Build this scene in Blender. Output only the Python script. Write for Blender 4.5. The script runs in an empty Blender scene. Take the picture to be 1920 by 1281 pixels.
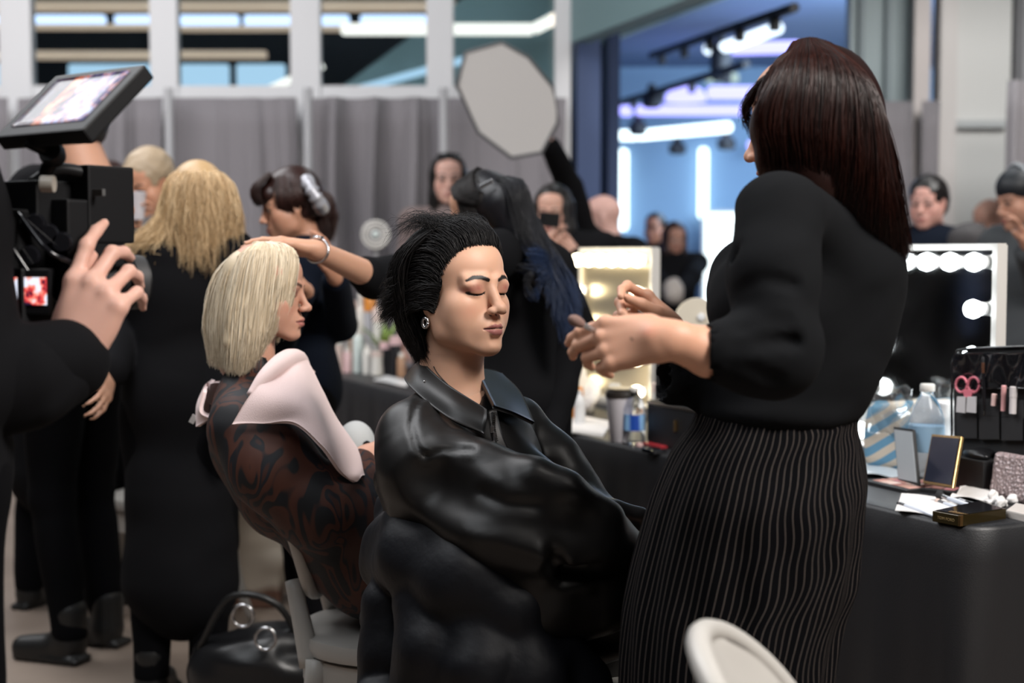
import bpy, math, random
import numpy as np
from math import sin, cos, pi, radians as R
random.seed(7); rng = np.random.default_rng(7)
F32 = np.float32
COL = bpy.context.scene.collection
# ------------------------------------------------------------------ camera geometry (image taken as 1920x1281)
FPX, CAMZ, PITCH = 2667.0, 1.3, math.atan((640.5-480)/2667.0)
def at(px, py, Y):
    u, v = (px-960)/FPX, (640.5-py)/FPX
    d = np.array([u, cos(PITCH)+v*sin(PITCH), v*cos(PITCH)-sin(PITCH)])
    return np.array([0, 0, CAMZ]) + d*(Y/d[1])
def atz(px, py, z):
    u, v = (px-960)/FPX, (640.5-py)/FPX
    d = np.array([u, cos(PITCH)+v*sin(PITCH), v*cos(PITCH)-sin(PITCH)])
    return np.array([0, 0, CAMZ]) + d*((z-CAMZ)/d[2])
def proj(x, y, z):
    dz = z-CAMZ; f_ = y*cos(PITCH)-dz*sin(PITCH); u_ = y*sin(PITCH)+dz*cos(PITCH)
    return 960+FPX*x/f_, 640.5-FPX*u_/f_
def V3(*a): return np.array(a, float)
def nrm(v):
    v = np.asarray(v, float); return v/max(1e-9, np.linalg.norm(v))
# ------------------------------------------------------------------ objects
def props(o, label=None, cat=None, group=None, kind=None):
    if label: o['label'] = label
    if cat: o['category'] = cat
    if group: o['group'] = group
    if kind: o['kind'] = kind
    return o
def link(name, me, mat=None, parent=None):
    o = bpy.data.objects.new(name, me); COL.objects.link(o)
    if mat is not None and me is not None: me.materials.append(mat)
    if parent is not None:
        o.parent = parent
        pt = parent
        loc = V3(0, 0, 0)
        while pt is not None: loc += np.array(pt.location); pt = pt.parent
        if np.abs(loc).max() > 0 and me is not None:
            o.location = -loc      # meshes are written in world coordinates; roots are never rotated before parts join
    return o
def thing(name, label, cat, loc=(0, 0, 0), group=None):
    o = bpy.data.objects.new(name, None); COL.objects.link(o); o.location = tuple(float(c) for c in loc)
    o.empty_display_size = .05
    return props(o, label, cat, group)
def npmesh(name, v, f, smooth=True, col=None, attr=None, mats=None, fm=None):
    me = bpy.data.meshes.new(name)
    v = np.asarray(v, F32); f = np.asarray(f, np.int32)
    n = f.shape[1]
    me.vertices.add(len(v)); me.vertices.foreach_set('co', v.ravel())
    me.loops.add(f.size); me.loops.foreach_set('vertex_index', f.ravel())
    me.polygons.add(len(f)); me.polygons.foreach_set('loop_start', np.arange(0, f.size, n, dtype=np.int32))
    me.polygons.foreach_set('loop_total', np.full(len(f), n, np.int32))
    me.polygons.foreach_set('use_smooth', np.full(len(f), smooth, bool))
    if col is not None:
        a = me.color_attributes.new('Col', 'FLOAT_COLOR', 'POINT')
        c = np.ones((len(v), 4), F32); c[:, :3] = col; a.data.foreach_set('color', c.ravel())
    if attr:
        for k, x in attr.items():
            a = me.attributes.new(k, 'FLOAT', 'POINT'); a.data.foreach_set('value', np.asarray(x, F32))
    me.update(calc_edges=True); me.validate()
    return me
def copytree(o, off, parent=None, label=None, rotz=None):
    c = o.copy(); COL.objects.link(c)
    if parent is not None: c.parent = parent
    else:
        c.location = tuple(np.array(o.location)+np.array(off))
        if rotz is not None: c.rotation_euler = (0, 0, rotz)
        if label: c['label'] = label
    for ch in list(o.children): copytree(ch, (0, 0, 0), c)
    return c
# ------------------------------------------------------------------ materials
def mat(name, col, rough=.5, metal=0., **k):
    m = bpy.data.materials.new(name); m.use_nodes = True
    b = m.node_tree.nodes['Principled BSDF']
    def s(n, x):
        if n in b.inputs: b.inputs[n].default_value = x
    s('Base Color', (*col, 1)); s('Roughness', rough); s('Metallic', metal)
    for n, x in k.items():
        n = {'spec': 'Specular IOR Level', 'trans': 'Transmission Weight', 'ior': 'IOR', 'sss': 'Subsurface Weight', 'coat': 'Coat Weight',
             'coatr': 'Coat Roughness', 'sheen': 'Sheen Weight', 'alpha': 'Alpha', 'es': 'Emission Strength', 'sheenr': 'Sheen Roughness'}.get(n, n)
        s(n, x)
    if 'ec' in k: b.inputs['Emission Color'].default_value = (*k['ec'], 1)
    if 'sss' in k: b.inputs['Subsurface Radius'].default_value = (.01, .004, .002); b.inputs['Subsurface Scale'].default_value = 1.
    return m
def N(m, t, **k):
    n = m.node_tree.nodes.new(t)
    for a, x in k.items():
        if a in n.inputs.keys() if isinstance(a, str) else False: n.inputs[a].default_value = x
        else: setattr(n, a, x)
    return n
def L(m, a, b): m.node_tree.links.new(a, b)
def bsdf(m): return m.node_tree.nodes['Principled BSDF']
def bump(m, scale=200, strength=.2, dist=.002, detail=3, ntype='noise', stretch=(1, 1, 1)):
    tc = N(m, 'ShaderNodeTexCoord'); mp = N(m, 'ShaderNodeMapping'); mp.inputs['Scale'].default_value = stretch
    L(m, tc.outputs['Object'], mp.inputs['Vector'])
    t = N(m, 'ShaderNodeTexNoise' if ntype == 'noise' else 'ShaderNodeTexVoronoi')
    t.inputs['Scale'].default_value = scale
    if ntype == 'noise': t.inputs['Detail'].default_value = detail
    b = N(m, 'ShaderNodeBump'); b.inputs['Strength'].default_value = strength; b.inputs['Distance'].default_value = dist
    L(m, mp.outputs['Vector'], t.inputs['Vector']); L(m, t.outputs[0], b.inputs['Height']); L(m, b.outputs[0], bsdf(m).inputs['Normal'])
    return m
def noisecol(m, c1, c2, scale=5, detail=4, lo=.4, hi=.6, distort=0, stretch=(1, 1, 1)):
    tc = N(m, 'ShaderNodeTexCoord'); mp = N(m, 'ShaderNodeMapping'); mp.inputs['Scale'].default_value = stretch
    t = N(m, 'ShaderNodeTexNoise'); t.inputs['Scale'].default_value = scale; t.inputs['Detail'].default_value = detail
    t.inputs['Distortion'].default_value = distort
    r = N(m, 'ShaderNodeValToRGB'); e = r.color_ramp.elements
    e[0].position, e[1].position = lo, hi; e[0].color, e[1].color = (*c1, 1), (*c2, 1)
    L(m, tc.outputs['Object'], mp.inputs['Vector']); L(m, mp.outputs[0], t.inputs['Vector'])
    L(m, t.outputs['Fac'], r.inputs['Fac']); L(m, r.outputs['Color'], bsdf(m).inputs['Base Color'])
    return m
def vcol(m, name='Col'):
    a = N(m, 'ShaderNodeAttribute', attribute_name=name); L(m, a.outputs['Color'], bsdf(m).inputs['Base Color']); return m
def emit(name, col, s): return mat(name, (0, 0, 0), 1, ec=col, es=s)
# ------------------------------------------------------------------ distance-field sculpting -> one continuous mesh
def rotm(z=0, x=0, y=0):
    cz, sz, cx, sx, cy, sy = cos(z), sin(z), cos(x), sin(x), cos(y), sin(y)
    Z = np.array([[cz, -sz, 0], [sz, cz, 0], [0, 0, 1]]); X = np.array([[1, 0, 0], [0, cx, -sx], [0, sx, cx]])
    Yy = np.array([[cy, 0, sy], [0, 1, 0], [-sy, 0, cy]])
    return Z @ X @ Yy
I3 = np.eye(3)
class SDF:
    def __init__(s, vox=.01, k=.02): s.vox, s.k, s.p, s.post = vox, k, [], None
    def cap(s, a, b, ra, rb=None, k=None, op='+', flat=None):
        rb = ra if rb is None else rb
        s.p.append(('c', np.array(a, float), np.array(b, float), ra, rb, s.k if k is None else k, op, flat)); return s
    def ell(s, c, r, rot=I3, k=None, op='+'):
        r = (r, r, r) if np.isscalar(r) else r
        s.p.append(('e', np.array(c, float), np.array(r, float), np.array(rot, float), None, s.k if k is None else k, op, None)); return s
    def box(s, c, r, rot=I3, rad=.01, k=None, op='+'):
        s.p.append(('b', np.array(c, float), np.array(r, float), np.array(rot, float), rad, s.k if k is None else k, op, None)); return s
    def chain(s, pts, rs, k=None, op='+', flat=None):
        for i in range(len(pts)-1): s.cap(pts[i], pts[i+1], rs[i], rs[i+1], k, op, flat)
        return s
    def _bb(s, q):
        if q[0] == 'c':
            r = max(q[3], q[4]); f = 1 if q[7] is None else max(1, q[7][1])
            return np.minimum(q[1], q[2])-r*f, np.maximum(q[1], q[2])+r*f
        e = np.abs(q[3]) @ q[2]; return q[1]-e, q[1]+e
    def mesh(s, name, color=None, attr=None, clip=None, smooth=0):
        vox = s.vox
        bs = [s._bb(q) for q in s.p if q[6] == '+']
        lo = np.min([b[0] for b in bs], 0)-3*vox-.01; hi = np.max([b[1] for b in bs], 0)+3*vox+.01
        if clip is not None: lo = np.maximum(lo, clip[0]); hi = np.minimum(hi, clip[1])
        n = np.ceil((hi-lo)/vox).astype(int)+1
        ax = [(lo[i]+vox*np.arange(n[i])).astype(F32) for i in range(3)]
        D = np.full(n, 9., F32)
        for q in s.p:
            a, b = s._bb(q); k = q[5]; mg = k+3*vox
            i0 = np.clip(np.floor((a-mg-lo)/vox).astype(int), 0, n); i1 = np.clip(np.ceil((b+mg-lo)/vox).astype(int)+1, 0, n)
            if (i1 <= i0).any(): continue
            X = ax[0][i0[0]:i1[0]][:, None, None]; Y = ax[1][i0[1]:i1[1]][None, :, None]; Z = ax[2][i0[2]:i1[2]][None, None, :]
            if q[0] == 'c':
                A, B = q[1], q[2]; ba = B-A; l2 = max(1e-12, ba@ba)
                dx, dy, dz = X-F32(A[0]), Y-F32(A[1]), Z-F32(A[2])
                h = np.clip((dx*F32(ba[0])+dy*F32(ba[1])+dz*F32(ba[2]))/F32(l2), 0, 1)
                dx, dy, dz = dx-h*F32(ba[0]), dy-h*F32(ba[1]), dz-h*F32(ba[2])
                if q[7] is not None:
                    nv, f = nrm(q[7][0]), q[7][1]
                    c = dx*F32(nv[0])+dy*F32(nv[1])+dz*F32(nv[2]); m = F32(1/f-1)
                    dx, dy, dz = dx+c*F32(nv[0])*m, dy+c*F32(nv[1])*m, dz+c*F32(nv[2])*m
                d = np.sqrt(dx*dx+dy*dy+dz*dz)-(F32(q[3])+h*F32(q[4]-q[3]))
            else:
                c, r, M = q[1], q[2], q[3]
                dx, dy, dz = X-F32(c[0]), Y-F32(c[1]), Z-F32(c[2])
                l = [dx*F32(M[0, i])+dy*F32(M[1, i])+dz*F32(M[2, i]) for i in range(3)]
                if q[0] == 'e':
                    k0 = np.sqrt(sum((l[i]/F32(r[i]))**2 for i in range(3)))
                    k1 = np.sqrt(sum((l[i]/F32(r[i]*r[i]))**2 for i in range(3)))
                    d = k0*(k0-1)/np.maximum(k1, 1e-6)
                else:
                    rad = q[4]; g = [np.abs(l[i])-F32(r[i]-rad) for i in range(3)]
                    d = np.sqrt(sum(np.maximum(x, 0)**2 for x in g))+np.minimum(np.maximum(np.maximum(g[0], g[1]), g[2]), 0)-F32(rad)
            W = D[i0[0]:i1[0], i0[1]:i1[1], i0[2]:i1[2]]
            if q[6] == '+':
                if k > 0:
                    h = np.clip(.5+.5*(d-W)/F32(k), 0, 1); W[...] = d+(W-d)*h-F32(k)*h*(1-h)
                else: np.minimum(W, d, out=W)
            else:
                d = -d
                if k > 0:
                    h = np.clip(.5-.5*(d-W)/F32(k), 0, 1); W[...] = d+(W-d)*h+F32(k)*h*(1-h)
                else: np.maximum(W, d, out=W)
        if s.post is not None:
            near = np.abs(D) < .08
            idx = np.nonzero(near)
            P = [ax[i][idx[i]] for i in range(3)]
            D[idx] += s.post(P[0], P[1], P[2]).astype(F32)
        v, f = nets(D, lo, vox)
        for _ in range(smooth): v = relax(v, f)
        at_ = attr(v) if attr else None
        return npmesh(name, v, f, True, color(v) if callable(color) else (np.tile(color, (len(v), 1)) if color is not None else None), at_)
def nets(D, lo, vox):
    n = D.shape; S = D < 0
    c = [S[i:n[0]-1+i, j:n[1]-1+j, k:n[2]-1+k] for i in (0, 1) for j in (0, 1) for k in (0, 1)]
    cnt = np.zeros(c[0].shape, np.uint8)
    for x in c: cnt += x
    act = (cnt > 0) & (cnt < 8); I = np.argwhere(act)
    if len(I) == 0: return np.zeros((0, 3)), np.zeros((0, 4), int)
    idx = np.full(act.shape, -1, np.int32); idx[tuple(I.T)] = np.arange(len(I))
    val = {(i, j, k): D[I[:, 0]+i, I[:, 1]+j, I[:, 2]+k] for i in (0, 1) for j in (0, 1) for k in (0, 1)}
    acc = np.zeros((len(I), 3)); w = np.zeros(len(I))
    for a in val:
        for ax in range(3):
            if a[ax]: continue
            b = list(a); b[ax] = 1; b = tuple(b); da, db = val[a], val[b]
            m = (da < 0) != (db < 0); t = np.where(m, da/np.where(m, da-db, 1), 0)
            p = np.tile(np.array(a, float), (len(I), 1)); p[:, ax] = t
            acc[m] += p[m]; w[m] += 1
    v = (I+acc/np.maximum(w, 1)[:, None])*vox+lo
    fs = []
    for ax in range(3):
        sl0 = [slice(None)]*3; sl1 = [slice(None)]*3; sl0[ax] = slice(0, -1); sl1[ax] = slice(1, None)
        a, b = S[tuple(sl0)], S[tuple(sl1)]
        E = np.argwhere(a != b); o1, o2 = [(1, 2), (2, 0), (0, 1)][ax]
        ok = (E[:, o1] > 0) & (E[:, o2] > 0) & (E[:, o1] < n[o1]-1) & (E[:, o2] < n[o2]-1); E = E[ok]
        if not len(E): continue
        def g(p, q):
            X = E.copy(); X[:, o1] -= p; X[:, o2] -= q; return idx[X[:, 0], X[:, 1], X[:, 2]]
        Q = np.stack([g(1, 1), g(0, 1), g(0, 0), g(1, 0)], 1)
        flip = ~a[tuple(E.T)]; Q[flip] = Q[flip][:, ::-1]; fs.append(Q)
    f = np.concatenate(fs); f = f[(f >= 0).all(1)]
    return v, f
def relax(v, f, lam=.5):
    a = np.zeros_like(v); w = np.zeros(len(v))
    for i in range(4):
        j = f[:, (i+1) % 4]
        np.add.at(a, f[:, i], v[j]); np.add.at(w, f[:, i], 1); np.add.at(a, j, v[f[:, i]]); np.add.at(w, j, 1)
    return v+(a/np.maximum(w, 1)[:, None]-v)*lam
class Paint:
    """surface colours of a thing (lips, brows, nails, print): patches with their own shape"""
    def __init__(s, base): s.base, s.l = base, []
    def dab(s, c, r, col, rot=I3, soft=.4, a=1.): s.l.append(('e', c, r, rot, col, soft, a)); return s
    def line(s, a, b, ra, rb, col, soft=.5, al=1.): s.l.append(('c', a, b, (ra, rb), col, soft, al)); return s
    def fn(s, f): s.l.append(('f', f)); return s
    def __call__(s, v):
        C = np.tile(np.array(s.base, float), (len(v), 1))
        for q in s.l:
            if q[0] == 'f': C = q[1](v, C); continue
            if q[0] == 'e':
                _, c, r, rot, col, soft, a = q; l = (v-np.asarray(c)) @ rot; t = np.sqrt(((l/np.asarray(r))**2).sum(1))
            else:
                _, A, B, (ra, rb), col, soft, a = q; A = np.asarray(A); ba = np.asarray(B)-A
                h = np.clip(((v-A)@ba)/max(1e-12, ba@ba), 0, 1); t = np.linalg.norm(v-A-h[:, None]*ba, axis=1)/(ra+h*(rb-ra))
            w = (np.clip((1-t)/max(soft, 1e-3)+.5*0, 0, 1)*a)[:, None]
            C = C*(1-w)+np.array(col)*w
        return C
# ------------------------------------------------------------------ surfaces
def catmull(P, n):
    P = np.asarray(P, float); m = len(P); t = np.linspace(0, m-1-1e-9, n); i = t.astype(int); f = (t-i)
    f = f.reshape(-1, *([1]*(P.ndim-1)))
    g = lambda k: P[np.clip(k, 0, m-1)]
    a, b, c, d = g(i-1), g(i), g(i+1), g(i+2)
    a = np.where((i == 0).reshape(f.shape), 2*b-c, a); d = np.where((i+2 > m-1).reshape(f.shape), 2*c-b, d)
    return .5*((2*b)+(-a+c)*f+(2*a-5*b+4*c-d)*f**2+(-a+3*b-3*c+d)*f**3)
def gridfaces(r, c, wrap=False):
    i = np.arange(r-1)[:, None]; j = np.arange(c if wrap else c-1)[None, :]; j2 = (j+1) % c
    return np.stack([(i*c+j), (i*c+j2), ((i+1)*c+j2), ((i+1)*c+j)], -1).reshape(-1, 4)
def sheet(name, net, m, parent=None, thick=.004, nu=24, nv=24, fn=None, uvattr=False):
    P = catmull(np.asarray(net, float), nu); P = np.swapaxes(catmull(np.swapaxes(P, 0, 1), nv), 0, 1)
    r, c = P.shape[:2]
    if fn is not None: P = fn(P)
    V = P.reshape(-1, 3)
    du = np.gradient(P, axis=0); dv = np.gradient(P, axis=1); n = np.cross(du, dv); n /= np.maximum(np.linalg.norm(n, axis=2, keepdims=True), 1e-9)
    n = n.reshape(-1, 3); top = V+n*thick/2; bot = V-n*thick/2; f = gridfaces(r, c)
    ring = np.concatenate([np.arange(c), np.arange(1, r)*c+c-1, (r-1)*c+np.arange(c-2, -1, -1), np.arange(r-2, 0, -1)*c])
    rn = np.roll(ring, -1); m0 = r*c
    side = np.stack([ring, ring+m0, rn+m0, rn], 1)
    F = np.concatenate([f[:, ::-1]*1, f+m0, side[:, ::-1]])
    F[:len(f)] = f; F[len(f):2*len(f)] = (f+m0)[:, ::-1]
    uv = None
    if uvattr:
        a, b = np.meshgrid(np.linspace(0, 1, r), np.linspace(0, 1, c), indexing='ij'); uv = {'su': np.tile(a.ravel(), 2), 'sv': np.tile(b.ravel(), 2)}
    return link(name, npmesh(name, np.concatenate([top, bot]), F, True, attr=uv), m, parent)
def loft(name, rings, m, parent=None, nseg=32, nr=None, fold=None, cap=True, attr=False, col=None):
    """rings: list of (center, rx, ry, rotz) ; fold(theta, t)-> radial factor"""
    K = np.array([[*r[0], r[1], r[2], r[3] if len(r) > 3 else 0] for r in rings], float)
    if nr: K = catmull(K, nr)
    th = np.linspace(0, 2*pi, nseg, endpoint=False); n = len(K)
    T = np.linspace(0, 1, n)[:, None]; TH = th[None, :]
    fac = fold(TH+0*T, T+0*TH) if fold else 1+0*TH*T
    a = K[:, 3:4]*np.cos(TH)*fac; b = K[:, 4:5]*np.sin(TH)*fac; c, s = np.cos(K[:, 5:6]), np.sin(K[:, 5:6])
    P = np.stack([K[:, 0:1]+a*c-b*s, K[:, 1:2]+a*s+b*c, K[:, 2:3]+0*TH*T], -1)
    V = P.reshape(-1, 3); f = gridfaces(n, nseg, True)
    su = (TH/(2*pi)+0*T).ravel(); sv = (T+0*TH).ravel()
    if cap:
        V = np.concatenate([V, P[0].mean(0)[None], P[-1].mean(0)[None]]); i = np.arange(nseg); j = (i+1) % nseg; q = len(V)
        f = np.concatenate([f, np.stack([j, i, np.full(nseg, q-2), np.full(nseg, q-2)], 1)[:, :4], np.stack([(n-1)*nseg+i, (n-1)*nseg+j, np.full(nseg, q-1), np.full(nseg, q-1)], 1)])
        su = np.append(su, [0, 0]); sv = np.append(sv, [0, 1])
        me = bpy.data.meshes.new(name)
        me.from_pydata(V.tolist(), [], [list(dict.fromkeys(x)) for x in f.tolist()]); me.polygons.foreach_set('use_smooth', [True]*len(me.polygons))
        if attr:
            for k, x in (('su', su), ('sv', sv)):
                A = me.attributes.new(k, 'FLOAT', 'POINT'); A.data.foreach_set('value', x.astype(F32))
        me.update()
    else: me = npmesh(name, V, f, True, attr={'su': su, 'sv': sv} if attr else None, col=col(V) if col else None)
    return link(name, me, m, parent)
def tube_arrays(P, rad, ns=6, closed_caps=True):
    """P (S,N,3) curves -> vertices / quads ; rad (S,N)"""
    S_, n, _ = P.shape
    t = np.gradient(P, axis=1); t /= np.maximum(np.linalg.norm(t, axis=2, keepdims=True), 1e-9)
    up = np.zeros_like(t); up[..., 2] = 1; m = np.abs(t[..., 2]) > .9; up[m] = (1, 0, 0)
    flip = (np.abs(t[:, :, 2]).mean(1) > .75); up[flip] = (1, .3, 0); up[~flip] = (0, .05, 1)
    a = np.cross(t, up); a /= np.maximum(np.linalg.norm(a, axis=2, keepdims=True), 1e-9); b = np.cross(t, a)
    th = np.arange(ns)*2*pi/ns
    V = P[:, :, None]+rad[:, :, None, None]*(a[:, :, None]*np.cos(th)[None, None, :, None]+b[:, :, None]*np.sin(th)[None, None, :, None])
    base = gridfaces(n, ns, True); f = (base[None]+(np.arange(S_)*n*ns)[:, None, None]).reshape(-1, 4)
    return V.reshape(-1, 3), f
def tube(name, pts, r, m, parent=None, ns=8, n=None):
    P = np.asarray(pts, float); rr = np.full(len(P), r) if np.isscalar(r) else np.asarray(r, float)
    if n: rr = catmull(rr, n); P = catmull(P, n)
    P = np.concatenate([[P[0]-1e-5*(P[1]-P[0])], P, [P[-1]+1e-5*(P[-1]-P[-2])]]); rr = np.concatenate([[1e-5], rr, [1e-5]])
    t = np.gradient(P[1:-1], axis=0)
    v, f = tube_arrays(P[None], rr[None], ns)
    # make end caps share the frame of their neighbours
    v = v.reshape(len(P), ns, 3); v[0] = P[1]+(v[1]-P[1])*1e-3; v[-1] = P[-2]+(v[-2]-P[-2])*1e-3
    return link(name, npmesh(name, v.reshape(-1, 3), f), m, parent)
class MB:
    """collects boxes, lathes and polygons into one mesh"""
    def __init__(s): s.v, s.f = [], []
    def add(s, v, f): b = len(s.v); s.v += [tuple(map(float, x)) for x in v]; s.f += [[i+b for i in q] for q in f]; return s
    def box(s, c, h, rot=I3):
        v = [np.asarray(c)+rot@(np.array([x, y, z])*np.asarray(h)) for x in (-1, 1) for y in (-1, 1) for z in (-1, 1)]
        return s.add(v, [(0, 1, 3, 2), (4, 6, 7, 5), (0, 4, 5, 1), (2, 3, 7, 6), (0, 2, 6, 4), (1, 5, 7, 3)])
    def hexa(s, a, b):   # two quads joined
        return s.add(list(a)+list(b), [(3, 2, 1, 0), (4, 5, 6, 7)]+[(i, (i+1) % 4, 4+(i+1) % 4, 4+i) for i in range(4)])
    def prism(s, pts, off):
        n = len(pts); o = np.asarray(off)
        return s.add(list(pts)+[np.asarray(p)+o for p in pts], [tuple(range(n-1, -1, -1)), tuple(range(n, 2*n))]+[(i, (i+1) % n, n+(i+1) % n, n+i) for i in range(n)])
    def lathe(s, prof, c, n=20, axis=None, sc=(1, 1)):
        c = np.asarray(c, float); ax = nrm(axis) if axis is not None else V3(0, 0, 1)
        a = nrm(np.cross(ax, (0, 1, 0) if abs(ax[1]) < .9 else (1, 0, 0))); b = np.cross(ax, a)
        v = []; f = []
        for r, z in prof:
            for i in range(n):
                t = 2*pi*i/n; v.append(c+ax*z+a*r*cos(t)*sc[0]+b*r*sin(t)*sc[1])
        for j in range(len(prof)-1):
            for i in range(n): f.append((j*n+i, j*n+(i+1) % n, (j+1)*n+(i+1) % n, (j+1)*n+i))
        f.append(tuple(range(n-1, -1, -1))); f.append(tuple((len(prof)-1)*n+i for i in range(n)))
        return s.add(v, f)
    def build(s, name, m, parent=None, smooth=False, bevel=0, seg=2):
        me = bpy.data.meshes.new(name); me.from_pydata(s.v, [], s.f)
        import bmesh
        bm = bmesh.new(); bm.from_mesh(me); bmesh.ops.recalc_face_normals(bm, faces=bm.faces)
        if bevel: bmesh.ops.bevel(bm, geom=bm.edges[:], offset=bevel, segments=seg, affect='EDGES', profile=.7)
        bm.to_mesh(me); bm.free()
        o = link(name, me, m, parent)
        if smooth: me.polygons.foreach_set('use_smooth', [True]*len(me.polygons))
        if smooth: sharp(me, 40)
        return o
def sharp(me, deg):
    import bmesh
    bm = bmesh.new(); bm.from_mesh(me); lim = R(deg)
    for e in bm.edges:
        if len(e.link_faces) == 2: e.smooth = e.calc_face_angle(0) < lim
    bm.to_mesh(me); bm.free()
# ------------------------------------------------------------------ hair
def strands(name, guides, count, spread, wid, m, parent, npts=14, wob=.004, lenvar=.25, ns=3, seed=1, adj=True, freq=2., tip=.25):
    g = np.random.default_rng(seed); G = np.asarray([catmull(q, npts) for q in guides]); n = len(G)
    i = g.random(count)*(n-1 if adj else n); a = i.astype(int) % n; b = np.clip(a+1, 0, n-1) if adj else a; t = (i-i.astype(int))[:, None, None]
    P = G[a]*(1-t)+G[b]*t
    s = np.interp(np.linspace(0, 1, npts), np.linspace(0, 1, len(spread)), spread)[None, :, None]
    o = g.normal(size=(count, 1, 3)); o /= np.maximum(np.linalg.norm(o, axis=2, keepdims=True), 1e-6); o *= g.random((count, 1, 1))**.5
    P = P+o*s
    # random length: resample along the strand
    f = 1-lenvar*g.random(count)**1.5; q = np.linspace(0, 1, npts)[None, :]*f[:, None]*(npts-1); k = np.clip(q.astype(int), 0, npts-2); u = (q-k)[..., None]
    rows = np.arange(count)[:, None]; P = P[rows, k]*(1-u)+P[rows, k+1]*u
    ph = g.random((count, 1, 3))*6.28; tt = np.linspace(0, 1, npts)[None, :, None]
    P = P+wob*tt*np.sin(ph+tt*6.28*freq*(1+.5*g.normal(size=(count, 1, 3))))
    w = wid*(.6+.8*g.random((count, 1)))*np.interp(np.linspace(0, 1, npts), [0, .15, .7, 1], [.7, 1, .9, tip])[None, :]
    v, f_ = tube_arrays(P, w, ns)
    rnd = np.repeat(g.random(count), npts*ns); tv = np.tile(np.repeat(np.linspace(0, 1, npts), ns), count)
    return link(name, npmesh(name, v, f_, True, attr={'rnd': rnd, 'tt': tv}), m, parent)
def hairmat(name, c1, c2, tipc=None, rough=.35, spec=.5, t0=.6):
    m = mat(name, c1, rough, spec=spec)
    a = N(m, 'ShaderNodeAttribute', attribute_name='rnd'); mx = N(m, 'ShaderNodeMix', data_type='RGBA')
    mx.inputs[6].default_value = (*c1, 1); mx.inputs[7].default_value = (*c2, 1); L(m, a.outputs['Fac'], mx.inputs[0]); out = mx.outputs[2]
    if tipc:
        b = N(m, 'ShaderNodeAttribute', attribute_name='tt'); mr = N(m, 'ShaderNodeMapRange'); mr.inputs['From Min'].default_value = t0; mr.inputs['From Max'].default_value = min(1, t0+.25)
        L(m, b.outputs['Fac'], mr.inputs['Value']); m2 = N(m, 'ShaderNodeMix', data_type='RGBA'); m2.inputs[7].default_value = (*tipc, 1)
        L(m, mr.outputs[0], m2.inputs[0]); L(m, out, m2.inputs[6]); out = m2.outputs[2]
    L(m, out, bsdf(m).inputs['Base Color']); return m
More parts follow.
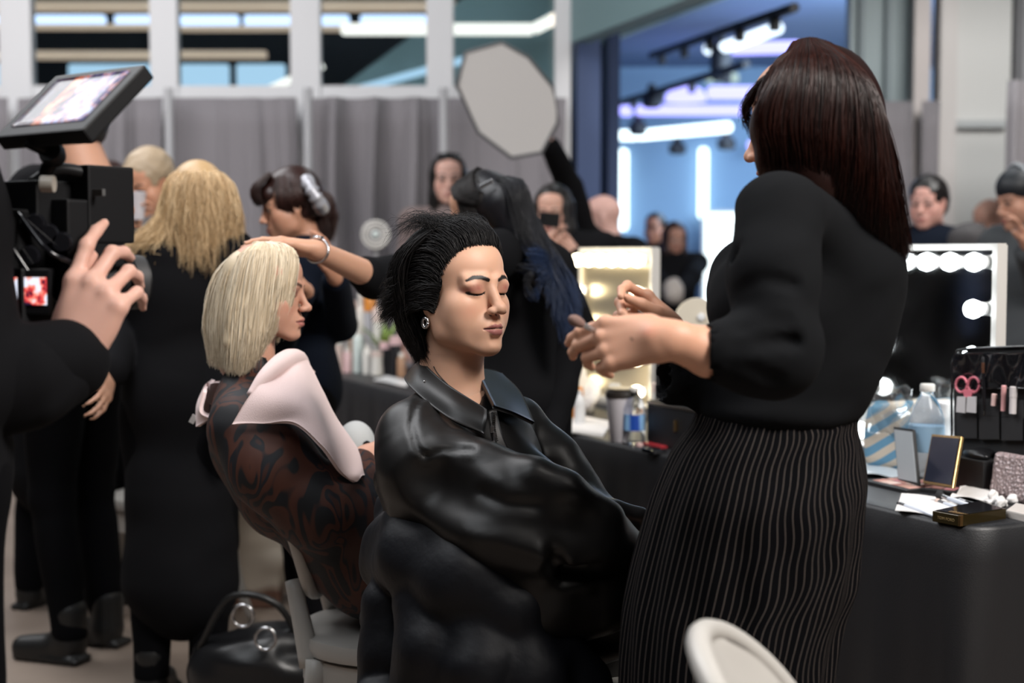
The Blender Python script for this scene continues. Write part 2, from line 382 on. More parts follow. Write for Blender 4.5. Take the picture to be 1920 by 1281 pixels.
# ------------------------------------------------------------------ anatomy
class Fr:
    """frame of a head or torso: X = the person's left, Y = where they face, Z = up. yaw 0 faces the camera, + turns to picture right"""
    def __init__(s, o, yaw, pitch=0, roll=0, sc=1.):
        a, p, r = R(yaw), R(pitch), R(roll)
        X = V3(cos(a), sin(a), 0); Y = V3(sin(a), -cos(a), 0); Z = V3(0, 0, 1)
        Y, Z = Y*cos(p)-Z*sin(p), Z*cos(p)+Y*sin(p); X, Z = X*cos(r)-Z*sin(r), Z*cos(r)+X*sin(r)
        s.o, s.M, s.s = np.array(o, float), np.stack([X, Y, Z], 1), sc
    def __call__(s, x, y, z): return s.o+s.M@(V3(x, y, z)*s.s)
    def d(s, x, y, z): return s.M@V3(x, y, z)
    def loc(s, v): return ((v-s.o)@s.M)/s.s
def head(S, P, f, closed=False, lipc=(.36, .11, .1), browc=(.03, .02, .018), shadow=None, neck=.13, male=False, necktilt=.03, nw=1., lash=(.012, .008, .008), iris=(.03, .015, .01), jaw=1., fine=True):
    s = f.s; M = f.M; e = lambda c, r, k=.012, op='+', rot=I3: S.ell(f(*c), np.array(r)*s, M@rot, k*s, op)
    c = lambda a, b, ra, rb, k=.01, op='+', flat=None: S.cap(f(*a), f(*b), ra*s, rb*s, k*s, op, (M@V3(*flat[0]), flat[1]) if flat else None)
    j = jaw
    e((0, -.014, .036), (.074, .092, .083), .0)
    e((0, .030, .046), (.063, .052, .052), .02)              # forehead
    e((0, .026, -.030), (.060, .054, .062), .03)             # mid face
    e((0, .042, -.066), (.038*j, .040, .040), .02)           # lower face
    for q in (-1, 1):
        e((q*.042, .046, -.022), (.022, .024, .018), .022)   # cheekbones
        e((q*.038, .034, -.050), (.028, .032, .036), .03)    # cheeks
        c((q*.058, -.004, -.040), (q*.052*j, .010, -.070), .014, .012, .02)
        c((q*.052*j, .010, -.070), (q*.014, .066, -.098), .013, .013, .022)   # jaw line
        c((q*.014, .083, .022), (q*.046, .066, .024), .0075, .007, .012)      # brow ridge
        e((q*.031, .094, .003), (.018, .0115, .0110), .012, '-')              # eye socket
    e((0, .070, -.097), (.019, .019, .015), .016)            # chin
    e((0, .066, -.066), (.031, .026, .027), .014)            # muzzle
    c((0, .079, .014), (0, .0985, -.026), .0085*nw, .0100*nw, .013) # nose bridge
    e((0, .1045, -.0315), (.0115, .0105, .0100), .007)
    for q in (-1, 1):
        e((q*.0125, .0955, -.0355), (.0080, .0098, .0072), .005)
        if fine: e((q*.0066, .1005, -.0425), (.0034, .0052, .0034), .003, '-')
        e((q*.031, .0690, .0010), (.0160, .0148, .0120), .006)                # lid / eye ball
        e((q*.033, .0705, .0115), (.020, .0125, .0085), .012)                   # upper lid fold
    if fine:
        c((0, .099, -.047), (0, .094, -.058), .0022, .003, .004, '-')         # philtrum
        c((-.006, .0925, -.0875), (.006, .0925, -.0875), .005, .005, .010, '-')      # below the lip
    for q in (-1, 1):
        c((q*.0215, .0805, -.0665), (q*.008, .0905, -.0615), .0030, .0050, .004)
        c((q*.0200, .0805, -.0680), (q*.006, .0895, -.0725), .0030, .0060, .004)
    c((-.006, .0915, -.0620), (.006, .0915, -.0620), .005, .005, .004); c((-.007, .0905, -.0730), (.007, .0905, -.0730), .0062, .0062, .004)
    if fine:
        for q in (-1, 1): c((0, .0985, -.0668), (q*.0235, .0835, -.0672), .0013, .0011, .0028, '-')
        for q in (-1, 1):                                                       # lid seam
            if closed:
                pts = [(q*(.031+.0160*cos(t)), .080-.008*cos(t)**2, -.0015-.0045*sin(t)) for t in np.linspace(.1, pi-.1, 8)]
                S.chain([f(*p) for p in pts], [.0006*s]*8, .0022*s, '-', (M@V3(0, 1, 0), 10.))
                pts = [(q*(.031+.0165*cos(t)), .080-.008*cos(t)**2, .0045+.0045*sin(t)) for t in np.linspace(.3, pi-.3, 6)]
                S.chain([f(*p) for p in pts], [.0002*s]*6, .0016*s, '-', (M@V3(0, 1, 0), 12.))
    for q in (-1, 1):                                                           # ears
        er = rotm(0, R(12)) @ rotm(q*R(-22))
        e((q*.0745, -.012, -.004), (.0075, .0175, .030), .006, '+', er)
        e((q*.0725, -.008, -.030), (.0055, .0085, .010), .005)
        if fine: e((q*.082, -.009, .000), (.0055, .0105, .019), .005, '-', er)
    nr = .058 if male else .0475
    S.cap(f(0, -.022, -.045), f(0, -.022-necktilt, -.045-neck), nr*s, (nr+.006)*s, .028*s)
    c((.026, .012, -.10), (.006, -.0, -.045-neck), .009, .007, .02); c((-.026, .012, -.10), (-.006, -.0, -.045-neck), .009, .007, .02)
    if P is None: return
    base = np.array(P.base)
    def paint(v, C):
        l = f.loc(v); X, Y, Z = l[:, 0], l[:, 1], l[:, 2]; ok = (Y > .045) & (Z > -.13) & (Z < .12)
        def mixc(w, col):
            nonlocal C; w = (np.clip(w, 0, 1)*ok)[:, None]; C = C*(1-w)+np.array(col)*w
        def ln(pts, rs):
            best = np.full(len(v), -9.)
            for a, b, ra, rb in zip(pts[:-1], pts[1:], rs[:-1], rs[1:]):
                a, b = np.array(a), np.array(b); d = b-a; h = np.clip(((X-a[0])*d[0]+(Z-a[1])*d[1])/(d@d), 0, 1)
                best = np.maximum(best, 1-np.hypot(X-a[0]-h*d[0], Z-a[1]-h*d[1])/(ra+h*(rb-ra)))
            return best
        el = lambda cx, cz, rx, rz: 1-np.hypot((X-cx)/rx, (Z-cz)/rz)
        for q in (-1, 1):
            mixc(el(q*.044, -.034, .026, .020)*1.2*.35, base*(1.0, .72, .70))
            if shadow: mixc(el(q*.034, .006, .024, .0145)*1.5*.7, shadow); mixc(el(q*.047, .003, .011, .008)*1.5*.7, shadow)
            mixc(np.clip(ln([(q*.013, .0195), (q*.026, .0245), (q*.039, .0250), (q*.051, .0195)], [.0040, .0048, .0042, .0022])*3.2, 0, 1), browc)
            if closed:
                mixc(ln([(q*(.031+.0165*cos(t)), -.0015-.0048*sin(t)) for t in np.linspace(.0, pi, 9)], [.0026, .0026]+[.0022]*6+[.0014])*2.5, lash)
            else:
                mixc(el(q*.031, .0010, .0145, .0050)*4, (.50, .46, .44)); mixc(el(q*.031, .0014, .0058, .0058)*4, iris)
                mixc(ln([(q*(.031+.016*cos(t)), .0010+.0052*sin(t)) for t in np.linspace(0, pi, 8)], [.0024]*8)*2.5, lash)
                mixc(ln([(q*(.031+.015*cos(t)), .0005-.0045*sin(t)) for t in np.linspace(0, pi, 8)], [.0012]*8)*1.5, lash)
            mixc(el(q*.0068, -.0425, .0042, .0030)*2, base*.15)
        up = ln([(-.0225, -.0668), (-.007, -.0622), (0, -.0636), (.007, -.0622), (.0225, -.0668)], [.0014, .0046, .0040, .0046, .0014])
        lo = ln([(-.021, -.0682), (-.008, -.0735), (.008, -.0735), (.021, -.0682)], [.0014, .0058, .0058, .0014])
        mixc(np.maximum(up, lo)*3.5, lipc)
        mixc(ln([(-.0225, -.0670), (0, -.0664), (.0225, -.0670)], [.0012, .0016, .0012])*2.5*.9, np.array(lipc)*.2)
        return C
    P.fn(paint)
def ortho(fwd, pn, thumb):
    a = nrm(fwd); b = nrm(np.array(pn)-a*(np.array(pn)@a)); c = np.cross(a, b)
    if c@np.array(thumb) < 0: c = -c
    return a, b, c
def hand(S, P, wrist, fwd, pn, thumb, s=1., curl=((20, 25, 15),)*4, spread=(8, 2, -4, -10), th=(40, 20, (10, 10)), k=.004, nails=None, wr=.0265, lens=None):
    """five separate fingers on a palm; pn = the way the palm faces, thumb = the side the thumb is on. Returns finger tips"""
    a, b, c = ortho(fwd, pn, thumb); w = np.array(wrist, float); A = lambda x, y, z: w+(a*x+c*y+b*z)*s
    S.cap(w, A(.03, .004, 0), wr*s, .024*s, .012, flat=(b, .72))
    kx = [.088, .092, .086, .076]; ky = [.031, .0105, -.0105, -.029]
    for i in range(4):
        S.cap(A(.008, ky[i]*.55, 0), A(kx[i]-.004, ky[i], -.001), .0145*s, .0112*s, .011*s)
    S.ell(A(.05, .003, .004), (.040*s, .036*s, .0155*s), np.stack([a, c, b], 1), .01*s)
    S.ell(A(.035, .026, .010), (.030*s, .015*s, .014*s), np.stack([a, c, b], 1), .012*s)      # ball of the thumb
    L_ = [(.044, .026, .021), (.048, .030, .022), (.044, .028, .022), (.034, .021, .019)]; rr = [.0092, .0094, .0088, .0078]
    tips = []
    for i in range(4):
        p = A(kx[i]-.002, ky[i], 0); sp = R(spread[i]); d0 = a*cos(sp)+c*sin(sp); ang = 0
        S.ell(p-b*.001*s, .0104*s, k=.006*s)
        for q in range(3):
            ang += R(curl[i][q]); d = d0*cos(ang)+b*sin(ang); n = p+d*L_[i][q]*s
            r0, r1 = rr[i]*(1-.1*q), rr[i]*(1-.1*(q+1))
            S.cap(p, n, r0*s, r1*s*(.92 if q == 2 else 1), .0035*s if q else .007*s)
            if q == 0: S.ell(n, r1*1.06*s, k=.003*s)
            p = n
        bk = -d0*sin(ang)*-1*0+(b*-cos(ang)+d0*sin(ang)); tips.append(p)
        if P is not None and nails: P.dab(p+bk*.006*s-d*.002*s, (.0065*s, .0065*s, .0045*s), nails, I3, .35)
    al, be, bends = R(th[0]), R(th[1]), th[2]
    p = A(.022, .026, .008); d = nrm((a*cos(al)+c*sin(al))*cos(be)+b*sin(be)); tl = (.040, .032, .026); tr = (.0135, .0112, .0102, .0078)
    for q in range(3):
        if q: d = nrm(d*cos(R(bends[q-1]))+nrm(a*.8+b*.5-c*.3)*sin(R(bends[q-1])))
        n = p+d*tl[q]*s; S.cap(p, n, tr[q]*s, tr[q+1]*s, .004*s if q else .010*s); p = n
    tips.append(p)
    return tips
def arr(S, color=None, clip=None):
    me = S.mesh('tmp', color, clip=clip); n = len(me.vertices); v = np.empty(n*3, F32); me.vertices.foreach_get('co', v)
    f = np.empty(len(me.polygons)*4, np.int32); me.polygons.foreach_get('vertices', f) if False else me.loops.foreach_get('vertex_index', f)
    c = None
    if color is not None:
        c = np.empty(n*4, F32); me.color_attributes['Col'].data.foreach_get('color', c); c = c.reshape(-1, 4)[:, :3]
    bpy.data.meshes.remove(me); return v.reshape(-1, 3), f.reshape(-1, 4), c
def joined(name, parts, m, parent):
    vs, fs, cs, b = [], [], [], 0
    for v, f, c in parts: vs.append(v); fs.append(f+b); cs.append(c); b += len(v)
    return link(name, npmesh(name, np.concatenate(vs), np.concatenate(fs), True, col=np.concatenate(cs)), m, parent)
def limb(S, a, b, c, ra, rb, rc, k=.02, flat=None):
    S.cap(a, b, ra, rb, k, flat=flat); S.cap(b, c, rb, rc, k, flat=flat)
def wrinkle(sc=9., amp=.005, ax=(1, 1, 1.6), seed=0., sharp_=1.):
    def f(x, y, z):
        X, Y, Z = x*ax[0]*sc+seed, y*ax[1]*sc+seed*2, z*ax[2]*sc
        w = np.sin(X+1.7*np.sin(Z*.8+Y))+np.sin(Y*1.3+1.4*np.sin(X*.9-Z))+np.sin(Z*1.1+1.8*np.sin(Y*.7+X*.6))
        return amp*(np.tanh(w*sharp_))
    return f
def scalp_volume(S, f, grow=.012, front=.02, low=-.05, k=.012):
    """hair mass over the skull, leaving the face free"""
    s = f.s; g = grow
    S.ell(f(0, -.022, .045), np.array((.074+g, .088+g, .080+g))*s, f.M, k)
    S.ell(f(0, -.050, -.005), np.array((.066+g, .058+g, .062+g))*s, f.M, .03)
def guides_down(f, az, length, top=(0, -.01, .128), rx=.088, ry=.102, rz=.098, flare=0., sway=(0, 0, 0), n=10, drop0=.0, waves=0., lift=0):
    """guide hairs: from the parting over the skull then hanging straight down; az = degrees around the head (0 = front, + = person's left)"""
    out = []
    for q in az:
        a = R(q); dx, dy = sin(a), cos(a); pts = []
        for t in np.linspace(0, 1, 6):
            el = (1-t)*R(80)+t*R(-5); pts.append(f(rx*cos(el)*dx, -.015+ry*cos(el)*dy, .030+rz*sin(el)+lift*(1-t)))
        last = pts[-1]; out_dir = f.d(dx, dy, 0)
        for t in np.linspace(1/n, 1, n):
            pts.append(last+V3(0, 0, -1)*length*t*f.s+out_dir*flare*t*f.s+V3(*sway)*t*t+V3(*f.d(cos(a), sin(a), 0))*waves*sin(6*t))
        out.append(pts)
    return out
def figure(label, x, y, H, yaw, hyaw=None, hpitch=0, hroll=0, hoff=(0, 0, 0), J=None, skin=(.42, .22, .15), top=None, bot=None, shoe=None, coat=0, vox=.009, hands=None,
           hair=None, male=False, lipc=(.3, .1, .09), group=None, infl=.016, sleeves=1., wide=1., glasses=None, lean=(0, 0), neckline=0, browc=(.02, .015, .012), name='person', legs=True, hairm=None):
    root = thing(name, label, 'person', (x, y, 0), group)
    b = Fr((x, y, 0), yaw); h = H/1.7; lx, ly = lean
    B = lambda X, Y, Z: b(X*h*1., Y*h, Z*h)+V3(lx, ly, 0)*max(0, (Z-.9))
    hf = Fr(B(0, .01, 1.582)+V3(*hoff), yaw if hyaw is None else hyaw, hpitch, hroll, h*(1.06 if male else 1.))
    j = dict(sl=B(.17*wide, 0, 1.385), sr=B(-.17*wide, 0, 1.385), el=B(.21*wide, -.02, 1.10), er=B(-.21*wide, -.02, 1.10), wl=B(.22*wide, .05, .86), wr=B(-.22*wide, .05, .86),
             hl=B(.09, 0, .90), hr=B(-.09, 0, .90), kl=B(.095, .02, .49), kr=B(-.095, .02, .49), al=B(.09, -.03, .09), ar=B(-.09, -.03, .09))
    j.update({k: np.array(v, float) for k, v in (J or {}).items()})
    def build(S, g, sl=1., part='all'):
        w = wide
        if part in ('all', 'top'):
            S.ell(B(0, 0, 1.27), np.array((.145*w+g, .100+g, .165+g))*h, b.M, .0); S.ell(B(0, 0, 1.08), np.array((.120*w+g, .088+g, .13+g))*h, b.M, .05)
            S.ell(B(0, -.005, .95), np.array((.150*w+g, .108+g, .115+g))*h, b.M, .06)
            if not male: S.ell(B(.06, .085, 1.24), (.05+g)*h, k=.04); S.ell(B(-.06, .085, 1.24), (.05+g)*h, k=.04)
            for q, e, s_, wr in (('l', 'el', 'sl', 'wl'), ('r', 'er', 'sr', 'wr')):
                S.cap(B(0, -.01, 1.40), j[s_], (.058+g)*h, (.050+g)*h, .04)
                S.cap(j[s_], j[e], (.048+g)*h, (.040+g)*h, .03)
                if part == 'all' or sl >= .9: S.cap(j[e], j[e]+(j[wr]-j[e])*(1 if part == 'all' else min(1, sl)*.92), (.038+g)*h, (.025+g)*h, .012)
                elif sl > .5: S.cap(j[e], j[e]+(j[wr]-j[e])*(sl-.5), (.040+g)*h, (.036+g)*h, .012)
        if part in ('all', 'bot') :
            if part == 'bot': S.ell(B(0, -.005, .95), np.array((.148*w+g, .106+g, .10+g))*h, b.M, .05)
            if legs:
                for a_, k_, n_ in (('hl', 'kl', 'al'), ('hr', 'kr', 'ar')):
                    S.cap(j[a_], j[k_], (.080+g)*h, (.054+g)*h, .03); S.cap(j[k_], j[n_], (.052+g)*h, (.036+g)*h, .02)
    S = SDF(vox, .02); P = Paint(skin); build(S, 0)
    if legs:
        for q, n_ in ((1, 'al'), (-1, 'ar')): S.cap(j[n_]+V3(0, 0, -.03*h), j[n_]+b.d(.02*q, .14, -.06)*h, .034*h, .024*h, .02)
    head(S, P, hf, male=male, lipc=lipc, browc=browc, fine=vox < .008, neck=.12)
    for q, wr, e in ((1, 'wl', 'el'), (-1, 'wr', 'er')):
        hd = (hands or {}).get('l' if q > 0 else 'r', {})
        fw = hd.get('fwd', j[wr]-j[e]); pn = hd.get('pn', b.d(-q, .2, 0)); tm = hd.get('thumb', b.d(0, 1, 0))
        hand(S, None, j[wr], fw, pn, tm, h*(1.05 if male else .95)*hd.get('s', 1), curl=hd.get('curl', ((15, 25, 20),)*4), th=hd.get('th', (30, 20, (10, 15))), k=.004)
    o = link('body', S.mesh('body', P), MS['skin'], root)
    T = SDF(max(vox, .008), .02); build(T, infl, sleeves, 'top')
    if coat:
        T.cap(B(0, 0, 1.0), B(0, 0, 1.0-coat*.55), (.125*wide)*h*1.1, .155*h*1.1, .06, flat=(b.d(0, 1, 0), .75)); T.cap(B(0, 0, 1.0-coat*.5), B(0, 0, 1.0-coat), .15*h*1.1, .17*h*1.1, .03, flat=(b.d(0, 1, 0), .75))
    T.cap(hf(0, -.035, -.125), B(0, -.01, 1.41), .055*h, .08*h, .03) if neckline else None
    T.ell(hf(0, -.03, -.10+neckline), np.array((.045, .045, .05))*h, hf.M, .01, '-')
    T.post = wrinkle(11, .004, seed=x*3)
    link('coat' if coat else 'top', T.mesh('top'), top or MS['black'], root)
    if bot is not False and legs:
        U = SDF(.011, .02); build(U, infl*.8, 1, 'bot'); U.post = wrinkle(9, .004, seed=y); link('trousers', U.mesh('trousers'), bot or MS['black2'], root)
        for q, n_ in ((1, 'al'), (-1, 'ar')):
            W = SDF(.010, .015); a = j[n_]; W.cap(a+V3(0, 0, .06*h), a+V3(0, 0, -.02), .052*h, .050*h); W.cap(a+V3(0, 0, -.045*h), a+b.d(.02*q, .15, -.055)*h, .045*h, .036*h, .03)
            W.box(a+b.d(.01*q, .055, -.082)*h, np.array((.042, .115, .014))*h, b.M, .008, .01); W.box(V3(a[0], a[1], -.1), (.4, .4, .1), I3, .001, .0, '-')
            link('shoe', W.mesh('shoe'), shoe or MS['shoe'], root)
    if hair: hair(root, hf)
    return root, hf, b, j
def hair_long(col, length=.25, grow=.014, az=(45, 315), count=1400, wid=.0016, flare=.02, tipc=None, sway=(0, 0, 0), vol=True, top=(0, -.01, .128), spread=(.006, .012, .02), back=None, seed=1, lo=None):
    def h(root, f):
        m = col
        if vol:
            S = SDF(.007, .012); scalp_volume(S, f, grow-.004)
            n = 7
            for q in np.linspace(az[0]+12, az[1]-12, n):
                a = R(q); p = f(.074*sin(a), -.018+.086*cos(a), .03); S.chain([p, p+V3(0, 0, -1)*length*.45+f.d(sin(a), cos(a), 0)*flare*.4, p+V3(0, 0, -.9)*length+f.d(sin(a), cos(a), 0)*flare+np.array(sway)], [.026, .024, .012], .02)
            S.ell(f(0, .085, -.035), np.array((.056, .075, .085))*f.s, f.M, .01, '-')
            link('hair', S.mesh('hair', attr=lambda v: {'rnd': np.full(len(v), .3), 'tt': np.full(len(v), .2)}), m, root)
        strands('hair_strands', guides_down(f, np.linspace(az[0], az[1], 15), length, flare=flare, sway=sway, rx=.074+grow, ry=.088+grow, rz=.082+grow), count, spread, wid, m, root, wob=.004, seed=seed)
    return h
def hair_short(col, grow=.010, cut=.06):
    def h(root, f):
        S = SDF(.006, .01); scalp_volume(S, f, grow); S.ell(f(0, .088, -.03), np.array((.064, .075, .082))*f.s, f.M, .008, '-'); S.ell(f(0, -.02, -.115), np.array((.1, .1, .055))*f.s, f.M, .01, '-')
        for q in (-1, 1): S.ell(f(q*.085, .0, -.01), np.array((.03, .028, .035))*f.s, f.M, .006, '-')
        S.post = wrinkle(70, .002)
        link('hair', S.mesh('hair', attr=lambda v: {'rnd': np.full(len(v), .3), 'tt': np.full(len(v), .2)}), col, root)
    return h
# ------------------------------------------------------------------ shared materials
MS = {}
MS['skin'] = vcol(mat('skin', (.5, .3, .2), .48, spec=.4, sss=.12))
MS['skin2'] = vcol(mat('skin_gloss', (.5, .3, .2), .50, spec=.38, sss=.12))
MS['black'] = bump(mat('black_cloth', (.0045, .0045, .0055), .9, spec=.12), 260, .25, .001)
MS['black2'] = bump(mat('black_twill', (.0028, .0028, .0036), .9, spec=.08), 300, .2, .001)
MS['navy'] = bump(mat('navy_cloth', (.005, .008, .016), .88, spec=.12), 200, .2, .001)
MS['shoe'] = mat('black_leather_shoe', (.01, .01, .01), .45)
MS['plastic'] = bump(mat('black_plastic', (.006, .006, .007), .5, spec=.25), 900, .1, .0003)
MS['metal'] = mat('brushed_metal', (.6, .6, .62), .25, 1.)
MS['gold'] = mat('gold_metal', (.75, .48, .2), .25, 1.)
MS['white'] = mat('white_paint', (.62, .60, .57), .5)
MS['grey'] = mat('grey_metal', (.35, .35, .36), .45)
MS['glass'] = mat('clear_glass', (1, 1, 1), .02, trans=1., ior=1.45)
MS['hazy_mirror'] = mat('hazy_mirror_glass', (.80, .80, .78), .10, 1.)
MS['mirror'] = mat('mirror_glass', (.85, .87, .88), .02, 1.)
# ------------------------------------------------------------------ the hall
def box(name, c, h, m, parent=None, rot=I3, kind=None, bevel=0, label=None, cat=None, group=None):
    o = MB().box(c, h, rot).build(name, m, parent, bevel=bevel)
    return props(o, label, cat, group, kind)
mfloor = bump(noisecol(mat('floor_stone', (.2, .17, .15), .42), (.20, .155, .125), (.27, .215, .175), 1.6, 6), 40, .1, .001)
box('floor', (1.5, 7, -.05), (9.5, 11, .05), mfloor, kind='structure')
mwall = mat('wall_paint', (.30, .30, .31), .8); mdark = mat('dark_void', (.010, .013, .017), .7); mceil = mat('ceiling_dark', (.06, .065, .075), .8)
box('wall_left', (-8.05, 7, 2.2), (.05, 11, 2.3), mdark, kind='structure'); box('wall_right', (11.05, 7, 2.2), (.05, 11, 2.3), mwall, kind='structure')
box('wall_front', (1.5, -4.05, 2.2), (9.5, .05, 2.3), mat('wall_paint_dark', (.05, .05, .055), .8), kind='structure')
box('ceiling', (1.5, 4, 4.55), (9.5, 8, .05), mceil, kind='structure')
# glazed back wall above the drapes: mullions, panes, dark loft behind
YB = 9.0
mm = mat('mullion_white', (.66, .66, .68), .5)
mpane = mat('window_pane', (.75, .85, .9), .02, trans=1., ior=1.02, spec=.3)
edges = [30, 308, 573, 825, 1055]; hw = [30, 26, 28, 25, 15]
tr = at(400, 178, YB)[2]
for i, (px, w) in enumerate(zip(edges, hw)):
    p = at(px, 200, YB); hwm = w/FPX*YB
    box('trim_%d' % (i+1), (p[0], YB+.05, 2.2), (hwm, .05, 2.3), mm, kind='structure', bevel=.01)
for i, (a, b) in enumerate(zip([-260]+edges[:-1], edges)):
    xa, xb = at(a+25, 100, YB)[0], at(b-25, 100, YB)[0]
    w = thing('window_%d' % (i+1), None, None, ((xa+xb)/2, YB+.05, tr)); props(w, kind='structure')
    fr = MB(); fr.box(((xa+xb)/2, YB+.05, tr+.01), ((xb-xa)/2, .035, .05)); fr.build('window_frame', mm, w, bevel=.004)
    MB().box(((xa+xb)/2, YB+.05, (tr+4.4)/2), ((xb-xa)/2, .004, (4.4-tr)/2)).build('window_pane', mpane, w)
box('wall_back', ((at(-260, 0, YB)[0]+at(1070, 0, YB)[0])/2, YB+.1, tr/2-.03), ((at(1070, 0, YB)[0]-at(-260, 0, YB)[0])/2, .03, tr/2-.03), mwall, kind='structure')
box('wall_loft', (-3.85, 15.2, 2.25), (4.15, .05, 2.25), mdark, kind='structure')
# glowing bars behind the glass stand in for ceiling lights reflected in it
tan = mat('batten_glow', (.6, .46, .33), .6, ec=(.85, .62, .45), es=.55)  # tan bars carry their own glow
glow = emit('cool_strip_light', (.62, .75, 1.), 1.9); glow2 = emit('pale_blue_strip_light', (.55, .8, 1.), .95); warmstrip = emit('warm_white_strip_light', (1, .93, .82), 1.6)
def bar(x0, x1, y, h, Y, m, name, label, group, y2=None, th=.05):
    a, b = at(x0, y, Y), at(x1, y if y2 is None else y2, Y); hh = h/2/FPX*Y
    d = b-a; ln = np.linalg.norm(d); ang = math.atan2(d[2], d[0]); c = (a+b)/2
    return box(name, c, (ln/2, th, hh), m, rot=rotm(0, 0, -ang), label=label, cat='light', group=group, bevel=min(hh*.6, .03))
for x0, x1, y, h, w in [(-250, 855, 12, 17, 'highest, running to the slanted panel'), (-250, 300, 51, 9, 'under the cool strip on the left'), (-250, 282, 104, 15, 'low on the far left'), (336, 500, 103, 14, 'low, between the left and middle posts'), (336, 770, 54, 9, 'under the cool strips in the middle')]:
    bar(x0, x1, y, h, 11.5, tan, 'reflected_batten', 'tan glowing bar for a ceiling light reflected in the glazing, '+w, 'tan bars for reflected ceiling lights')
for x0, x1, w in [(-180, 16, 'cut by the left edge'), (58, 198, 'left of the first white post pair'), (216, 448, 'crossing the second post'), (458, 655, 'crossing the third post'), (676, 800, 'next to the fourth post')]:
    bar(x0, x1, 40, 22, 12.0, glow, 'ceiling_light', 'cool bluish glowing bar for a strip light reflected in the glazing, '+w, 'cool bars for reflected strip lights')
for i, (x0, x1, w) in enumerate([(-120, 60, 'by the left edge'), (130, 290, 'just above the camera monitor'), (340, 430, 'right of the monitor'), (444, 535, 'left of the third post')]):
    bar(x0, x1, 143, 44, 13.0, glow2, 'window_light', 'pale blue glowing bar for a reflection low in the glazing, '+w, 'pale blue bars for reflections low in the glazing')
mteal = mat('teal_wall', (.22, .34, .36), .6)
pp = [at(603, 190, 10.6), at(880, -12, 10.6), at(1500, -300, 10.6), at(1500, -60, 10.6), at(1080, 100, 10.6), at(1060, 190, 10.6)]
props(MB().prism(pp, (0, .15, 0)).build('wall_bulkhead', mteal), kind='structure')
bar(640, 1000, 55, 20, 10.2, warmstrip, 'ceiling_light', 'straight white strip light on the teal slope above the reflector', None)
bar(1000, 1066, 55, 20, 10.2, warmstrip, 'ceiling_light', 'short white strip light rising to the last white post', None, y2=22)
bar(655, 872, 172, 12, 10.2, glow2, 'ceiling_light', 'lower pale strip light climbing the teal slope to the reflector', None, y2=112)
bar(500, 606, 170, 11, 10.2, warmstrip, 'ceiling_light', 'thin slanting warm strip light just left of the third post', None, y2=122)
# pleated drapes
mdr = bump(mat('grey_drape', (.215, .20, .215), .9, sheen=.15), 300, .3, .001)
def drape(x0, x1, Y, z1, label, n=120, period=.26, amp=.08, seed=0, slant=0., group='grey pleated drapes along the back'):
    g = np.random.default_rng(seed); xs = np.linspace(x0, x1, n*3); ph = np.cumsum(g.normal(size=len(xs))*.10)+xs/period*6.28
    am = amp*(.6+.5*np.sin(xs*2.3+seed)); yy = am*np.sin(ph)+.3*am*np.sin(2*ph+1)
    zs = np.linspace(z1, .02, 14); P = np.zeros((len(zs), len(xs), 3))
    for i, z in enumerate(zs):
        k = .55+.45*min(1, (z1-z)/.5); P[i, :, 0] = xs+.02*np.sin(z*2+xs*5); P[i, :, 1] = Y+slant*(xs-x0)+yy*k; P[i, :, 2] = z
    V = P.reshape(-1, 3); o = link('drape', npmesh('drape', V, gridfaces(*P.shape[:2])), mdr)
    md = o.modifiers.new('thick', 'SOLIDIFY'); md.thickness = .006
    props(o, label, 'drape', group); return o
zt = at(400, 184, YB-.12)[2]
xs = [at(p, 200, YB-.12)[0] for p in (-270, 22, 318, 572, 832, 1072)]
nm = ['beyond the camera monitor at the far left', 'behind the camera monitor and long blonde hair', 'behind the woman with the ponytail', 'behind the raised watch hand and dark hair', 'below the round reflector']
for i in range(5): drape(xs[i]+.01, xs[i+1]-.03, YB-.14, zt, 'grey pleated floor-length drape '+nm[i], 80, seed=i+1)
mpost = mat('post_pale', (.42, .42, .44), .5)
# slim white uprights of the drape frames, in front of the cloth
for px, w in ((318, 'behind the long blonde hair'), (578, 'above the ponytail woman'), (832, 'above the far dark-haired woman')):
    p = at(px, 300, YB-.3); MBp = MB(); MBp.lathe([(.028, 0), (.028, zt+.02)], (p[0], p[1], .02), 12); o = MBp.build('drape_post', mpost, smooth=True)
    props(o, 'slim white upright of the drape frame '+w, 'post', 'white drape uprights')
    MB().lathe([(.16, 0), (.16, .012), (.04, .02)], (p[0], p[1], .0), 20).build('foot_plate', mm, o, smooth=True)
# right-hand side: panelled grey-teal wall, drapes, white pillars
mgt = mat('grey_teal_panel', (.25, .31, .33), .5)
YR = 9.4
def slab(name, p0, p1, y0, Y, m, z0=0., dp=.06, kind='structure', z1=4.5):
    a, b = at(p0, y0, Y), at(p1, y0, Y)
    return box(name, ((a[0]+b[0])/2, Y, (z0+z1)/2), ((b[0]-a[0])/2, dp, (z1-z0)/2), m, kind=kind)
slab('wall_panel_right', 1588, 1735, 200, YR, mgt)
for px in (1612, 1662): slab('trim_%d' % px, px-5, px+5, 200, YR-.08, mat('grey_trim', (.13, .17, .19), .5), dp=.03)
slab('trim_20', 1708, 1738, 200, YR-.2, mat('pinkish_white_post', (.50, .45, .44), .5), dp=.06)
slab('wall_pillar_right', 1762, 1884, 200, YR-.1, mat('cream_white_wall', (.60, .60, .59), .6), dp=.1)
slab('trim_21', 1755, 1786, 200, YR-.25, mat('pillar_white', (.56, .53, .52), .6), dp=.08)
slab('wall_far_right', 1884, 2900, 200, YR-.05, mat('grey_wall', (.33, .33, .35), .6), dp=.05)
slab('trim_22', 1897, 1912, 200, YR-.2, mat('dark_mullion', (.12, .12, .13), .6), dp=.05)
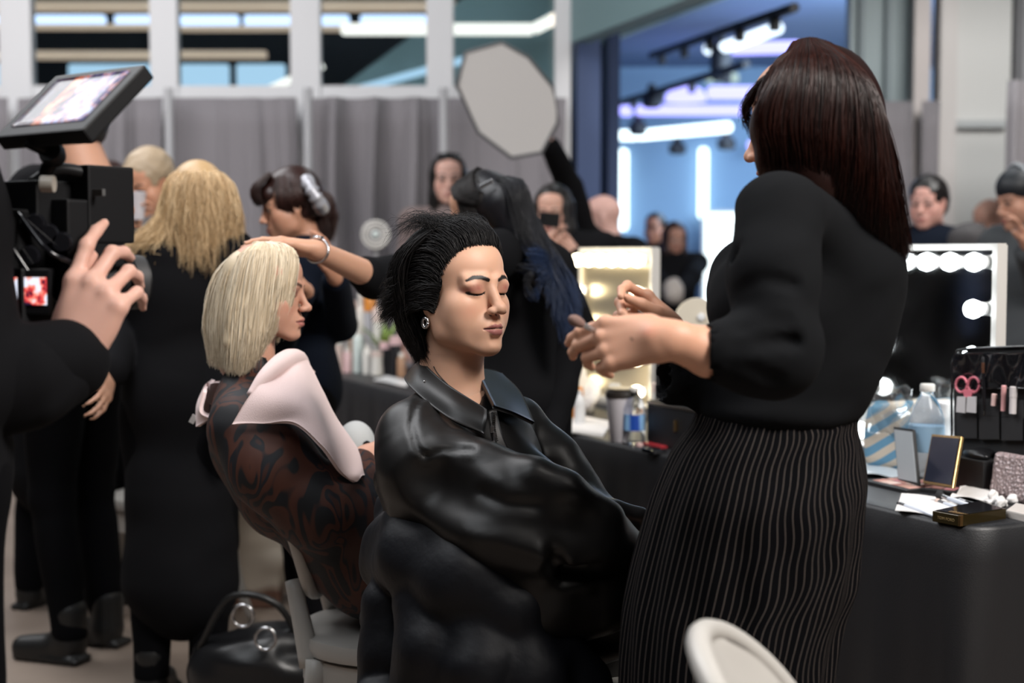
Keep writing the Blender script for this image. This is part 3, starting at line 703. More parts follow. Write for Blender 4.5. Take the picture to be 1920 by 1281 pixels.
slab('trim_23', 1785, 1885, 230, YR-.22, mat('ledge_grey', (.42, .44, .45), .6), z0=at(1800, 246, YR)[2], z1=at(1800, 232, YR)[2], dp=.04)
z = at(1700, 190, YR-.4)[2]
drape(at(1654, 200, YR-.4)[0], at(1716, 200, YR-.4)[0], YR-.4, z, 'grey drape right of the dark-red hair, left of the post', 30, seed=11)
drape(at(1734, 200, YR-.42)[0], at(1768, 200, YR-.42)[0], YR-.42, z, 'narrow grey drape behind the man in the dark sweater', 20, seed=12)
drape(at(1888, 200, YR-1.4)[0], at(2500, 200, YR-1.4)[0], YR-1.4, at(1900, 152, YR-1.4)[2], 'tall grey drape at the right edge of the picture', 80, seed=13)
# opening into the blue room
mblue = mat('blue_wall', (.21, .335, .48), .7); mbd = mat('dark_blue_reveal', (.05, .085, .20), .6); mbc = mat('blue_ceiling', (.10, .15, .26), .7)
xa, xb = at(1070, 300, YB)[0], at(1590, 300, YB)[0]
zb = at(1075, 80, YB)[2]
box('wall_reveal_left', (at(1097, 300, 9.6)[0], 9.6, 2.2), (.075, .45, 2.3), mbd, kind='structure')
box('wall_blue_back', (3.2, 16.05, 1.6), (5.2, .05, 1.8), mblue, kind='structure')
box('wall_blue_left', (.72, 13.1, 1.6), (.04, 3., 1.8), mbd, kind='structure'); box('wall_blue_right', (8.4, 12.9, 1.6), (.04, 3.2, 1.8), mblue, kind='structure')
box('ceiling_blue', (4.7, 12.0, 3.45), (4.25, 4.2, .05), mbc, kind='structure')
# bulkhead over the opening: its lower edge comes forward to the right
q0 = V3(xa, YB, zb); q1 = V3(at(1300, 0, 7.4)[0], 7.4, zb); q2 = q0+(q1-q0)*2.6
mtl = mat('teal_bulkhead', (.20, .31, .33), .6)
dirn = nrm(q2-q0); nn = V3(-dirn[1], dirn[0], 0)
if nn[1] < 0: nn = -nn
props(MB().prism([q0, q2, q2+V3(0, 0, 1.9), q0+V3(0, 0, 1.9)], nn*.12).build('wall_bulkhead_right', mtl), kind='structure')
tl = emit('white_tube_light', (.75, .93, 1.), 3.2); pv = emit('violet_tube_light', (.36, .36, 1.), 2.4); wt = emit('cool_white_tube_light', (.72, .86, 1.), 2.4)
def vtube(px, y0, y1, Y, w, label):
    a, b = at(px, y1, Y), at(px, y0, Y); o = MB().lathe([(w*.6, 0), (w, .03), (w, b[2]-a[2]-.03), (w*.6, b[2]-a[2])], a, 12).build('tube_light', tl, smooth=True)
    props(o, label, 'light', 'upright tube lights on the blue wall')
vtube(1167, 280, 432, 15.93, .062, 'upright white tube light on the blue wall, nearer the reflector'); vtube(1318, 277, 410, 15.93, .055, 'upright white tube light above the bright white screen')
a, b = at(1320, 398, 15.4), at(1650, 398, 15.4)
scr = thing('light_screen', 'large glowing white screen in the blue room left of the standing artist', 'screen', ((a[0]+b[0])/2, 15.4, 0))
zc = a[2]
MB().box(((a[0]+b[0])/2, 15.43, zc/2+.15), ((b[0]-a[0])/2+.02, .03, zc/2-.13)).build('frame', MS['grey'], scr)
MB().box(((a[0]+b[0])/2, 15.385, zc/2+.15), ((b[0]-a[0])/2-.01, .012, zc/2-.16)).build('panel', emit('screen_white', (.85, .97, 1.), 2.6), scr)
for q in (a[0]+.2, b[0]-.2): MB().box((q, 15.43, .06), (.03, .2, .06)).build('foot', MS['grey'], scr)
def seg(x0, y0, x1, y1, Y0, Y1, h, m, name, label, cat, group=None, r=None):
    a, b = at(x0, y0, Y0), at(x1, y1, Y1); rr = h/2/FPX*(Y0+Y1)/2
    o = MB().lathe([(rr*.6, 0), (rr, rr*.4), (rr, np.linalg.norm(b-a)-rr*.4), (rr*.6, np.linalg.norm(b-a))], a, 12, axis=b-a).build(name, m, smooth=True); return props(o, label, cat, group)
g1 = 'tube lights under the blue ceiling'
seg(1120, 254, 1196, 254, 15, 15, 19, tl, 'ceiling_light', 'short white tube light at the left, level with the long one', 'light', g1)
seg(1198, 254, 1368, 238, 15, 13.6, 20, tl, 'ceiling_light', 'long white tube light coming forward above the upright tubes', 'light', g1)
seg(1128, 208, 1158, 208, 14.5, 14.5, 20, pv, 'ceiling_light', 'smallest violet lamp, leftmost in the blue room', 'light', g1)
seg(1162, 208, 1186, 208, 14.5, 14.5, 20, pv, 'ceiling_light', 'second small violet lamp from the left', 'light', g1)
seg(1192, 207, 1400, 207, 14.5, 14.5, 20, pv, 'ceiling_light', 'long violet tube light below the domed one', 'light', g1)
seg(1326, 174, 1440, 174, 14, 14, 26, pv, 'ceiling_light', 'violet tube light right of the domed glow', 'light', g1)
seg(1355, 90, 1460, 52, 12, 10.6, 22, wt, 'ceiling_light', 'slanting white tube light along the dark truss', 'light', g1)
seg(1352, 92, 1500, 88, 12.4, 12.4, 24, pv, 'ceiling_light', 'pale violet tube light beside the artist hair', 'light', g1)
seg(1322, 146, 1385, 146, 13.4, 13.4, 18, emit('grey_green_glow', (.6, .8, .75), .8), 'ceiling_light', 'dim greenish lamp above the violet tubes', 'light', g1)
seg(1402, 272, 1432, 272, 15.4, 15.4, 18, pv, 'ceiling_light', 'small violet lamp behind the artist fringe', 'light', g1)
c = at(1286, 176, 14.0); o = MB().lathe([(.21, -.07), (.20, -.02), (.16, .04), (.09, .075), (.001, .085)], c, 20).build('dome_light', pv, smooth=True); props(o, 'violet dome-shaped lamp under the blue ceiling', 'light')
c = at(1330, 92, 12.2); o = MB().lathe([(.001, -.05), (.04, -.035), (.055, 0), (.04, .035), (.001, .05)], c, 16).build('spot_light', wt, smooth=True); props(o, 'round white spot lamp on the dark truss', 'light')
mt = mat('truss_black', (.008, .009, .014), .6)
def truss(x0, y0, Y0, x1, y1, Y1, r, label):
    a, b = at(x0, y0, Y0), at(x1, y1, Y1); t = thing('lighting_truss', label, 'truss', a, 'dark lighting trusses')
    MB().lathe([(r, 0), (r, np.linalg.norm(b-a))], a, 8, axis=b-a).build('rail', mt, t)
    for q in np.linspace(.1, .9, 5):
        p = a+(b-a)*q; MB().box(p+V3(0, 0, -.05), (.03, .04, .05)).build('clamp', mt, t, bevel=.01)
truss(1222, 104, 12.2, 1490, 14, 8.4, .032, 'dark truss slanting over the blue room opening'); truss(1122, 205, 15, 1400, 120, 11, .032, 'lower dark truss above the violet lamps')
for px, py, Y, h, w in ((1352, 98, 12, .2, 'tallest, hanging from the truss middle'), (1196, 232, 14.6, .10, 'between the left white tubes'), (1270, 272, 15, .08, 'under the long white tube'), (1362, 262, 14, .08, 'by the end of the long white tube'), (1222, 178, 13.2, .10, 'left of the domed lamp'), (1140, 185, 14.2, .10, 'above the smallest violet lamp')):
    c = at(px, py, Y); t = MB().lathe([(.03, h), (.05, h*.3), (.09, 0), (.09, -h), (.06, -h*1.2)], c, 12).build('spot_fixture', mt, smooth=True); props(t, 'black ceiling spotlight, '+w, 'spotlight', 'black spotlights in the blue room')
# unseen area lamps: ceiling panels, softlights added to brighten parts, drape and blue washes
def area(name, loc, size, power, col, rot=(0, 0, 0), sy=None, spread=None):
    l = bpy.data.lights.new(name, 'AREA'); l.energy = power; l.color = col; l.size = size
    if sy: l.shape = 'RECTANGLE'; l.size_y = sy
    o = bpy.data.objects.new(name, l); COL.objects.link(o); o.location = loc; o.rotation_euler = rot; return o
def aim(o, tgt):
    from mathutils import Vector
    d = Vector(tgt)-o.location; o.rotation_euler = d.to_track_quat('-Z', 'Y').to_euler()
area('hall_panel', (-3, 5.5, 4.4), 3., 130, (.95, .97, 1.))
area('hall_panel', (1.5, 7.6, 4.4), 2.4, 60, (.95, .97, 1.))
o = area('unseen_softlight', (2.1, .8, 3.5), 1.2, 200, (1., .95, .90)); aim(o, (-.1, 2.6, 1.2))
o = area('unseen_softlight', (-1.3, 3.0, 3.9), 1.6, 60, (.98, .98, 1.)); aim(o, (-.7, 3.3, 1.0))  # added lamp to brighten the seated blonde
o = area('unseen_softlight', (-1.5, .9, 3.9), 1.8, 42, (.92, .96, 1.)); aim(o, (-.2, 3.5, 1.0))
o = area('unseen_softlight', (3.3, 5.6, 4.2), 2.0, 190, (1., .98, .95)); aim(o, (2.9, 9.2, 2.0))  # added lamp to brighten the right-hand wall
o = area('drape_wash', (-3.2, 6.2, 4.2), 3., 110, (1., .97, .96)); aim(o, (-2.4, 9., 1.7))
area('blue_wash', (3.4, 12.8, 3.2), 3., 160, (.58, .77, 1.)); o = area('blue_wash', (3.2, 10.6, 3.0), 2., 330, (.62, .80, 1.)); aim(o, (3.2, 16, 1.8))
w = bpy.data.worlds.new('world'); bpy.context.scene.world = w; w.use_nodes = True
w.node_tree.nodes['Background'].inputs[0].default_value = (.55, .62, .75, 1); w.node_tree.nodes['Background'].inputs[1].default_value = .12
# ------------------------------------------------------------------ camera
cd = bpy.data.cameras.new('camera'); cam = bpy.data.objects.new('camera', cd); COL.objects.link(cam)
cam.location = (0, 0, CAMZ); cam.rotation_euler = (pi/2-PITCH, 0, 0); cd.sensor_width = 36; cd.lens = FPX/1920*36; cd.clip_end = 100; cd.clip_start = .05
cd.dof.use_dof = True; cd.dof.focus_distance = 2.66; cd.dof.aperture_fstop = 2.5; cd.dof.aperture_blades = 0
sc = bpy.context.scene; sc.camera = cam
sc.view_settings.view_transform = 'Standard'; sc.view_settings.look = 'None'; sc.view_settings.gamma = 1; sc.view_settings.exposure = 0; sc.view_settings.use_curve_mapping = False
# ------------------------------------------------------------------ seated model in the black leather jacket
D0 = 2.667
def A(px, py, dd=0.): return at(px, py, D0+dd)
mleather = bump(mat('black_leather', (.0065, .006, .006), .40, spec=.38), 500, .12, .0006)
def seated_model():
    root = thing('person', 'seated person with closed eyes, swept-back black hair, hoop earring and black leather jacket', 'person', (at(880, 1200, 2.75)[0], 2.75, 0))
    f = Fr(A(862, 549, .0), 45, -3, 0, 1.03)
    P = Paint((.66, .38, .26))
    S = SDF(.0017, .012)
    head(S, P, f, closed=True, lipc=(.36, .135, .12), browc=(.010, .006, .005), shadow=(.36, .13, .095), neck=.13, necktilt=.012, jaw=1.0)
    S.cap(f(0, -.03, -.13), A(858, 800, .03), .052, .062, .03)
    S.ell(A(870, 865, .02), (.130, .110, .14), k=.03); S.cap(A(870, 805, .02), A(960, 805, .13), .045, .04, .03); S.cap(A(870, 805, .02), A(785, 820, -.12), .045, .04, .03)
    hv, hf_, hc = arr(S, P, clip=(f.o+V3(-.13, -.16, -.30), f.o+V3(.13, .16, .2)))
    B = SDF(.009, .03)
    B.ell(A(870, 860, .02), (.14, .12, .145)); B.ell(A(868, 1040, .02), (.13, .12, .14)); B.ell(A(860, 1215, .02), (.16, .15, .12))
    sl, sr = A(968, 800, .13), A(775, 815, -.12)
    B.cap(A(870, 805, .02), sl, .05, .048); B.cap(A(870, 805, .02), sr, .05, .048)
    limb(B, sr, A(935, 965, -.22), A(1170, 1040, -.16), .05, .043, .028); limb(B, sl, A(1060, 930, .10), A(1170, 992, -.02), .05, .042, .027)
    hand(B, None, A(1172, 1040, -.16), (1, .1, -.12), (0, .3, -1), (0, 1, 0), .95); hand(B, None, A(1207, 1000, -.02), (1, -.1, -.1), (0, 0, -1), (0, -1, 0), .95)
    kn1, kn2 = at(1255, 1120, 2.58), at(1330, 1175, 2.9)
    limb(B, A(830, 1235, -.07), kn1, at(1265, 1690, 2.6), .085, .062, .04); limb(B, A(900, 1235, .10), kn2, at(1350, 1650, 2.95), .085, .062, .04)
    for kk in (at(1265, 1700, 2.6), at(1350, 1660, 2.95)): kk = V3(kk[0], kk[1], .08); B.cap(kk, kk+V3(.14, -.1, -.045), .036, .026)
    bv, bf_, bc = arr(B, Paint((.66, .38, .26)))
    joined('body', [(hv, hf_, hc), (bv, bf_, bc)], MS['skin2'], root)
    # hair: swept up and back, teased
    hm = hairmat('black_hair', (.0035, .003, .0035), (.010, .008, .0075), rough=.5, spec=.2)
    H = SDF(.004, .02)
    H.ell(f(0, -.030, .050), np.array((.079, .088, .084)), f.M, 0); H.ell(f(0, -.072, .035), (.076, .066, .076), f.M, .03)
    H.ell(f(0, -.070, -.015), (.068, .052, .070), f.M, .03); H.ell(f(.0, -.058, -.068), (.050, .036, .050), f.M, .03)
    H.ell(f(0, .018, .100), (.052, .046, .026), f.M, .02)
    for q in (-1, 1): H.ell(f(q*.066, .000, .026), (.014, .034, .036), f.M, .02)
    H.ell(f(0, .100, .012), (.082, .060, .074), f.M, .008, '-')
    for q in (-1, 1): H.ell(f(q*.085, .046, -.040), (.045, .046, .052), f.M, .008, '-'); H.ell(f(q*.086, .034, .002), (.024, .030, .044), f.M, .006, '-'); H.ell(f(q*.088, .058, .020), (.034, .034, .050), f.M, .008, '-'); H.ell(f(q*.095, -.006, -.034), (.032, .026, .028), f.M, .006, '-')
    H.ell(f(0, .03, -.11), (.09, .07, .07), f.M, .01, '-')
    H.post = wrinkle(60, .0022, seed=3)
    link('hair', H.mesh('hair', attr=lambda v: {'rnd': np.full(len(v), .1), 'tt': np.full(len(v), .2)}), hm, root)
    gs = []
    hl = [(-.066, .004, -.016), (-.071, .018, .012), (-.067, .032, .040), (-.058, .048, .064), (-.040, .060, .079), (-.018, .068, .085), (0, .070, .084)]
    hl = hl+[(-x, y, z) for x, y, z in hl[-2::-1]]
    for x, y, z in catmull(np.array(hl), 25):
        u = np.clip((z-.0)/.085, 0, 1); k = np.clip(abs(x)/.07, 0, 1)
        gs.append([f(x, y-.002, z), f(x*1.07, y-.010, z+.005+.016*u), f(x*1.15+.0, y-.042, z+.010+.030*u), f(x*1.20, y-.085, z+.004+.032*u-.010*k), f(x*1.12, y-.124, z-.008+.026*u-.014*k), f(x*.95, y-.152, z-.020+.014*u-.018*k)])
    strands('hair_strands', gs, 6500, (.008, .009, .014, .018, .022), .00060, hm, root, npts=12, wob=.005, lenvar=.4, seed=2)
    strands('hair_strands', gs, 2600, (.0035, .004, .006, .008), .00055, hm, root, npts=12, wob=.003, lenvar=.75, seed=12)
    gs2 = []
    for t in np.linspace(-1, 1, 15):        # crown, sides and nape combed back and down
        a = t*R(86); x = .080*sin(a); y0 = -.012-.088*cos(a)
        gs2.append([f(x*.8, y0*.6+.02, .112), f(x*1.10, y0*1.05-.008, .078), f(x*1.16, y0*1.18-.022, .030), f(x*1.06, y0*1.10-.022, -.030), f(x*.86, y0*.92-.02, -.085), f(x*.66, y0*.75-.012, -.125)])
    strands('hair_strands', gs2, 5200, (.006, .012, .014, .010), .00062, hm, root, npts=12, wob=.005, lenvar=.35, seed=3)
    for sg in (-1, 1):
        ge = [[f(sg*.0715, .026-.004*i, .016-.010*i), f(sg*.0800, .010-.002*i, .018-.009*i), f(sg*.0885, -.016, .014-.008*i), f(sg*.0900, -.045, .006-.008*i), f(sg*.082, -.078, -.010-.008*i)] for i in range(6)]
        strands('hair_strands', ge, 1500, (.0055, .005, .006, .009), .00055, hm, root, npts=12, wob=.002, lenvar=.3, seed=14)
    fly = []
    for t in np.linspace(-1, 1, 9):
        x = .055*t; fly.append([f(x, .04-.03*abs(t), .090), f(x*1.2, .005, .120), f(x*1.4, -.05, .134), f(x*1.5, -.115, .122-.02*abs(t))])
    strands('hair_strands', fly, 700, (.008, .014, .026), .0004, hm, root, npts=12, wob=.012, lenvar=.6, seed=6, freq=1.4)
    # hoop earring on the near ear
    ec = f(-.0795, -.008, -.052); u, v = f.d(.35, .94, 0), f.d(0, 0, 1); a = np.linspace(0, 2*pi, 25)
    tube('earring', [ec+(u*cos(q)*.0055+v*sin(q)*.0088) for q in a], .0031, MS['metal'], root, 8)
    c0 = f(-.0, -.03, -.145)
    tube('necklace', [A(806, 668, -.01), A(818, 697, -.045), A(840, 722, -.07), A(850, 735, -.08)], .0011, mat('dark_chain', (.06, .05, .045), .3, .8), root, 6, 30)
    # jacket
    J = SDF(.0055, .03)
    J.cap(A(852, 775, .03), A(778, 812, -.10), .062, .064, 0); J.cap(A(880, 770, .03), A(965, 792, .13), .060, .050)
    J.ell(A(867, 878, .015), (.157, .143, .157), k=.04); J.ell(A(862, 1040, .03), (.150, .14, .17), k=.05); J.ell(A(862, 1200, .03), (.17, .15, .12), k=.05)
    J.chain([A(772, 835, -.12), A(800, 880, -.15), A(930, 965, -.22), A(1010, 990, -.23), A(1110, 1020, -.21), A(1195, 1055, -.17)], [.066, .085, .100, .090, .066, .046], .03)
    J.cap(A(745, 900, -.05), A(800, 960, -.12), .040, .075, .03)
    J.chain([A(972, 805, .14), A(1030, 870, .12), A(1065, 925, .09), A(1150, 985, -.0), A(1225, 1010, -.01)], [.054, .062, .060, .036, .036], .03)
    J.chain([A(905, 850, -.07), A(1000, 930, -.08), A(1060, 985, -.1)], [.06, .06, .05], .04)
    J.chain([A(900, 1065, -.12), A(1010, 1110, -.17), A(1120, 1110, -.17), A(1190, 1108, -.14)], [.12, .105, .066, .050], .04)
    J.cap(A(900, 1180, -.05), A(1150, 1160, -.02), .13, .07, .05)
    # shaped folds, seams
    rd = lambda pts, r, k=.018, op='+': J.chain([A(*p) for p in pts], [r]*len(pts) if np.isscalar(r) else r, k, op)
    rd([(868, 838, -.185), (905, 862, -.215), (1000, 893, -.26), (1060, 920, -.265), (1140, 965, -.24)], [.02, .026, .028, .026, .02], .03)
    rd([(905, 925, -.275), (965, 945, -.30), (1015, 990, -.30), (1035, 1035, -.27)], .016, .03)
    rd([(1050, 1005, -.295), (1026, 1045, -.275), (1022, 1078, -.262), (1045, 1100, -.262), (1100, 1100, -.25)], .010, .014)
    rd([(1042, 1020, -.33), (1040, 1060, -.30), (1062, 1084, -.285), (1110, 1072, -.27)], .014, .016, '-')
    rd([(1062, 1062, -.26), (1120, 1068, -.26), (1185, 1070, -.235)], .016, .014, '-')
    
    rd([(800, 905, -.280), (900, 938, -.356), (1000, 968, -.366), (1100, 1002, -.340)], .055, .03, '-')
    rd([(1100, 925, .02), (1150, 955, -.04), (1200, 968, -.04)], .016, .02)
    J.cap(f(0, -.02, -.14), A(858, 745, .01), .053, .058, .006, '-'); J.cap(A(858, 690, .01), A(886, 752, -.08), .050, .024, .006, '-')
    seams = [([(800, 735), (778, 765), (771, 800), (782, 840), (797, 856)], .0024, 5., -.02), ([(797, 856), (830, 844), (885, 843)], .0024, 5., -.02), ([(905, 925), (950, 945), (1005, 948)], .0030, 9, -.1)]
    def fold_lines(x, y, z):
        d = 0; X, Z = proj(x, y, z)
        for pts, dep, w, yl in seams:
            b = np.full(len(x), 1e3)
            for (ax_, az_), (bx_, bz_) in zip(pts[:-1], pts[1:]):
                ux, uz = bx_-ax_, bz_-az_; h = np.clip(((X-ax_)*ux+(Z-az_)*uz)/(ux*ux+uz*uz), 0, 1); b = np.minimum(b, np.hypot(X-ax_-h*ux, Z-az_-h*uz))
            d = d+dep*np.exp(-(b/w)**2)*(y < D0+yl)-dep*.5*np.exp(-((b-2.4*w)/(1.4*w))**2)*(y < D0+yl)
        return d
    J.post = lambda x, y, z: wrinkle(11, .0028, (1, 1, 1.2), 2.)(x, y, z)+wrinkle(31, .0009, (1, 1, 1.7), 5.)(x, y, z)+fold_lines(x, y, z)
    jk = link('leather_jacket', J.mesh('leather_jacket'), mleather, root)
    # collar leaves
    sheet('collar', [[A(893, 690, .06), A(838, 676, .095), A(800, 671, .06), A(803, 690, -.025), A(845, 727, -.095), A(912, 770, -.135)],
                     [A(900, 700, .085), A(836, 690, .120), A(783, 684, .075), A(784, 708, -.045), A(842, 754, -.130), A(912, 790, -.160)],
                     [A(905, 712, .085), A(836, 705, .120), A(768, 704, .070), A(770, 727, -.055), A(842, 785, -.150), A(908, 814, -.168)]], mleather, jk, .007, 14, 50)
    sheet('collar', [[A(890, 690, .06), A(905, 722, -.02), A(926, 764, -.115)],
                     [A(922, 695, .095), A(945, 735, .01), A(962, 776, -.095)],
                     [A(940, 702, .115), A(975, 738, .05), A(1000, 794, -.060)]], mleather, jk, .007, 16, 24)
    # front placket and zip
    sheet('placket', [[A(915, 772, -.15), A(925, 830, -.185), A(960, 905, -.2)], [A(930, 766, -.145), A(944, 826, -.175), A(985, 900, -.185)]], mleather, jk, .008, 6, 20)
    mz = mat('dark_zip_metal', (.25, .24, .23), .3, 1.)
    zp = catmull([A(928, 770, -.158), A(926, 800, -.172), A(931, 826, -.19)], 16); z = MB()
    for i, p in enumerate(zp): z.box(p, (.0030, .002, .0008))
    z.build('zip_teeth', mz, jk)
    z = MB(); z.box(A(923, 805, -.185), (.0035, .003, .006)); z.box(A(927, 820, -.190), (.0022, .0015, .009)); z.build('zip_pull', MS['metal'], jk, bevel=.0008)
    for p in ((796, 716, -.075), (803, 722, -.08)):
        MB().lathe([(.001, 0), (.0022, .001), (.001, .002)], A(*p), 8, axis=(0, -1, .3)).build('snap', MS['metal'], jk, smooth=True)
    T = SDF(.009, .03); limb(T, A(850, 1235, -.06), kn1, V3(kn1[0]+.02, kn1[1], .14), .10, .074, .055); limb(T, A(900, 1235, .10), kn2, V3(kn2[0]+.02, kn2[1], .14), .10, .074, .055)
    T.post = wrinkle(12, .004); link('trousers', T.mesh('trousers'), mleather, root)
    for kk in (at(1265, 1700, 2.6), at(1350, 1660, 2.95)):
        W = SDF(.009, .02); kk = V3(kk[0], kk[1], .08); W.cap(kk+V3(0, 0, .05), kk, .05, .048); W.cap(kk+V3(0, 0, -.03), kk+V3(.15, -.1, -.045), .046, .036); W.box(V3(kk[0], kk[1], -.1), (.5, .5, .1), I3, .001, 0, '-')
        link('shoe', W.mesh('shoe'), MS['shoe'], root)
    return root
model = seated_model()
# quilted coat hung over the back of her chair
def puffer():
    C = at(830, 1200, 2.80); S = SDF(.008, .02); g = np.random.default_rng(4)
    m = bump(mat('puffer_nylon', (.0045, .005, .0075), .55, spec=.28), 60, .25, .004)
    B = lambda px, py, dd: at(px, py, 2.62+dd)
    S.chain([B(735, 1020, .05), B(790, 985, -.08), B(860, 1010, -.14), B(925, 1070, -.16)], [.055, .068, .075, .070], .02)
    S.chain([B(725, 1060, .05), B(790, 1045, -.12), B(870, 1085, -.18), B(950, 1140, -.19)], [.050, .075, .085, .07], .02)
    S.chain([B(712, 1160, .02), B(728, 1130, -.04), B(735, 1230, -.06), B(725, 1320, -.06)], [.04, .048, .06, .06], .012)
    S.chain([B(800, 1140, -.16), B(815, 1215, -.19), B(805, 1300, -.18)], [.062, .072, .07], .012)
    S.chain([B(880, 1160, -.20), B(895, 1240, -.22), B(900, 1330, -.2)], [.06, .075, .075], .012)
    S.chain([B(960, 1190, -.18), B(985, 1270, -.2), B(1010, 1350, -.2)], [.07, .08, .08], .014)
    S.chain([B(1040, 1230, -.16), B(1070, 1300, -.16), B(1100, 1370, -.16)], [.06, .075, .07], .014)
    for i in range(5): S.ell(B(720+85*i, 1345+8*(i % 2), -.12), (.07, .07, .075), k=.014)
    for i in range(4): S.ell(B(735+90*i, 1450, -.08), (.068, .065, .07), k=.014)
    S.chain([B(735, 985, .10), B(745, 950, .12), B(800, 965, .0)], [.03, .04, .05], .02)
    S.post = lambda x, y, z: wrinkle(26, .003, (1, 1, .5), 1.)(x, y, z)+wrinkle(60, .001, (1, 1, .6), 3.)(x, y, z)
    o = link('puffer_coat', S.mesh('puffer_coat'), m); props(o, 'black quilted puffer coat draped over the chair back behind the leather jacket', 'coat'); return o
puffer()
# ------------------------------------------------------------------ standing make-up artist
D1 = 2.26
def Mk(px, py, dd=0.): return at(px, py, D1+dd)
def artist():
    root = thing('person', 'standing person with long dark-red hair, black jumper and striped skirt, holding two brushes', 'person', (at(1450, 1200, 2.33)[0], 2.33, 0))
    skin = (.62, .33, .22); fwd = nrm((-.92, .40, 0)); left = nrm((-.40, -.92, 0))
    f = Fr(Mk(1517, 232, .07), -118, 10, 0, 1.02)
    P = Paint(skin)
    # head and neck, forearms and hands are sculpted finer than the covered rest
    S = SDF(.003, .012); head(S, P, f, lipc=(.36, .13, .12), browc=(.04, .02, .015), neck=.12)
    S.ell(Mk(1545, 470, .05), (.11, .11, .12), k=.04); S.cap(Mk(1540, 395, .05), Mk(1625, 430, .16), .05, .045, .03); S.cap(Mk(1530, 390, .05), Mk(1470, 405, -.12), .05, .05, .03)
    hp = arr(S, P, clip=(f.o+V3(-.18, -.22, -.20), f.o+V3(.22, .22, .2)))
    # near (left) forearm and hand, back of the hand to the camera, pinching a brush
    W = Mk(1243, 638, -.27); E = Mk(1452, 668, -.20)
    S = SDF(.0021, .008); P2 = Paint(skin)
    S.cap(E, Mk(1330, 660, -.24), .042, .036, flat=((0, 0, 1), .98)); S.cap(Mk(1330, 660, -.24), W+V3(.012, 0, 0), .036, .0265)
    S.cap(W+V3(.02, 0, .0), W+V3(-.01, 0, 0), .0265, .0250, .01, flat=((0, 1, .2), .85))
    nf = nrm((-.90, .40, -.10)); npn = nrm((.36, .86, -.34)); nt = (0, .2, 1)
    hand(S, P2, W, nf, npn, nt, 1.02, curl=((16, 24, 14), (24, 30, 14), (33, 36, 16), (42, 40, 18)), spread=(-7, -3, 2, 6), th=(0, 16, (6, 6)))
    P2.dab(Mk(1186, 637, -.29), (.0042, .03, .0062), (.03, .02, .018), rotm(0, 0, R(-40)), .5)
    P2.dab(Mk(1215, 622, -.29), (.020, .03, .012), (.62, .20, .13), I3, 1., .5)
    a1 = arr(S, P2)
    # far (right) hand holding the second brush
    S = SDF(.0026, .008); W2 = Mk(1268, 640, .02)
    S.cap(Mk(1345, 716, .06), W2, .034, .026)
    t2 = hand(S, None, W2, (-.62, .10, .5), (-.4, -.75, -.2), (-.3, -.2, .8), .95, curl=((35, 50, 25), (60, 65, 30), (65, 70, 30), (65, 70, 30)), th=(12, 30, (20, 10)))
    a2 = arr(S, Paint(skin))
    # covered body
    B = SDF(.010, .03); sl, sr = Mk(1462, 412, -.12), Mk(1632, 440, .20)
    B.ell(Mk(1540, 500, .04), (.12, .12, .14)); B.ell(Mk(1490, 640, .03), (.10, .10, .13)); B.ell(Mk(1450, 850, .06), (.11, .10, .12))
    B.cap(Mk(1545, 420, .04), sl, .055, .045); B.cap(Mk(1545, 420, .04), sr, .055, .045)
    B.cap(sl, E, .045, .040); limb(B, sr, Mk(1440, 690, .22), Mk(1352, 714, .07), .045, .038, .032)
    hl, hr = Mk(1420, 900, -.0), Mk(1500, 900, .14)
    for h_, sx in ((hl, -.05), (hr, .07)):
        k_ = V3(h_[0]-.06+sx*.3, h_[1], .50); a_ = V3(h_[0]-.04+sx, h_[1]+.02, .09)
        limb(B, h_, k_, a_, .085, .058, .036); B.cap(a_+V3(0, 0, -.02), a_+V3(-.13, .05, -.055), .034, .025)
    bp = arr(B, Paint(skin))
    joined('body', [hp, a1, a2, bp], MS['skin2'], root)
    # jumper
    T = SDF(.0065, .03)
    T.cap(Mk(1548, 425, .04), Mk(1462, 408, -.12), .066, .062, .0); T.cap(Mk(1560, 430, .05), Mk(1628, 452, .17), .066, .052)
    T.ell(Mk(1555, 500, .05), (.115, .13, .13), k=.05); T.ell(Mk(1585, 560, .06), (.085, .12, .13), k=.05)
    T.ell(Mk(1420, 565, -.02), (.080, .10, .085), k=.06); T.ell(Mk(1400, 545, .08), (.066, .07, .08), k=.05)
    T.ell(Mk(1510, 640, .04), (.125, .125, .12), k=.05); T.ell(Mk(1470, 720, .04), (.128, .125, .080), k=.05)
    T.ell(Mk(1458, 768, .04), (.128, .13, .040), k=.03)
    T.chain([Mk(1462, 408, -.14), Mk(1452, 520, -.19), Mk(1452, 640, -.22), Mk(1450, 668, -.22)], [.064, .066, .062, .060], .02)
    T.chain([Mk(1450, 662, -.215), Mk(1400, 662, -.235), Mk(1350, 660, -.245)], [.062, .056, .048], .02)
    T.chain([sr, Mk(1445, 690, .22), Mk(1335, 716, .07), Mk(1262, 714, .04)], [.058, .055, .046, .042], .02)
    T.cap(Mk(1262, 714, .04), Mk(1238, 713, .035), .028, .028, .003, '-')
    T.cap(Mk(1334, 660, -.245), Mk(1290, 658, -.25), .0350, .0350, .003, '-')
    T.ell(Mk(1575, 352, .06), (.070, .075, .050), k=.01, op='-')
    cr = lambda pts, r=.006, k=.014, op='-': T.chain([Mk(*p) for p in pts], [r]*len(pts), k, op)
    cr([(1392, 612, -.285), (1430, 598, -.295), (1480, 600, -.285)]); cr([(1385, 650, -.30), (1430, 640, -.295), (1490, 640, -.275)])
    cr([(1380, 540, -.24), (1430, 520, -.265), (1490, 535, -.26)], .005); cr([(1496, 420, -.17), (1506, 500, -.19), (1500, 600, -.2)], .008, .02)
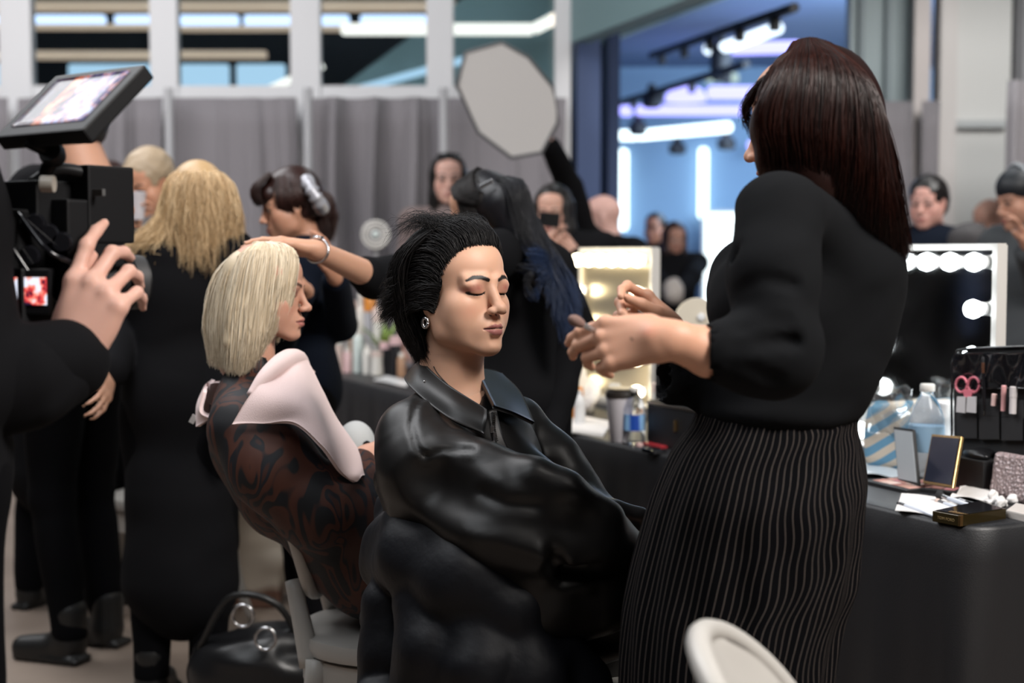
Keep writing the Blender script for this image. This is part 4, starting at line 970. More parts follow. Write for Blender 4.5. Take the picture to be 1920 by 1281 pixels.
    cr([(1372, 690, -.30), (1410, 700, -.30), (1455, 715, -.28)], .005); cr([(1380, 470, -.2), (1400, 560, -.2)], .006, .02)
   
    T.post = lambda x, y, z: wrinkle(16, .0028, (1, 1, 1.5), 4.)(x, y, z)+wrinkle(38, .0008, (1, 1, 1.4), 1.)(x, y, z)
    mk = bump(mat('black_knit', (.0048, .0052, .0062), .9, spec=.12), 420, .3, .0008)
    link('jumper', T.mesh('jumper'), mk, root)
    # pin-striped gathered skirt
    ms = mat('pinstripe_cloth', (.008, .008, .009), .9, spec=.06)
    a = N(ms, 'ShaderNodeAttribute', attribute_name='su'); m1 = N(ms, 'ShaderNodeMath', operation='MULTIPLY'); m1.inputs[1].default_value = 92; L(ms, a.outputs['Fac'], m1.inputs[0])
    fr_ = N(ms, 'ShaderNodeMath', operation='FRACT'); L(ms, m1.outputs[0], fr_.inputs[0])
    m2 = N(ms, 'ShaderNodeMath', operation='SUBTRACT'); m2.inputs[1].default_value = .5; L(ms, fr_.outputs[0], m2.inputs[0])
    m3 = N(ms, 'ShaderNodeMath', operation='ABSOLUTE'); L(ms, m2.outputs[0], m3.inputs[0])
    mr = N(ms, 'ShaderNodeMapRange'); mr.inputs['From Min'].default_value = .025; mr.inputs['From Max'].default_value = .06; mr.inputs['To Min'].default_value = 1; mr.inputs['To Max'].default_value = 0
    L(ms, m3.outputs[0], mr.inputs['Value']); mx = N(ms, 'ShaderNodeMix', data_type='RGBA'); mx.inputs[6].default_value = (.0022, .0022, .0030, 1); mx.inputs[7].default_value = (.115, .095, .085, 1)
    L(ms, mr.outputs[0], mx.inputs[0]); L(ms, mx.outputs[2], bsdf(ms).inputs['Base Color'])
    rows = [(762, 1318, 1596), (775, 1310, 1602), (800, 1298, 1602), (850, 1262, 1610), (920, 1230, 1616), (1000, 1205, 1610), (1080, 1185, 1598), (1160, 1172, 1572), (1281, 1165, 1560), (1450, 1170, 1570), (1700, 1190, 1560), (1840, 1200, 1550)]
    rings = []
    for yy, xl, xr in rows:
        p0, p1 = Mk(xl, yy, .06), Mk(xr, yy, .06); c = (p0+p1)/2; rings.append((c, np.linalg.norm(p1-p0)/2, .135+.055*min(1, max(0, (yy-770)/150)), R(-12)))
    def fold(th, t):
        k = np.clip(t*8, 0, 1); u = np.clip((t-.15)*2, 0, 1)
        g = .014*np.sin(th*38+3*np.sin(th*3))*np.exp(-t*9)
        g = g+.016*u*np.sin(th*9+1.5*np.sin(th*2+t*3)+2*t)+.012*k*np.sin(th*17+2*np.sin(t*9+th))
        return 1+g+.012*np.sin(t*24+th*2)*np.clip(np.cos(th+.5), 0, 1)*k
    o = loft('skirt', rings, ms, root, nseg=480, nr=150, fold=fold, cap=False, attr=True)
    A_ = o.data.attributes['su'].data; n = len(A_); su = np.empty(n, F32); A_.foreach_get('value', su); sv = np.empty(n, F32); o.data.attributes['sv'].data.foreach_get('value', sv)
    th = su*2*pi; w = np.clip(np.cos(th+1.0), 0, 1)
    w2 = np.clip(np.cos(th+.5), 0, 1)**2; su2 = su+.0028*np.sin(sv*55+th*5)*w2*np.clip(sv*6, 0, 1)+.006*np.sin(sv*20+1)*w2
    A_.foreach_set('value', su2.astype(F32))
    o.modifiers.new('thick', 'SOLIDIFY').thickness = .002
    wb = [(Mk(1457, y_, .06), w_, .135, R(-12)) for y_, w_ in ((752, .117), (758, .121), (776, .125), (786, .124))]
    loft('waistband', wb, MS['black2'], root, nseg=120, fold=lambda th, t: 1+.008*np.sin(th*46), cap=False).modifiers.new('thick', 'SOLIDIFY').thickness = .003
    for h_, sx in ((hl, -.05), (hr, .07)):
        W_ = SDF(.010, .015); a_ = V3(h_[0]-.04+sx, h_[1]+.02, .09)
        W_.cap(a_+V3(0, 0, .05), a_+V3(0, 0, -.02), .05, .048); W_.cap(a_+V3(0, 0, -.045), a_+V3(-.14, .06, -.055), .044, .034, .03); W_.box(V3(a_[0], a_[1], -.1), (.5, .5, .1), I3, .001, 0, '-')
        link('shoe', W_.mesh('shoe'), MS['shoe'], root)
    # hair
    hm = hairmat('dark_red_hair', (.008, .0028, .0024), (.036, .0085, .005), rough=.40, spec=.28)
    H = SDF(.006, .02)
    H.ell(f(0, -.018, .042), (.078, .094, .082), f.M, 0); H.ell(f(0, -.050, -.01), (.070, .068, .070), f.M, .03)
    H.ell(f(0, .105, -.02), (.060, .055, .095), f.M, .010, '-')
    px = lambda *p: [Mk(*q) for q in p]
    H.chain(px((1560, 210, .02), (1590, 320, .0), (1625, 410, .02), (1655, 470, .04)), [.074, .066, .050, .026], .03)
    H.chain(px((1490, 240, -.03), (1510, 320, -.04), (1530, 350, -.05)), [.070, .060, .040], .03)
    H.chain(px((1475, 240, -.03), (1465, 300, -.045), (1470, 345, -.05)), [.042, .032, .020], .02)
    H.chain(px((1510, 240, .1), (1530, 320, .12), (1565, 380, .13)), [.06, .05, .04], .03)
    link('hair', H.mesh('hair', attr=lambda v: {'rnd': np.full(len(v), .15), 'tt': np.full(len(v), .2)}), hm, root)
    # locks: parting at the crown, falling over the near shoulder and down the back
    crown = (1500, 92)
    g1 = []
    ends = [((1436, 330), (1452, 150), (1428, 210)), ((1455, 345), (1468, 135), (1440, 220)), ((1480, 352), (1490, 125), (1470, 230)), ((1510, 358), (1520, 125), (1512, 230)), ((1545, 372), (1560, 130), (1556, 240)),
            ((1592, 420), (1595, 140), (1608, 260)), ((1630, 470), (1618, 155), (1640, 290)), ((1665, 500), (1632, 170), (1655, 320)), ((1695, 490), (1640, 190), (1668, 330))]
    for i, (e, m0, m1) in enumerate(ends):
        u = i/8; dn = -.105+.06*abs(u-.4)**1.0
        g1.append(px((1518+70*(u-.4), 78+26*abs(u-.4)**1.5, .04-.04*min(1, u+.3)), (m0[0], m0[1], -.03+dn*.55), (m1[0], m1[1], dn-.005), ((m1[0]+e[0])/2+4, (m1[1]+e[1])/2, dn+.005), (e[0], e[1], dn+.03+.05*max(0, u-.5))))
    strands('hair_strands', g1, 8000, (.008, .010, .012, .013, .010), .00075, hm, root, npts=16, wob=.004, lenvar=.14, seed=21, freq=.8)
    g2 = []
    for i, u in enumerate(np.linspace(0, 1, 9)):     # far side and outline at the right
        g2.append(px((1520+25*u, 84, .08), (1570+50*u, 130+35*u, .10-.08*u), (1610+42*u, 230+20*u, .10-.10*u), (1640+35*u, 350, .10-.08*u), (1672+28*u, 505-30*u, .10-.06*u)))
    strands('hair_strands', g2, 4200, (.005, .012, .016, .016, .012), .0007, hm, root, npts=16, wob=.005, lenvar=.2, seed=22, freq=.8)
    g3 = [px((1520, 86, .02+.03*k), (1478, 106, -.01+.04*k), (1446, 142, -.02+.05*k), (1434, 195, -.02+.05*k), (1438, 262, -.02+.04*k)) for k in (-1, 0, 1, 2)]
    strands('hair_strands', g3, 1600, (.006, .008, .008, .007), .0007, hm, root, npts=12, wob=.003, lenvar=.2, seed=26)
    tips = px((1655, 420, .02), (1680, 452, .03), (1705, 480, .05)), px((1640, 440, .02), (1672, 472, .03), (1700, 500, .05)), px((1650, 470, .02), (1665, 495, .03), (1672, 515, .05))
    strands('hair_strands', tips, 260, (.008, .012, .02), .0005, hm, root, npts=8, wob=.006, lenvar=.5, seed=23)
    fr = [px((1450, 135, .0), (1418, 165, .02), (1398, 205, .03), (1400+6*u, 245+8*u, .03)) for u in (-1, 0, 1, 2)]
    strands('hair_strands', fr, 150, (.004, .008, .010, .008), .0006, hm, root, npts=12, wob=.003, lenvar=.3, seed=24)
    fr = [px((1455, 130, -.02), (1432, 165, -.02), (1424, 215, -.02), (1432, 275, -.02), (1440, 330, -.02)), px((1470, 125, -.03), (1448, 170, -.04), (1440, 240, -.05), (1444, 300, -.05), (1448, 335, -.05))]
    strands('hair_strands', fr, 900, (.006, .008, .009, .009, .008), .0006, hm, root, npts=12, wob=.003, lenvar=.1, seed=25)
    return root
artist()
def brush(label, tip, tail, head_len, head_r, mh, mf, mhead, group=None, name='makeup_brush', hr=.0034):
    tip, tail = np.array(tip), np.array(tail); d = nrm(tail-tip); Lh = np.linalg.norm(tail-tip)
    t = thing(name, label, 'brush', tip, group)
    MB().lathe([(.0004, 0), (head_r*.62, head_len*.12), (head_r*.95, head_len*.35), (head_r, head_len*.6), (head_r*.75, head_len*.95), (hr*1.05, head_len*1.1)], tip, 16, axis=d).build('bristles', mhead, t, smooth=True)
    MB().lathe([(hr*1.1, head_len), (hr*1.25, head_len+.004), (hr*1.1, head_len+.022), (hr*1.15, head_len+.024)], tip, 14, axis=d).build('ferrule', mf, t, smooth=True)
    MB().lathe([(hr, head_len+.023), (hr*1.35, head_len+.05), (hr*1.2, Lh*.7), (hr*.8, Lh*.97), (hr*.3, Lh)], tip, 14, axis=d).build('handle', mh, t, smooth=True)
    return t
mbr = bump(mat('brown_bristle', (.20, .12, .10), .8), 900, .6, .0006); mbr2 = bump(mat('tan_bristle', (.55, .30, .18), .8), 900, .6, .0006); mbk = bump(mat('black_bristle', (.012, .012, .014), .8), 900, .6, .0006)
mpk = mat('pale_handle', (.55, .52, .50), .3); mcl = mat('clear_handle', (.62, .66, .74), .15, spec=.6)
brush('makeup_brush with brown oval head held at the artist fingertips'.replace('_', ' '), Mk(1066, 595, -.25), Mk(1172, 650, -.20), .026, .0085, mpk, MS['metal'], mbr)
brush('small makeup brush with tan tip rising behind the artist fingers', Mk(1187, 574, -.02), Mk(1262, 628, .03), .010, .0055, mat('brown_handle', (.25, .14, .10), .35), MS['metal'], mbr2, hr=.0026)
# ------------------------------------------------------------------ seated person with the pale bob and pink towel
D2 = 3.2
def Bk(px, py, dd=0.): return at(px, py, D2+dd)
def seated_blonde():
    root = thing('person', 'seated person with a pale blonde bob in profile and a pink towel around the shoulders', 'person', (at(600, 1100, 3.25)[0], 3.25, 0))
    skin = (.56, .30, .21)
    f = Fr(Bk(500, 547, .0), 84, 4, 0, .92)
    P = Paint(skin); S = SDF(.0022, .012)
    head(S, P, f, lipc=(.40, .14, .12), browc=(.09, .045, .03), shadow=(.16, .060, .045), nw=.85, neck=.13, necktilt=.035, iris=(.02, .012, .01), closed=True)
    hp = arr(S, P, clip=(f.o+V3(-.2, -.15, -.26), f.o+V3(.2, .15, .2)))
    B = SDF(.008, .03)
    B.cap(Bk(478, 640, .0), Bk(470, 740, .0), .045, .055)
    B.ell(Bk(490, 840, .0), (.09, .14, .10)); B.ell(Bk(560, 930, .0), (.09, .13, .11)); B.ell(Bk(640, 1000, .0), (.09, .13, .10)); B.ell(Bk(710, 1065, .0), (.10, .13, .08))
    sr, sl = Bk(478, 780, -.15), Bk(500, 780, .16)
    B.cap(Bk(475, 765, 0), sr, .05, .045); B.cap(Bk(475, 765, 0), sl, .05, .045)
    er, el = Bk(590, 950, -.19), Bk(600, 950, .16)
    B.cap(sr, er, .045, .038); B.cap(er, Bk(672, 868, -.07), .037, .026); limb(B, sl, el, Bk(690, 880, .05), .045, .038, .026)
    k1, k2 = V3(Bk(1010, 1060, -.1)[0], D2-.1, .53), V3(Bk(1010, 1060, .1)[0], D2+.12, .53)
    for k_, o_ in ((k1, -.08), (k2, .10)):
        limb(B, Bk(710, 1075, o_), k_, V3(k_[0]+.06, k_[1], .09), .070, .055, .038); B.cap(V3(k_[0]+.06, k_[1], .07), V3(k_[0]+.20, k_[1], .035), .034, .025)
    bp = arr(B, Paint(skin))
    Hh = SDF(.0026, .006)
    hand(Hh, None, Bk(664, 872, -.075), (.9, .1, .25), (.1, .9, -.4), (-.2, .2, 1), .95, curl=((40, 35, 15), (45, 40, 18), (50, 42, 20), (52, 45, 20)), th=(20, 25, (10, 10)))
    hand(Hh, None, Bk(688, 882, .05), (.6, -.5, .3), (.2, -.9, -.2), (0, 0, 1), .92, curl=((40, 35, 15),)*4, th=(20, 25, (10, 10)))
    joined('body', [hp, bp, arr(Hh, Paint(skin))], MS['skin'], root)
    # dark sheer dress with a brown flame print
    mp = mat('printed_sheer_cloth', (.01, .01, .01), .65, spec=.4)
    tc = N(mp, 'ShaderNodeTexCoord'); mpn = N(mp, 'ShaderNodeMapping'); mpn.inputs['Scale'].default_value = (11, 11, 2.8); mpn.inputs['Rotation'].default_value = (0, R(-24), 0)
    nt = N(mp, 'ShaderNodeTexNoise'); nt.inputs['Scale'].default_value = 1.5; nt.inputs['Detail'].default_value = 1.0; nt.inputs['Distortion'].default_value = .9
    cr = N(mp, 'ShaderNodeValToRGB'); e = cr.color_ramp.elements; e[0].position, e[0].color = .0, (.0045, .005, .007, 1); e[1].position, e[1].color = .445, (.0045, .005, .007, 1)
    for p_, c_ in ((.465, (.055, .016, .009, 1)), (.545, (.065, .020, .011, 1)), (.560, (.005, .005, .008, 1)), (.60, (.006, .008, .013, 1)), (.615, (.040, .013, .009, 1)), (.70, (.045, .015, .010, 1)), (.72, (.005, .005, .007, 1))):
        q = cr.color_ramp.elements.new(p_); q.color = c_
    L(mp, tc.outputs['Object'], mpn.inputs['Vector']); L(mp, mpn.outputs[0], nt.inputs['Vector']); L(mp, nt.outputs['Fac'], cr.inputs['Fac']); L(mp, cr.outputs['Color'], bsdf(mp).inputs['Base Color'])
    T = SDF(.007, .03)
    T.ell(Bk(488, 820, .0), (.115, .17, .115), k=0); T.ell(Bk(545, 905, .0), (.122, .17, .13), k=.05); T.ell(Bk(632, 985, .0), (.115, .16, .13), k=.05); T.ell(Bk(705, 1062, .0), (.130, .16, .100), k=.05)
    T.cap(Bk(476, 748, 0), Bk(466, 800, -.13), .075, .075, .04); T.cap(Bk(476, 748, 0), Bk(490, 800, .14), .07, .07, .04)
    T.chain([Bk(466, 800, -.14), Bk(515, 875, -.18), Bk(600, 955, -.19), Bk(645, 920, -.15), Bk(672, 878, -.09)], [.080, .090, .085, .060, .040], .03)
    T.chain([sl, el, Bk(688, 884, .05)], [.07, .07, .04], .03)
    T.chain([Bk(640, 1000, -.1), Bk(690, 970, -.12), Bk(755, 990, -.08)], [.11, .09, .075], .04)
    T.chain([Bk(700, 1070, -.09), Bk(780, 1060, -.1), k1], [.10, .10, .095], .04); T.chain([Bk(700, 1070, .1), k2], [.10, .09], .04)
    T.cap(k1, V3(k1[0]+.04, k1[1], .35), .09, .10, .03); T.cap(k2, V3(k2[0]+.04, k2[1], .35), .09, .10, .03)
    T.cap(Bk(480, 660, 0), Bk(476, 715, 0), .045, .058, .02); T.cap(Bk(486, 630, .0), Bk(478, 700, .0), .050, .050, .005, '-')
    T.post = lambda x, y, z: wrinkle(14, .004, (1, 1, 1.3), 7.)(x, y, z)+wrinkle(34, .0014, (1, 1, .8), 2.)(x, y, z)
    link('dress', T.mesh('dress'), mp, root)
    for k_ in (k1, k2):
        W_ = SDF(.010, .02); a_ = V3(k_[0]+.06, k_[1], .09); W_.cap(a_+V3(0, 0, .06), a_, .05, .048); W_.cap(a_+V3(0, 0, -.045), a_+V3(.15, 0, -.055), .044, .034, .03); W_.box(V3(a_[0], a_[1], -.1), (.5, .5, .1), I3, .001, 0, '-')
        link('shoe', W_.mesh('shoe'), MS['shoe'], root)
    # bob
    hm = hairmat('pale_blonde_hair', (.62, .50, .34), (.86, .76, .60), rough=.42, spec=.4)
    H = SDF(.006, .02)
    H.ell(f(0, -.022, .036), (.070, .084, .070), f.M, 0)
    px = lambda *p: [Bk(*q) for q in p]
    H.chain(px((455, 560, -.045), (440, 640, -.06)), [.034, .026], .03); H.chain(px((425, 560, .02), (420, 650, .02)), [.030, .024], .03); H.chain(px((440, 560, .06), (440, 640, .07)), [.036, .025], .03)
    H.chain(px((485, 530, -.05), (474, 590, -.055)), [.022, .016], .02)
    link('hair', H.mesh('hair', attr=lambda v: {'rnd': np.full(len(v), .1), 'tt': np.full(len(v), .2)}), hm, root)
    g = []
    for x0, m, m2, e in [(510, (552, 476), (549, 528), (532, 600)), (506, (538, 470), (533, 535), (510, 628)), (500, (515, 474), (508, 550), (490, 660)), (496, (498, 472), (486, 560), (470, 690)), (492, (478, 476), (462, 570), (452, 702)),
                         (488, (458, 484), (438, 575), (432, 698)), (484, (436, 496), (414, 580), (414, 690)), (480, (418, 512), (396, 590), (402, 684)), (478, (408, 530), (390, 600), (398, 672))]:
        i = len(g); dn = -.085+.010*abs(i-4)+max(0, i-5)*.025; g.append(px((x0, 456, -.01), (m[0], m[1], dn*.7), (m2[0], m2[1], dn), ((m2[0]+e[0])/2, (m2[1]+e[1])/2+6, dn), (e[0], e[1], dn+.006)))
    strands('hair_strands', g, 9500, (.004, .009, .010, .010, .008), .00085, hm, root, npts=14, wob=.004, lenvar=.13, seed=31, freq=.8)
    g = [px((484, 456, .0), (415+10*u, 505, .05*u), (390+8*u, 590, .08*u), (398+8*u, 680, .09*u)) for u in (0, .5, 1)]
    strands('hair_strands', g, 1500, (.005, .010, .012, .012), .0010, hm, root, npts=12, wob=.005, lenvar=.2, seed=32)
    g = [px((500, 456, .01), (538-5*u, 480, .03), (545-5*u, 540, .06), (520-10*u, 640, .08)) for u in (0, 1, 2)]
    strands('hair_strands', g, 900, (.004, .008, .010, .010), .0010, hm, root, npts=12, wob=.005, lenvar=.2, seed=33)
    # towel
    mt_ = bump(mat('pink_towel', (.80, .62, .60), .95, sheen=.2), 500, .5, .0016)
    tw = thing('towel', 'pale pink towel draped over the shoulders of the seated blonde person', 'towel', tuple(Bk(520, 740, -.2)))
    def drp(P_): 
        n_ = P_.shape; a_ = np.linspace(0, 1, n_[0])[:, None]; b_ = np.linspace(0, 1, n_[1])[None, :]
        P_[..., 1] += .006*np.sin(9*a_+5*b_); P_[..., 2] += .004*np.sin(11*a_-7*b_+1); return P_
    sheet('front_fold', [[Bk(545, 664, -.05), Bk(520, 690, -.14), Bk(482, 730, -.225), Bk(438, 797, -.24)],
                         [Bk(574, 680, -.05), Bk(552, 705, -.15), Bk(530, 745, -.245), Bk(490, 797, -.262)],
                         [Bk(602, 730, -.06), Bk(590, 745, -.16), Bk(576, 770, -.25), Bk(552, 792, -.272)],
                         [Bk(630, 790, -.07), Bk(622, 800, -.17), Bk(612, 820, -.25), Bk(602, 838, -.275)],
                         [Bk(672, 850, -.10), Bk(665, 862, -.16), Bk(650, 878, -.22), Bk(636, 884, -.25)],
                         [Bk(690, 886, -.12), Bk(684, 892, -.16), Bk(674, 898, -.20), Bk(664, 902, -.22)]], mt_, tw, .009, 60, 40, drp)
    tube('rolled_edge', [Bk(470, 742, -.225), Bk(500, 705, -.19), Bk(535, 676, -.11), Bk(558, 672, -.05), Bk(570, 684, .0)], [.010, .018, .022, .019, .014], mt_, tw, 14, 40)
    sheet('back_fold', [[Bk(400, 712, .07), Bk(386, 725, .0), Bk(384, 735, -.06)], [Bk(390, 750, .09), Bk(372, 760, .0), Bk(378, 770, -.075)], [Bk(388, 790, .09), Bk(371, 800, .0), Bk(398, 782, -.085)]], mt_, tw, .009, 24, 24)
    sheet('neck_fold', [[Bk(560, 674, .0), Bk(540, 690, .08), Bk(470, 716, .12), Bk(410, 716, .08), Bk(392, 718, .0)], [Bk(590, 700, .02), Bk(560, 740, .12), Bk(480, 760, .17), Bk(405, 760, .12), Bk(384, 750, .02)]], mt_, tw, .009, 16, 50)
    MB().box(Bk(362, 786, .0), (.006, .002, .010), rotm(0, 0, .5)).build('care_label', MS['white'], tw)
seated_blonde()
# ------------------------------------------------------------------ white oval-back chairs
mch = bump(mat('white_chair_plastic', (.48, .46, .43), .38, spec=.5), 30, .03, .002)
def chair(label, x, y, yaw, m=mch, group='white oval-back chairs'):
    """yaw: the way a sitter faces (0 towards the camera, + to picture right)"""
    t = thing('oval_back_chair', label, 'chair', (0, 0, 0), group); f = Fr((0, 0, 0), yaw)
    P = lambda a, b, c: f(a, b, c)
    s = MB(); s.lathe([(.19, .415), (.222, .425), (.228, .445), (.222, .462), (.19, .468)], (0, 0, 0), 40); s.build('seat', m, t, smooth=True)
    r = MB(); r.lathe([(.205, .345), (.212, .35), (.212, .415), (.195, .415)], (0, 0, 0), 40); r.build('seat_rim', m, t, smooth=True)
    for q, b in ((1, .15), (-1, .15)): tube('leg', [P(q*.15, b, .36), P(q*.165, b+.015, .20), P(q*.155, b+.02, .0)], [.026, .020, .013], m, t, 10, 10)
    for q in (1, -1): tube('leg', [P(q*.15, -.15, .42), P(q*.16, -.165, .20), P(q*.175, -.225, .0)], [.026, .021, .014], m, t, 10, 10)
    for q in (1, -1): tube('back_post', [P(q*.14, -.165, .40), P(q*.125, -.19, .50), P(q*.10, -.215, .58)], [.026, .021, .018], m, t, 10, 10)
    a = np.linspace(0, 2*pi, 49)[:-1]; ov = [P(.195*cos(q), -.255-.075*sin(q)+.055*(cos(q)**2), .735+.20*sin(q)) for q in a]
    V, F_ = tube_arrays(np.array([ov+[ov[0], ov[1]]]), np.full((1, 50), .0155), 10); link('back_frame', npmesh('back_frame', V, F_), m, t)
    net = [[P(u*.188*math.sqrt(max(.02, 1-v*v)), -.257-.075*v+.055*(1-(1-u*u)*(1-v*v)*1.-v*v), .735+.192*v) for u in (-1, -.5, 0, .5, 1)] for v in (-.97, -.6, 0, .6, .97)]
    sheet('back_panel', net, m, t, .022, 30, 24)
    t.location = (float(x), float(y), 0)
    return t
c1 = chair('white oval-back chair under the seated blonde person with the towel', Bk(738, 0)[0], D2+.0, 84)
# ------------------------------------------------------------------ people standing further back
def put(px, Y): return at(px, 500, Y)[0]
def hz(py, Y): return at(960, py, Y)[2]
golden = hairmat('golden_blonde_hair', (.42, .26, .12), (.80, .60, .36), rough=.4, spec=.45)
dkhair = hairmat('dark_hair', (.006, .005, .005), (.014, .010, .009), rough=.38, spec=.45)
dbrown = hairmat('dark_brown_hair', (.018, .007, .006), (.045, .016, .012), rough=.38, spec=.5)
bluet = hairmat('black_hair_blue_tips', (.005, .005, .007), (.012, .012, .016), tipc=(.014, .030, .080), rough=.4, spec=.4, t0=.66)
greyblond = hairmat('pale_grey_hair', (.34, .25, .16), (.55, .43, .30), rough=.5)
# long golden blonde hair, seen from behind
def golden_hair(root, f):
    S4 = lambda px, py, dd=0: at(px, py, 4.1+dd)
    H = SDF(.008, .02); H.ell(f(0, -.02, .038), (.077, .091, .084), f.M, 0)
    H.chain([S4(378, 380, .0), S4(392, 440, -.03)], [.066, .045], .03)
    link('hair', H.mesh('hair', attr=lambda v: {'rnd': np.full(len(v), .2), 'tt': np.full(len(v), .2)}), golden, root)
    g = []
    for e, m in [((222, 478), (300, 420)), ((262, 468), (318, 400)), ((318, 500), (322, 400)), ((345, 508), (340, 390)), ((366, 500), (362, 385)), ((392, 512), (388, 385)), ((415, 500), (412, 385)), ((434, 470), (430, 385)), ((441, 450), (440, 395))]:
        i = len(g); dn = -.10+.012*abs(i-4); g.append([S4(372, 313, -.0), S4(372+(m[0]-372)*.75, 330+abs(m[0]-372)*.15, dn*.8), S4(m[0], m[1], dn), S4((m[0]+e[0])/2, (m[1]+e[1])/2+6, dn), S4(e[0], e[1], dn)])
    strands('hair_strands', guides_down(f, np.linspace(50, 310, 11), .09, rx=.082, ry=.097, rz=.092), 1500, (.004, .006, .010), .0011, golden, root, wob=.004, seed=63)
    strands('hair_strands', g, 6500, (.006, .016, .022, .026, .030), .0011, golden, root, npts=14, wob=.012, lenvar=.36, seed=41, freq=1.)
    g = [[S4(330, 360, -.05), S4(300, 400, -.06), S4(258, 440, -.05), S4(205, 448, -.03)], [S4(330, 380, -.08), S4(295, 430, -.08), S4(255, 462, -.06), S4(228, 480, -.04)], [S4(322, 430, -.1), S4(300, 452, -.1), S4(290, 470, -.1), S4(310, 482, -.1)]]
    strands('hair_strands', g, 260, (.006, .010, .014, .014), .0012, golden, root, npts=12, wob=.006, lenvar=.3, seed=42)
x = put(332, 4.1)
figure('tall person seen from behind with long golden hair and a long black coat', x, 4.1, 1.60, 170, hyaw=205, hpitch=8, coat=.62, wide=.98, hair=golden_hair, skin=(.5, .28, .19), vox=.0075,
       J=dict(el=at(418, 640, 4.1), wl=at(412, 780, 4.0), er=at(232, 600, 4.15), wr=at(205, 700, 3.95)), infl=.028, hoff=(.055, 0, -.035))
# woman with a ponytail, behind the blonde bob
def pony(root, f):
    S5 = lambda px, py, dd=0: at(px, py, 4.5+dd)
    H = SDF(.006, .015); scalp_volume(H, f, .012); H.ell(f(0, .10, -.04), np.array((.062, .07, .085)), f.M, .01, '-'); H.ell(f(0, .064, .050), (.052, .030, .036), f.M, .01)
    for q in (-1, 1): H.ell(f(q*.09, .012, -.02), (.03, .045, .04), f.M, .008, '-')
    H.ell(S5(585, 372, .0), (.035, .04, .04), k=.02)
    H.ell(f(0, -.03, -.10), (.09, .08, .055), f.M, .01, '-')
    link('hair', H.mesh('hair', attr=lambda v: {'rnd': np.full(len(v), .3), 'tt': np.full(len(v), .2)}), dbrown, root)
    strands('hair_strands', guides_down(f, np.linspace(50, 310, 11), .05, rx=.092, ry=.106, rz=.098, flare=-.03), 2600, (.004, .006, .010), .0013, dbrown, root, wob=.003, seed=62)
    g = [[S5(588+6*u, 362, .0), S5(606+6*u, 372, .0), S5(612+9*u, 410, .01), S5(604+12*u, 455, .0)] for u in (-1, 0, 1)]
    strands('hair_strands', g, 1500, (.010, .022, .026, .016), .0014, dbrown, root, npts=10, wob=.006, seed=43)
    g = [[f(x_, .050, .118), f(x_*1.1, .100, .085), f(x_*1.15, .104, .045), f(x_*1.15, .098, .028)] for x_ in (-.045, -.02, .0, .02, .045)]
    strands('hair_strands', g, 1100, (.008, .010, .008), .0010, dbrown, root, npts=8, wob=.003, seed=44)
    m = bump(mat('silver_satin', (.42, .42, .46), .35, .3), 50, .4, .003); a = np.linspace(0, 2*pi, 40)
    c = S5(590, 366, -.05); ax = nrm((1, .1, .55)); u = nrm(np.cross(ax, (0, 1, 0))); v = np.cross(ax, u)
    V, F_ = tube_arrays(np.array([[c+(u*cos(q)*.045+v*sin(q)*.038)*(1+.06*sin(9*q)) for q in a]]), (.020+.005*np.sin(a*11))[None], 10)
    link('scrunchie', npmesh('scrunchie', V, F_), m, root)
x = put(568, 4.5)
figure('person with a dark ponytail, fringe and silver scrunchie, facing left in navy', x, 4.5, 1.575, -70, hyaw=-72, hpitch=12, hoff=(-.03, 0, -.01), skin=(.50, .25, .16), top=MS['navy'], hair=pony, vox=.0065,
       J=dict(el=at(520, 640, 4.3), wl=at(572, 545, 3.95), er=at(640, 610, 4.5), wr=at(628, 520, 4.1)), hands=dict(l=dict(fwd=(-.4, -.5, .5), pn=(-.2, -.2, -1), thumb=(1, 0, 0)), r=dict(fwd=(-.1, -.3, .8), pn=(-1, 0, 0), thumb=(0, -1, 0))))
# woman far away in front of the drape, facing the camera
x = put(841, 7.4)
def far_hair(root, f):
    hair_long(dkhair, .24, .012, az=(50, 310), count=900, flare=.0, seed=45)(root, f)
    m = mat('sunglass_black', (.01, .01, .012), .2); g = MB()
    for q in (-1, 1): g.lathe([(.024, 0), (.026, .004), (.02, .008)], f(q*.032, .045, .112), 16, axis=f.d(0, .5, .8))
    g.box(f(0, .05, .116), (.012, .004, .004)); g.build('sunglasses', m, root, smooth=True)
figure('distant person facing the camera with long dark hair and sunglasses pushed up', x, 7.4, 1.82, 4, hpitch=4, skin=(.62, .36, .29), top=mat('dusty_grey_cloth', (.16, .12, .115), .9), hair=far_hair, vox=.008, browc=(.05, .03, .025))
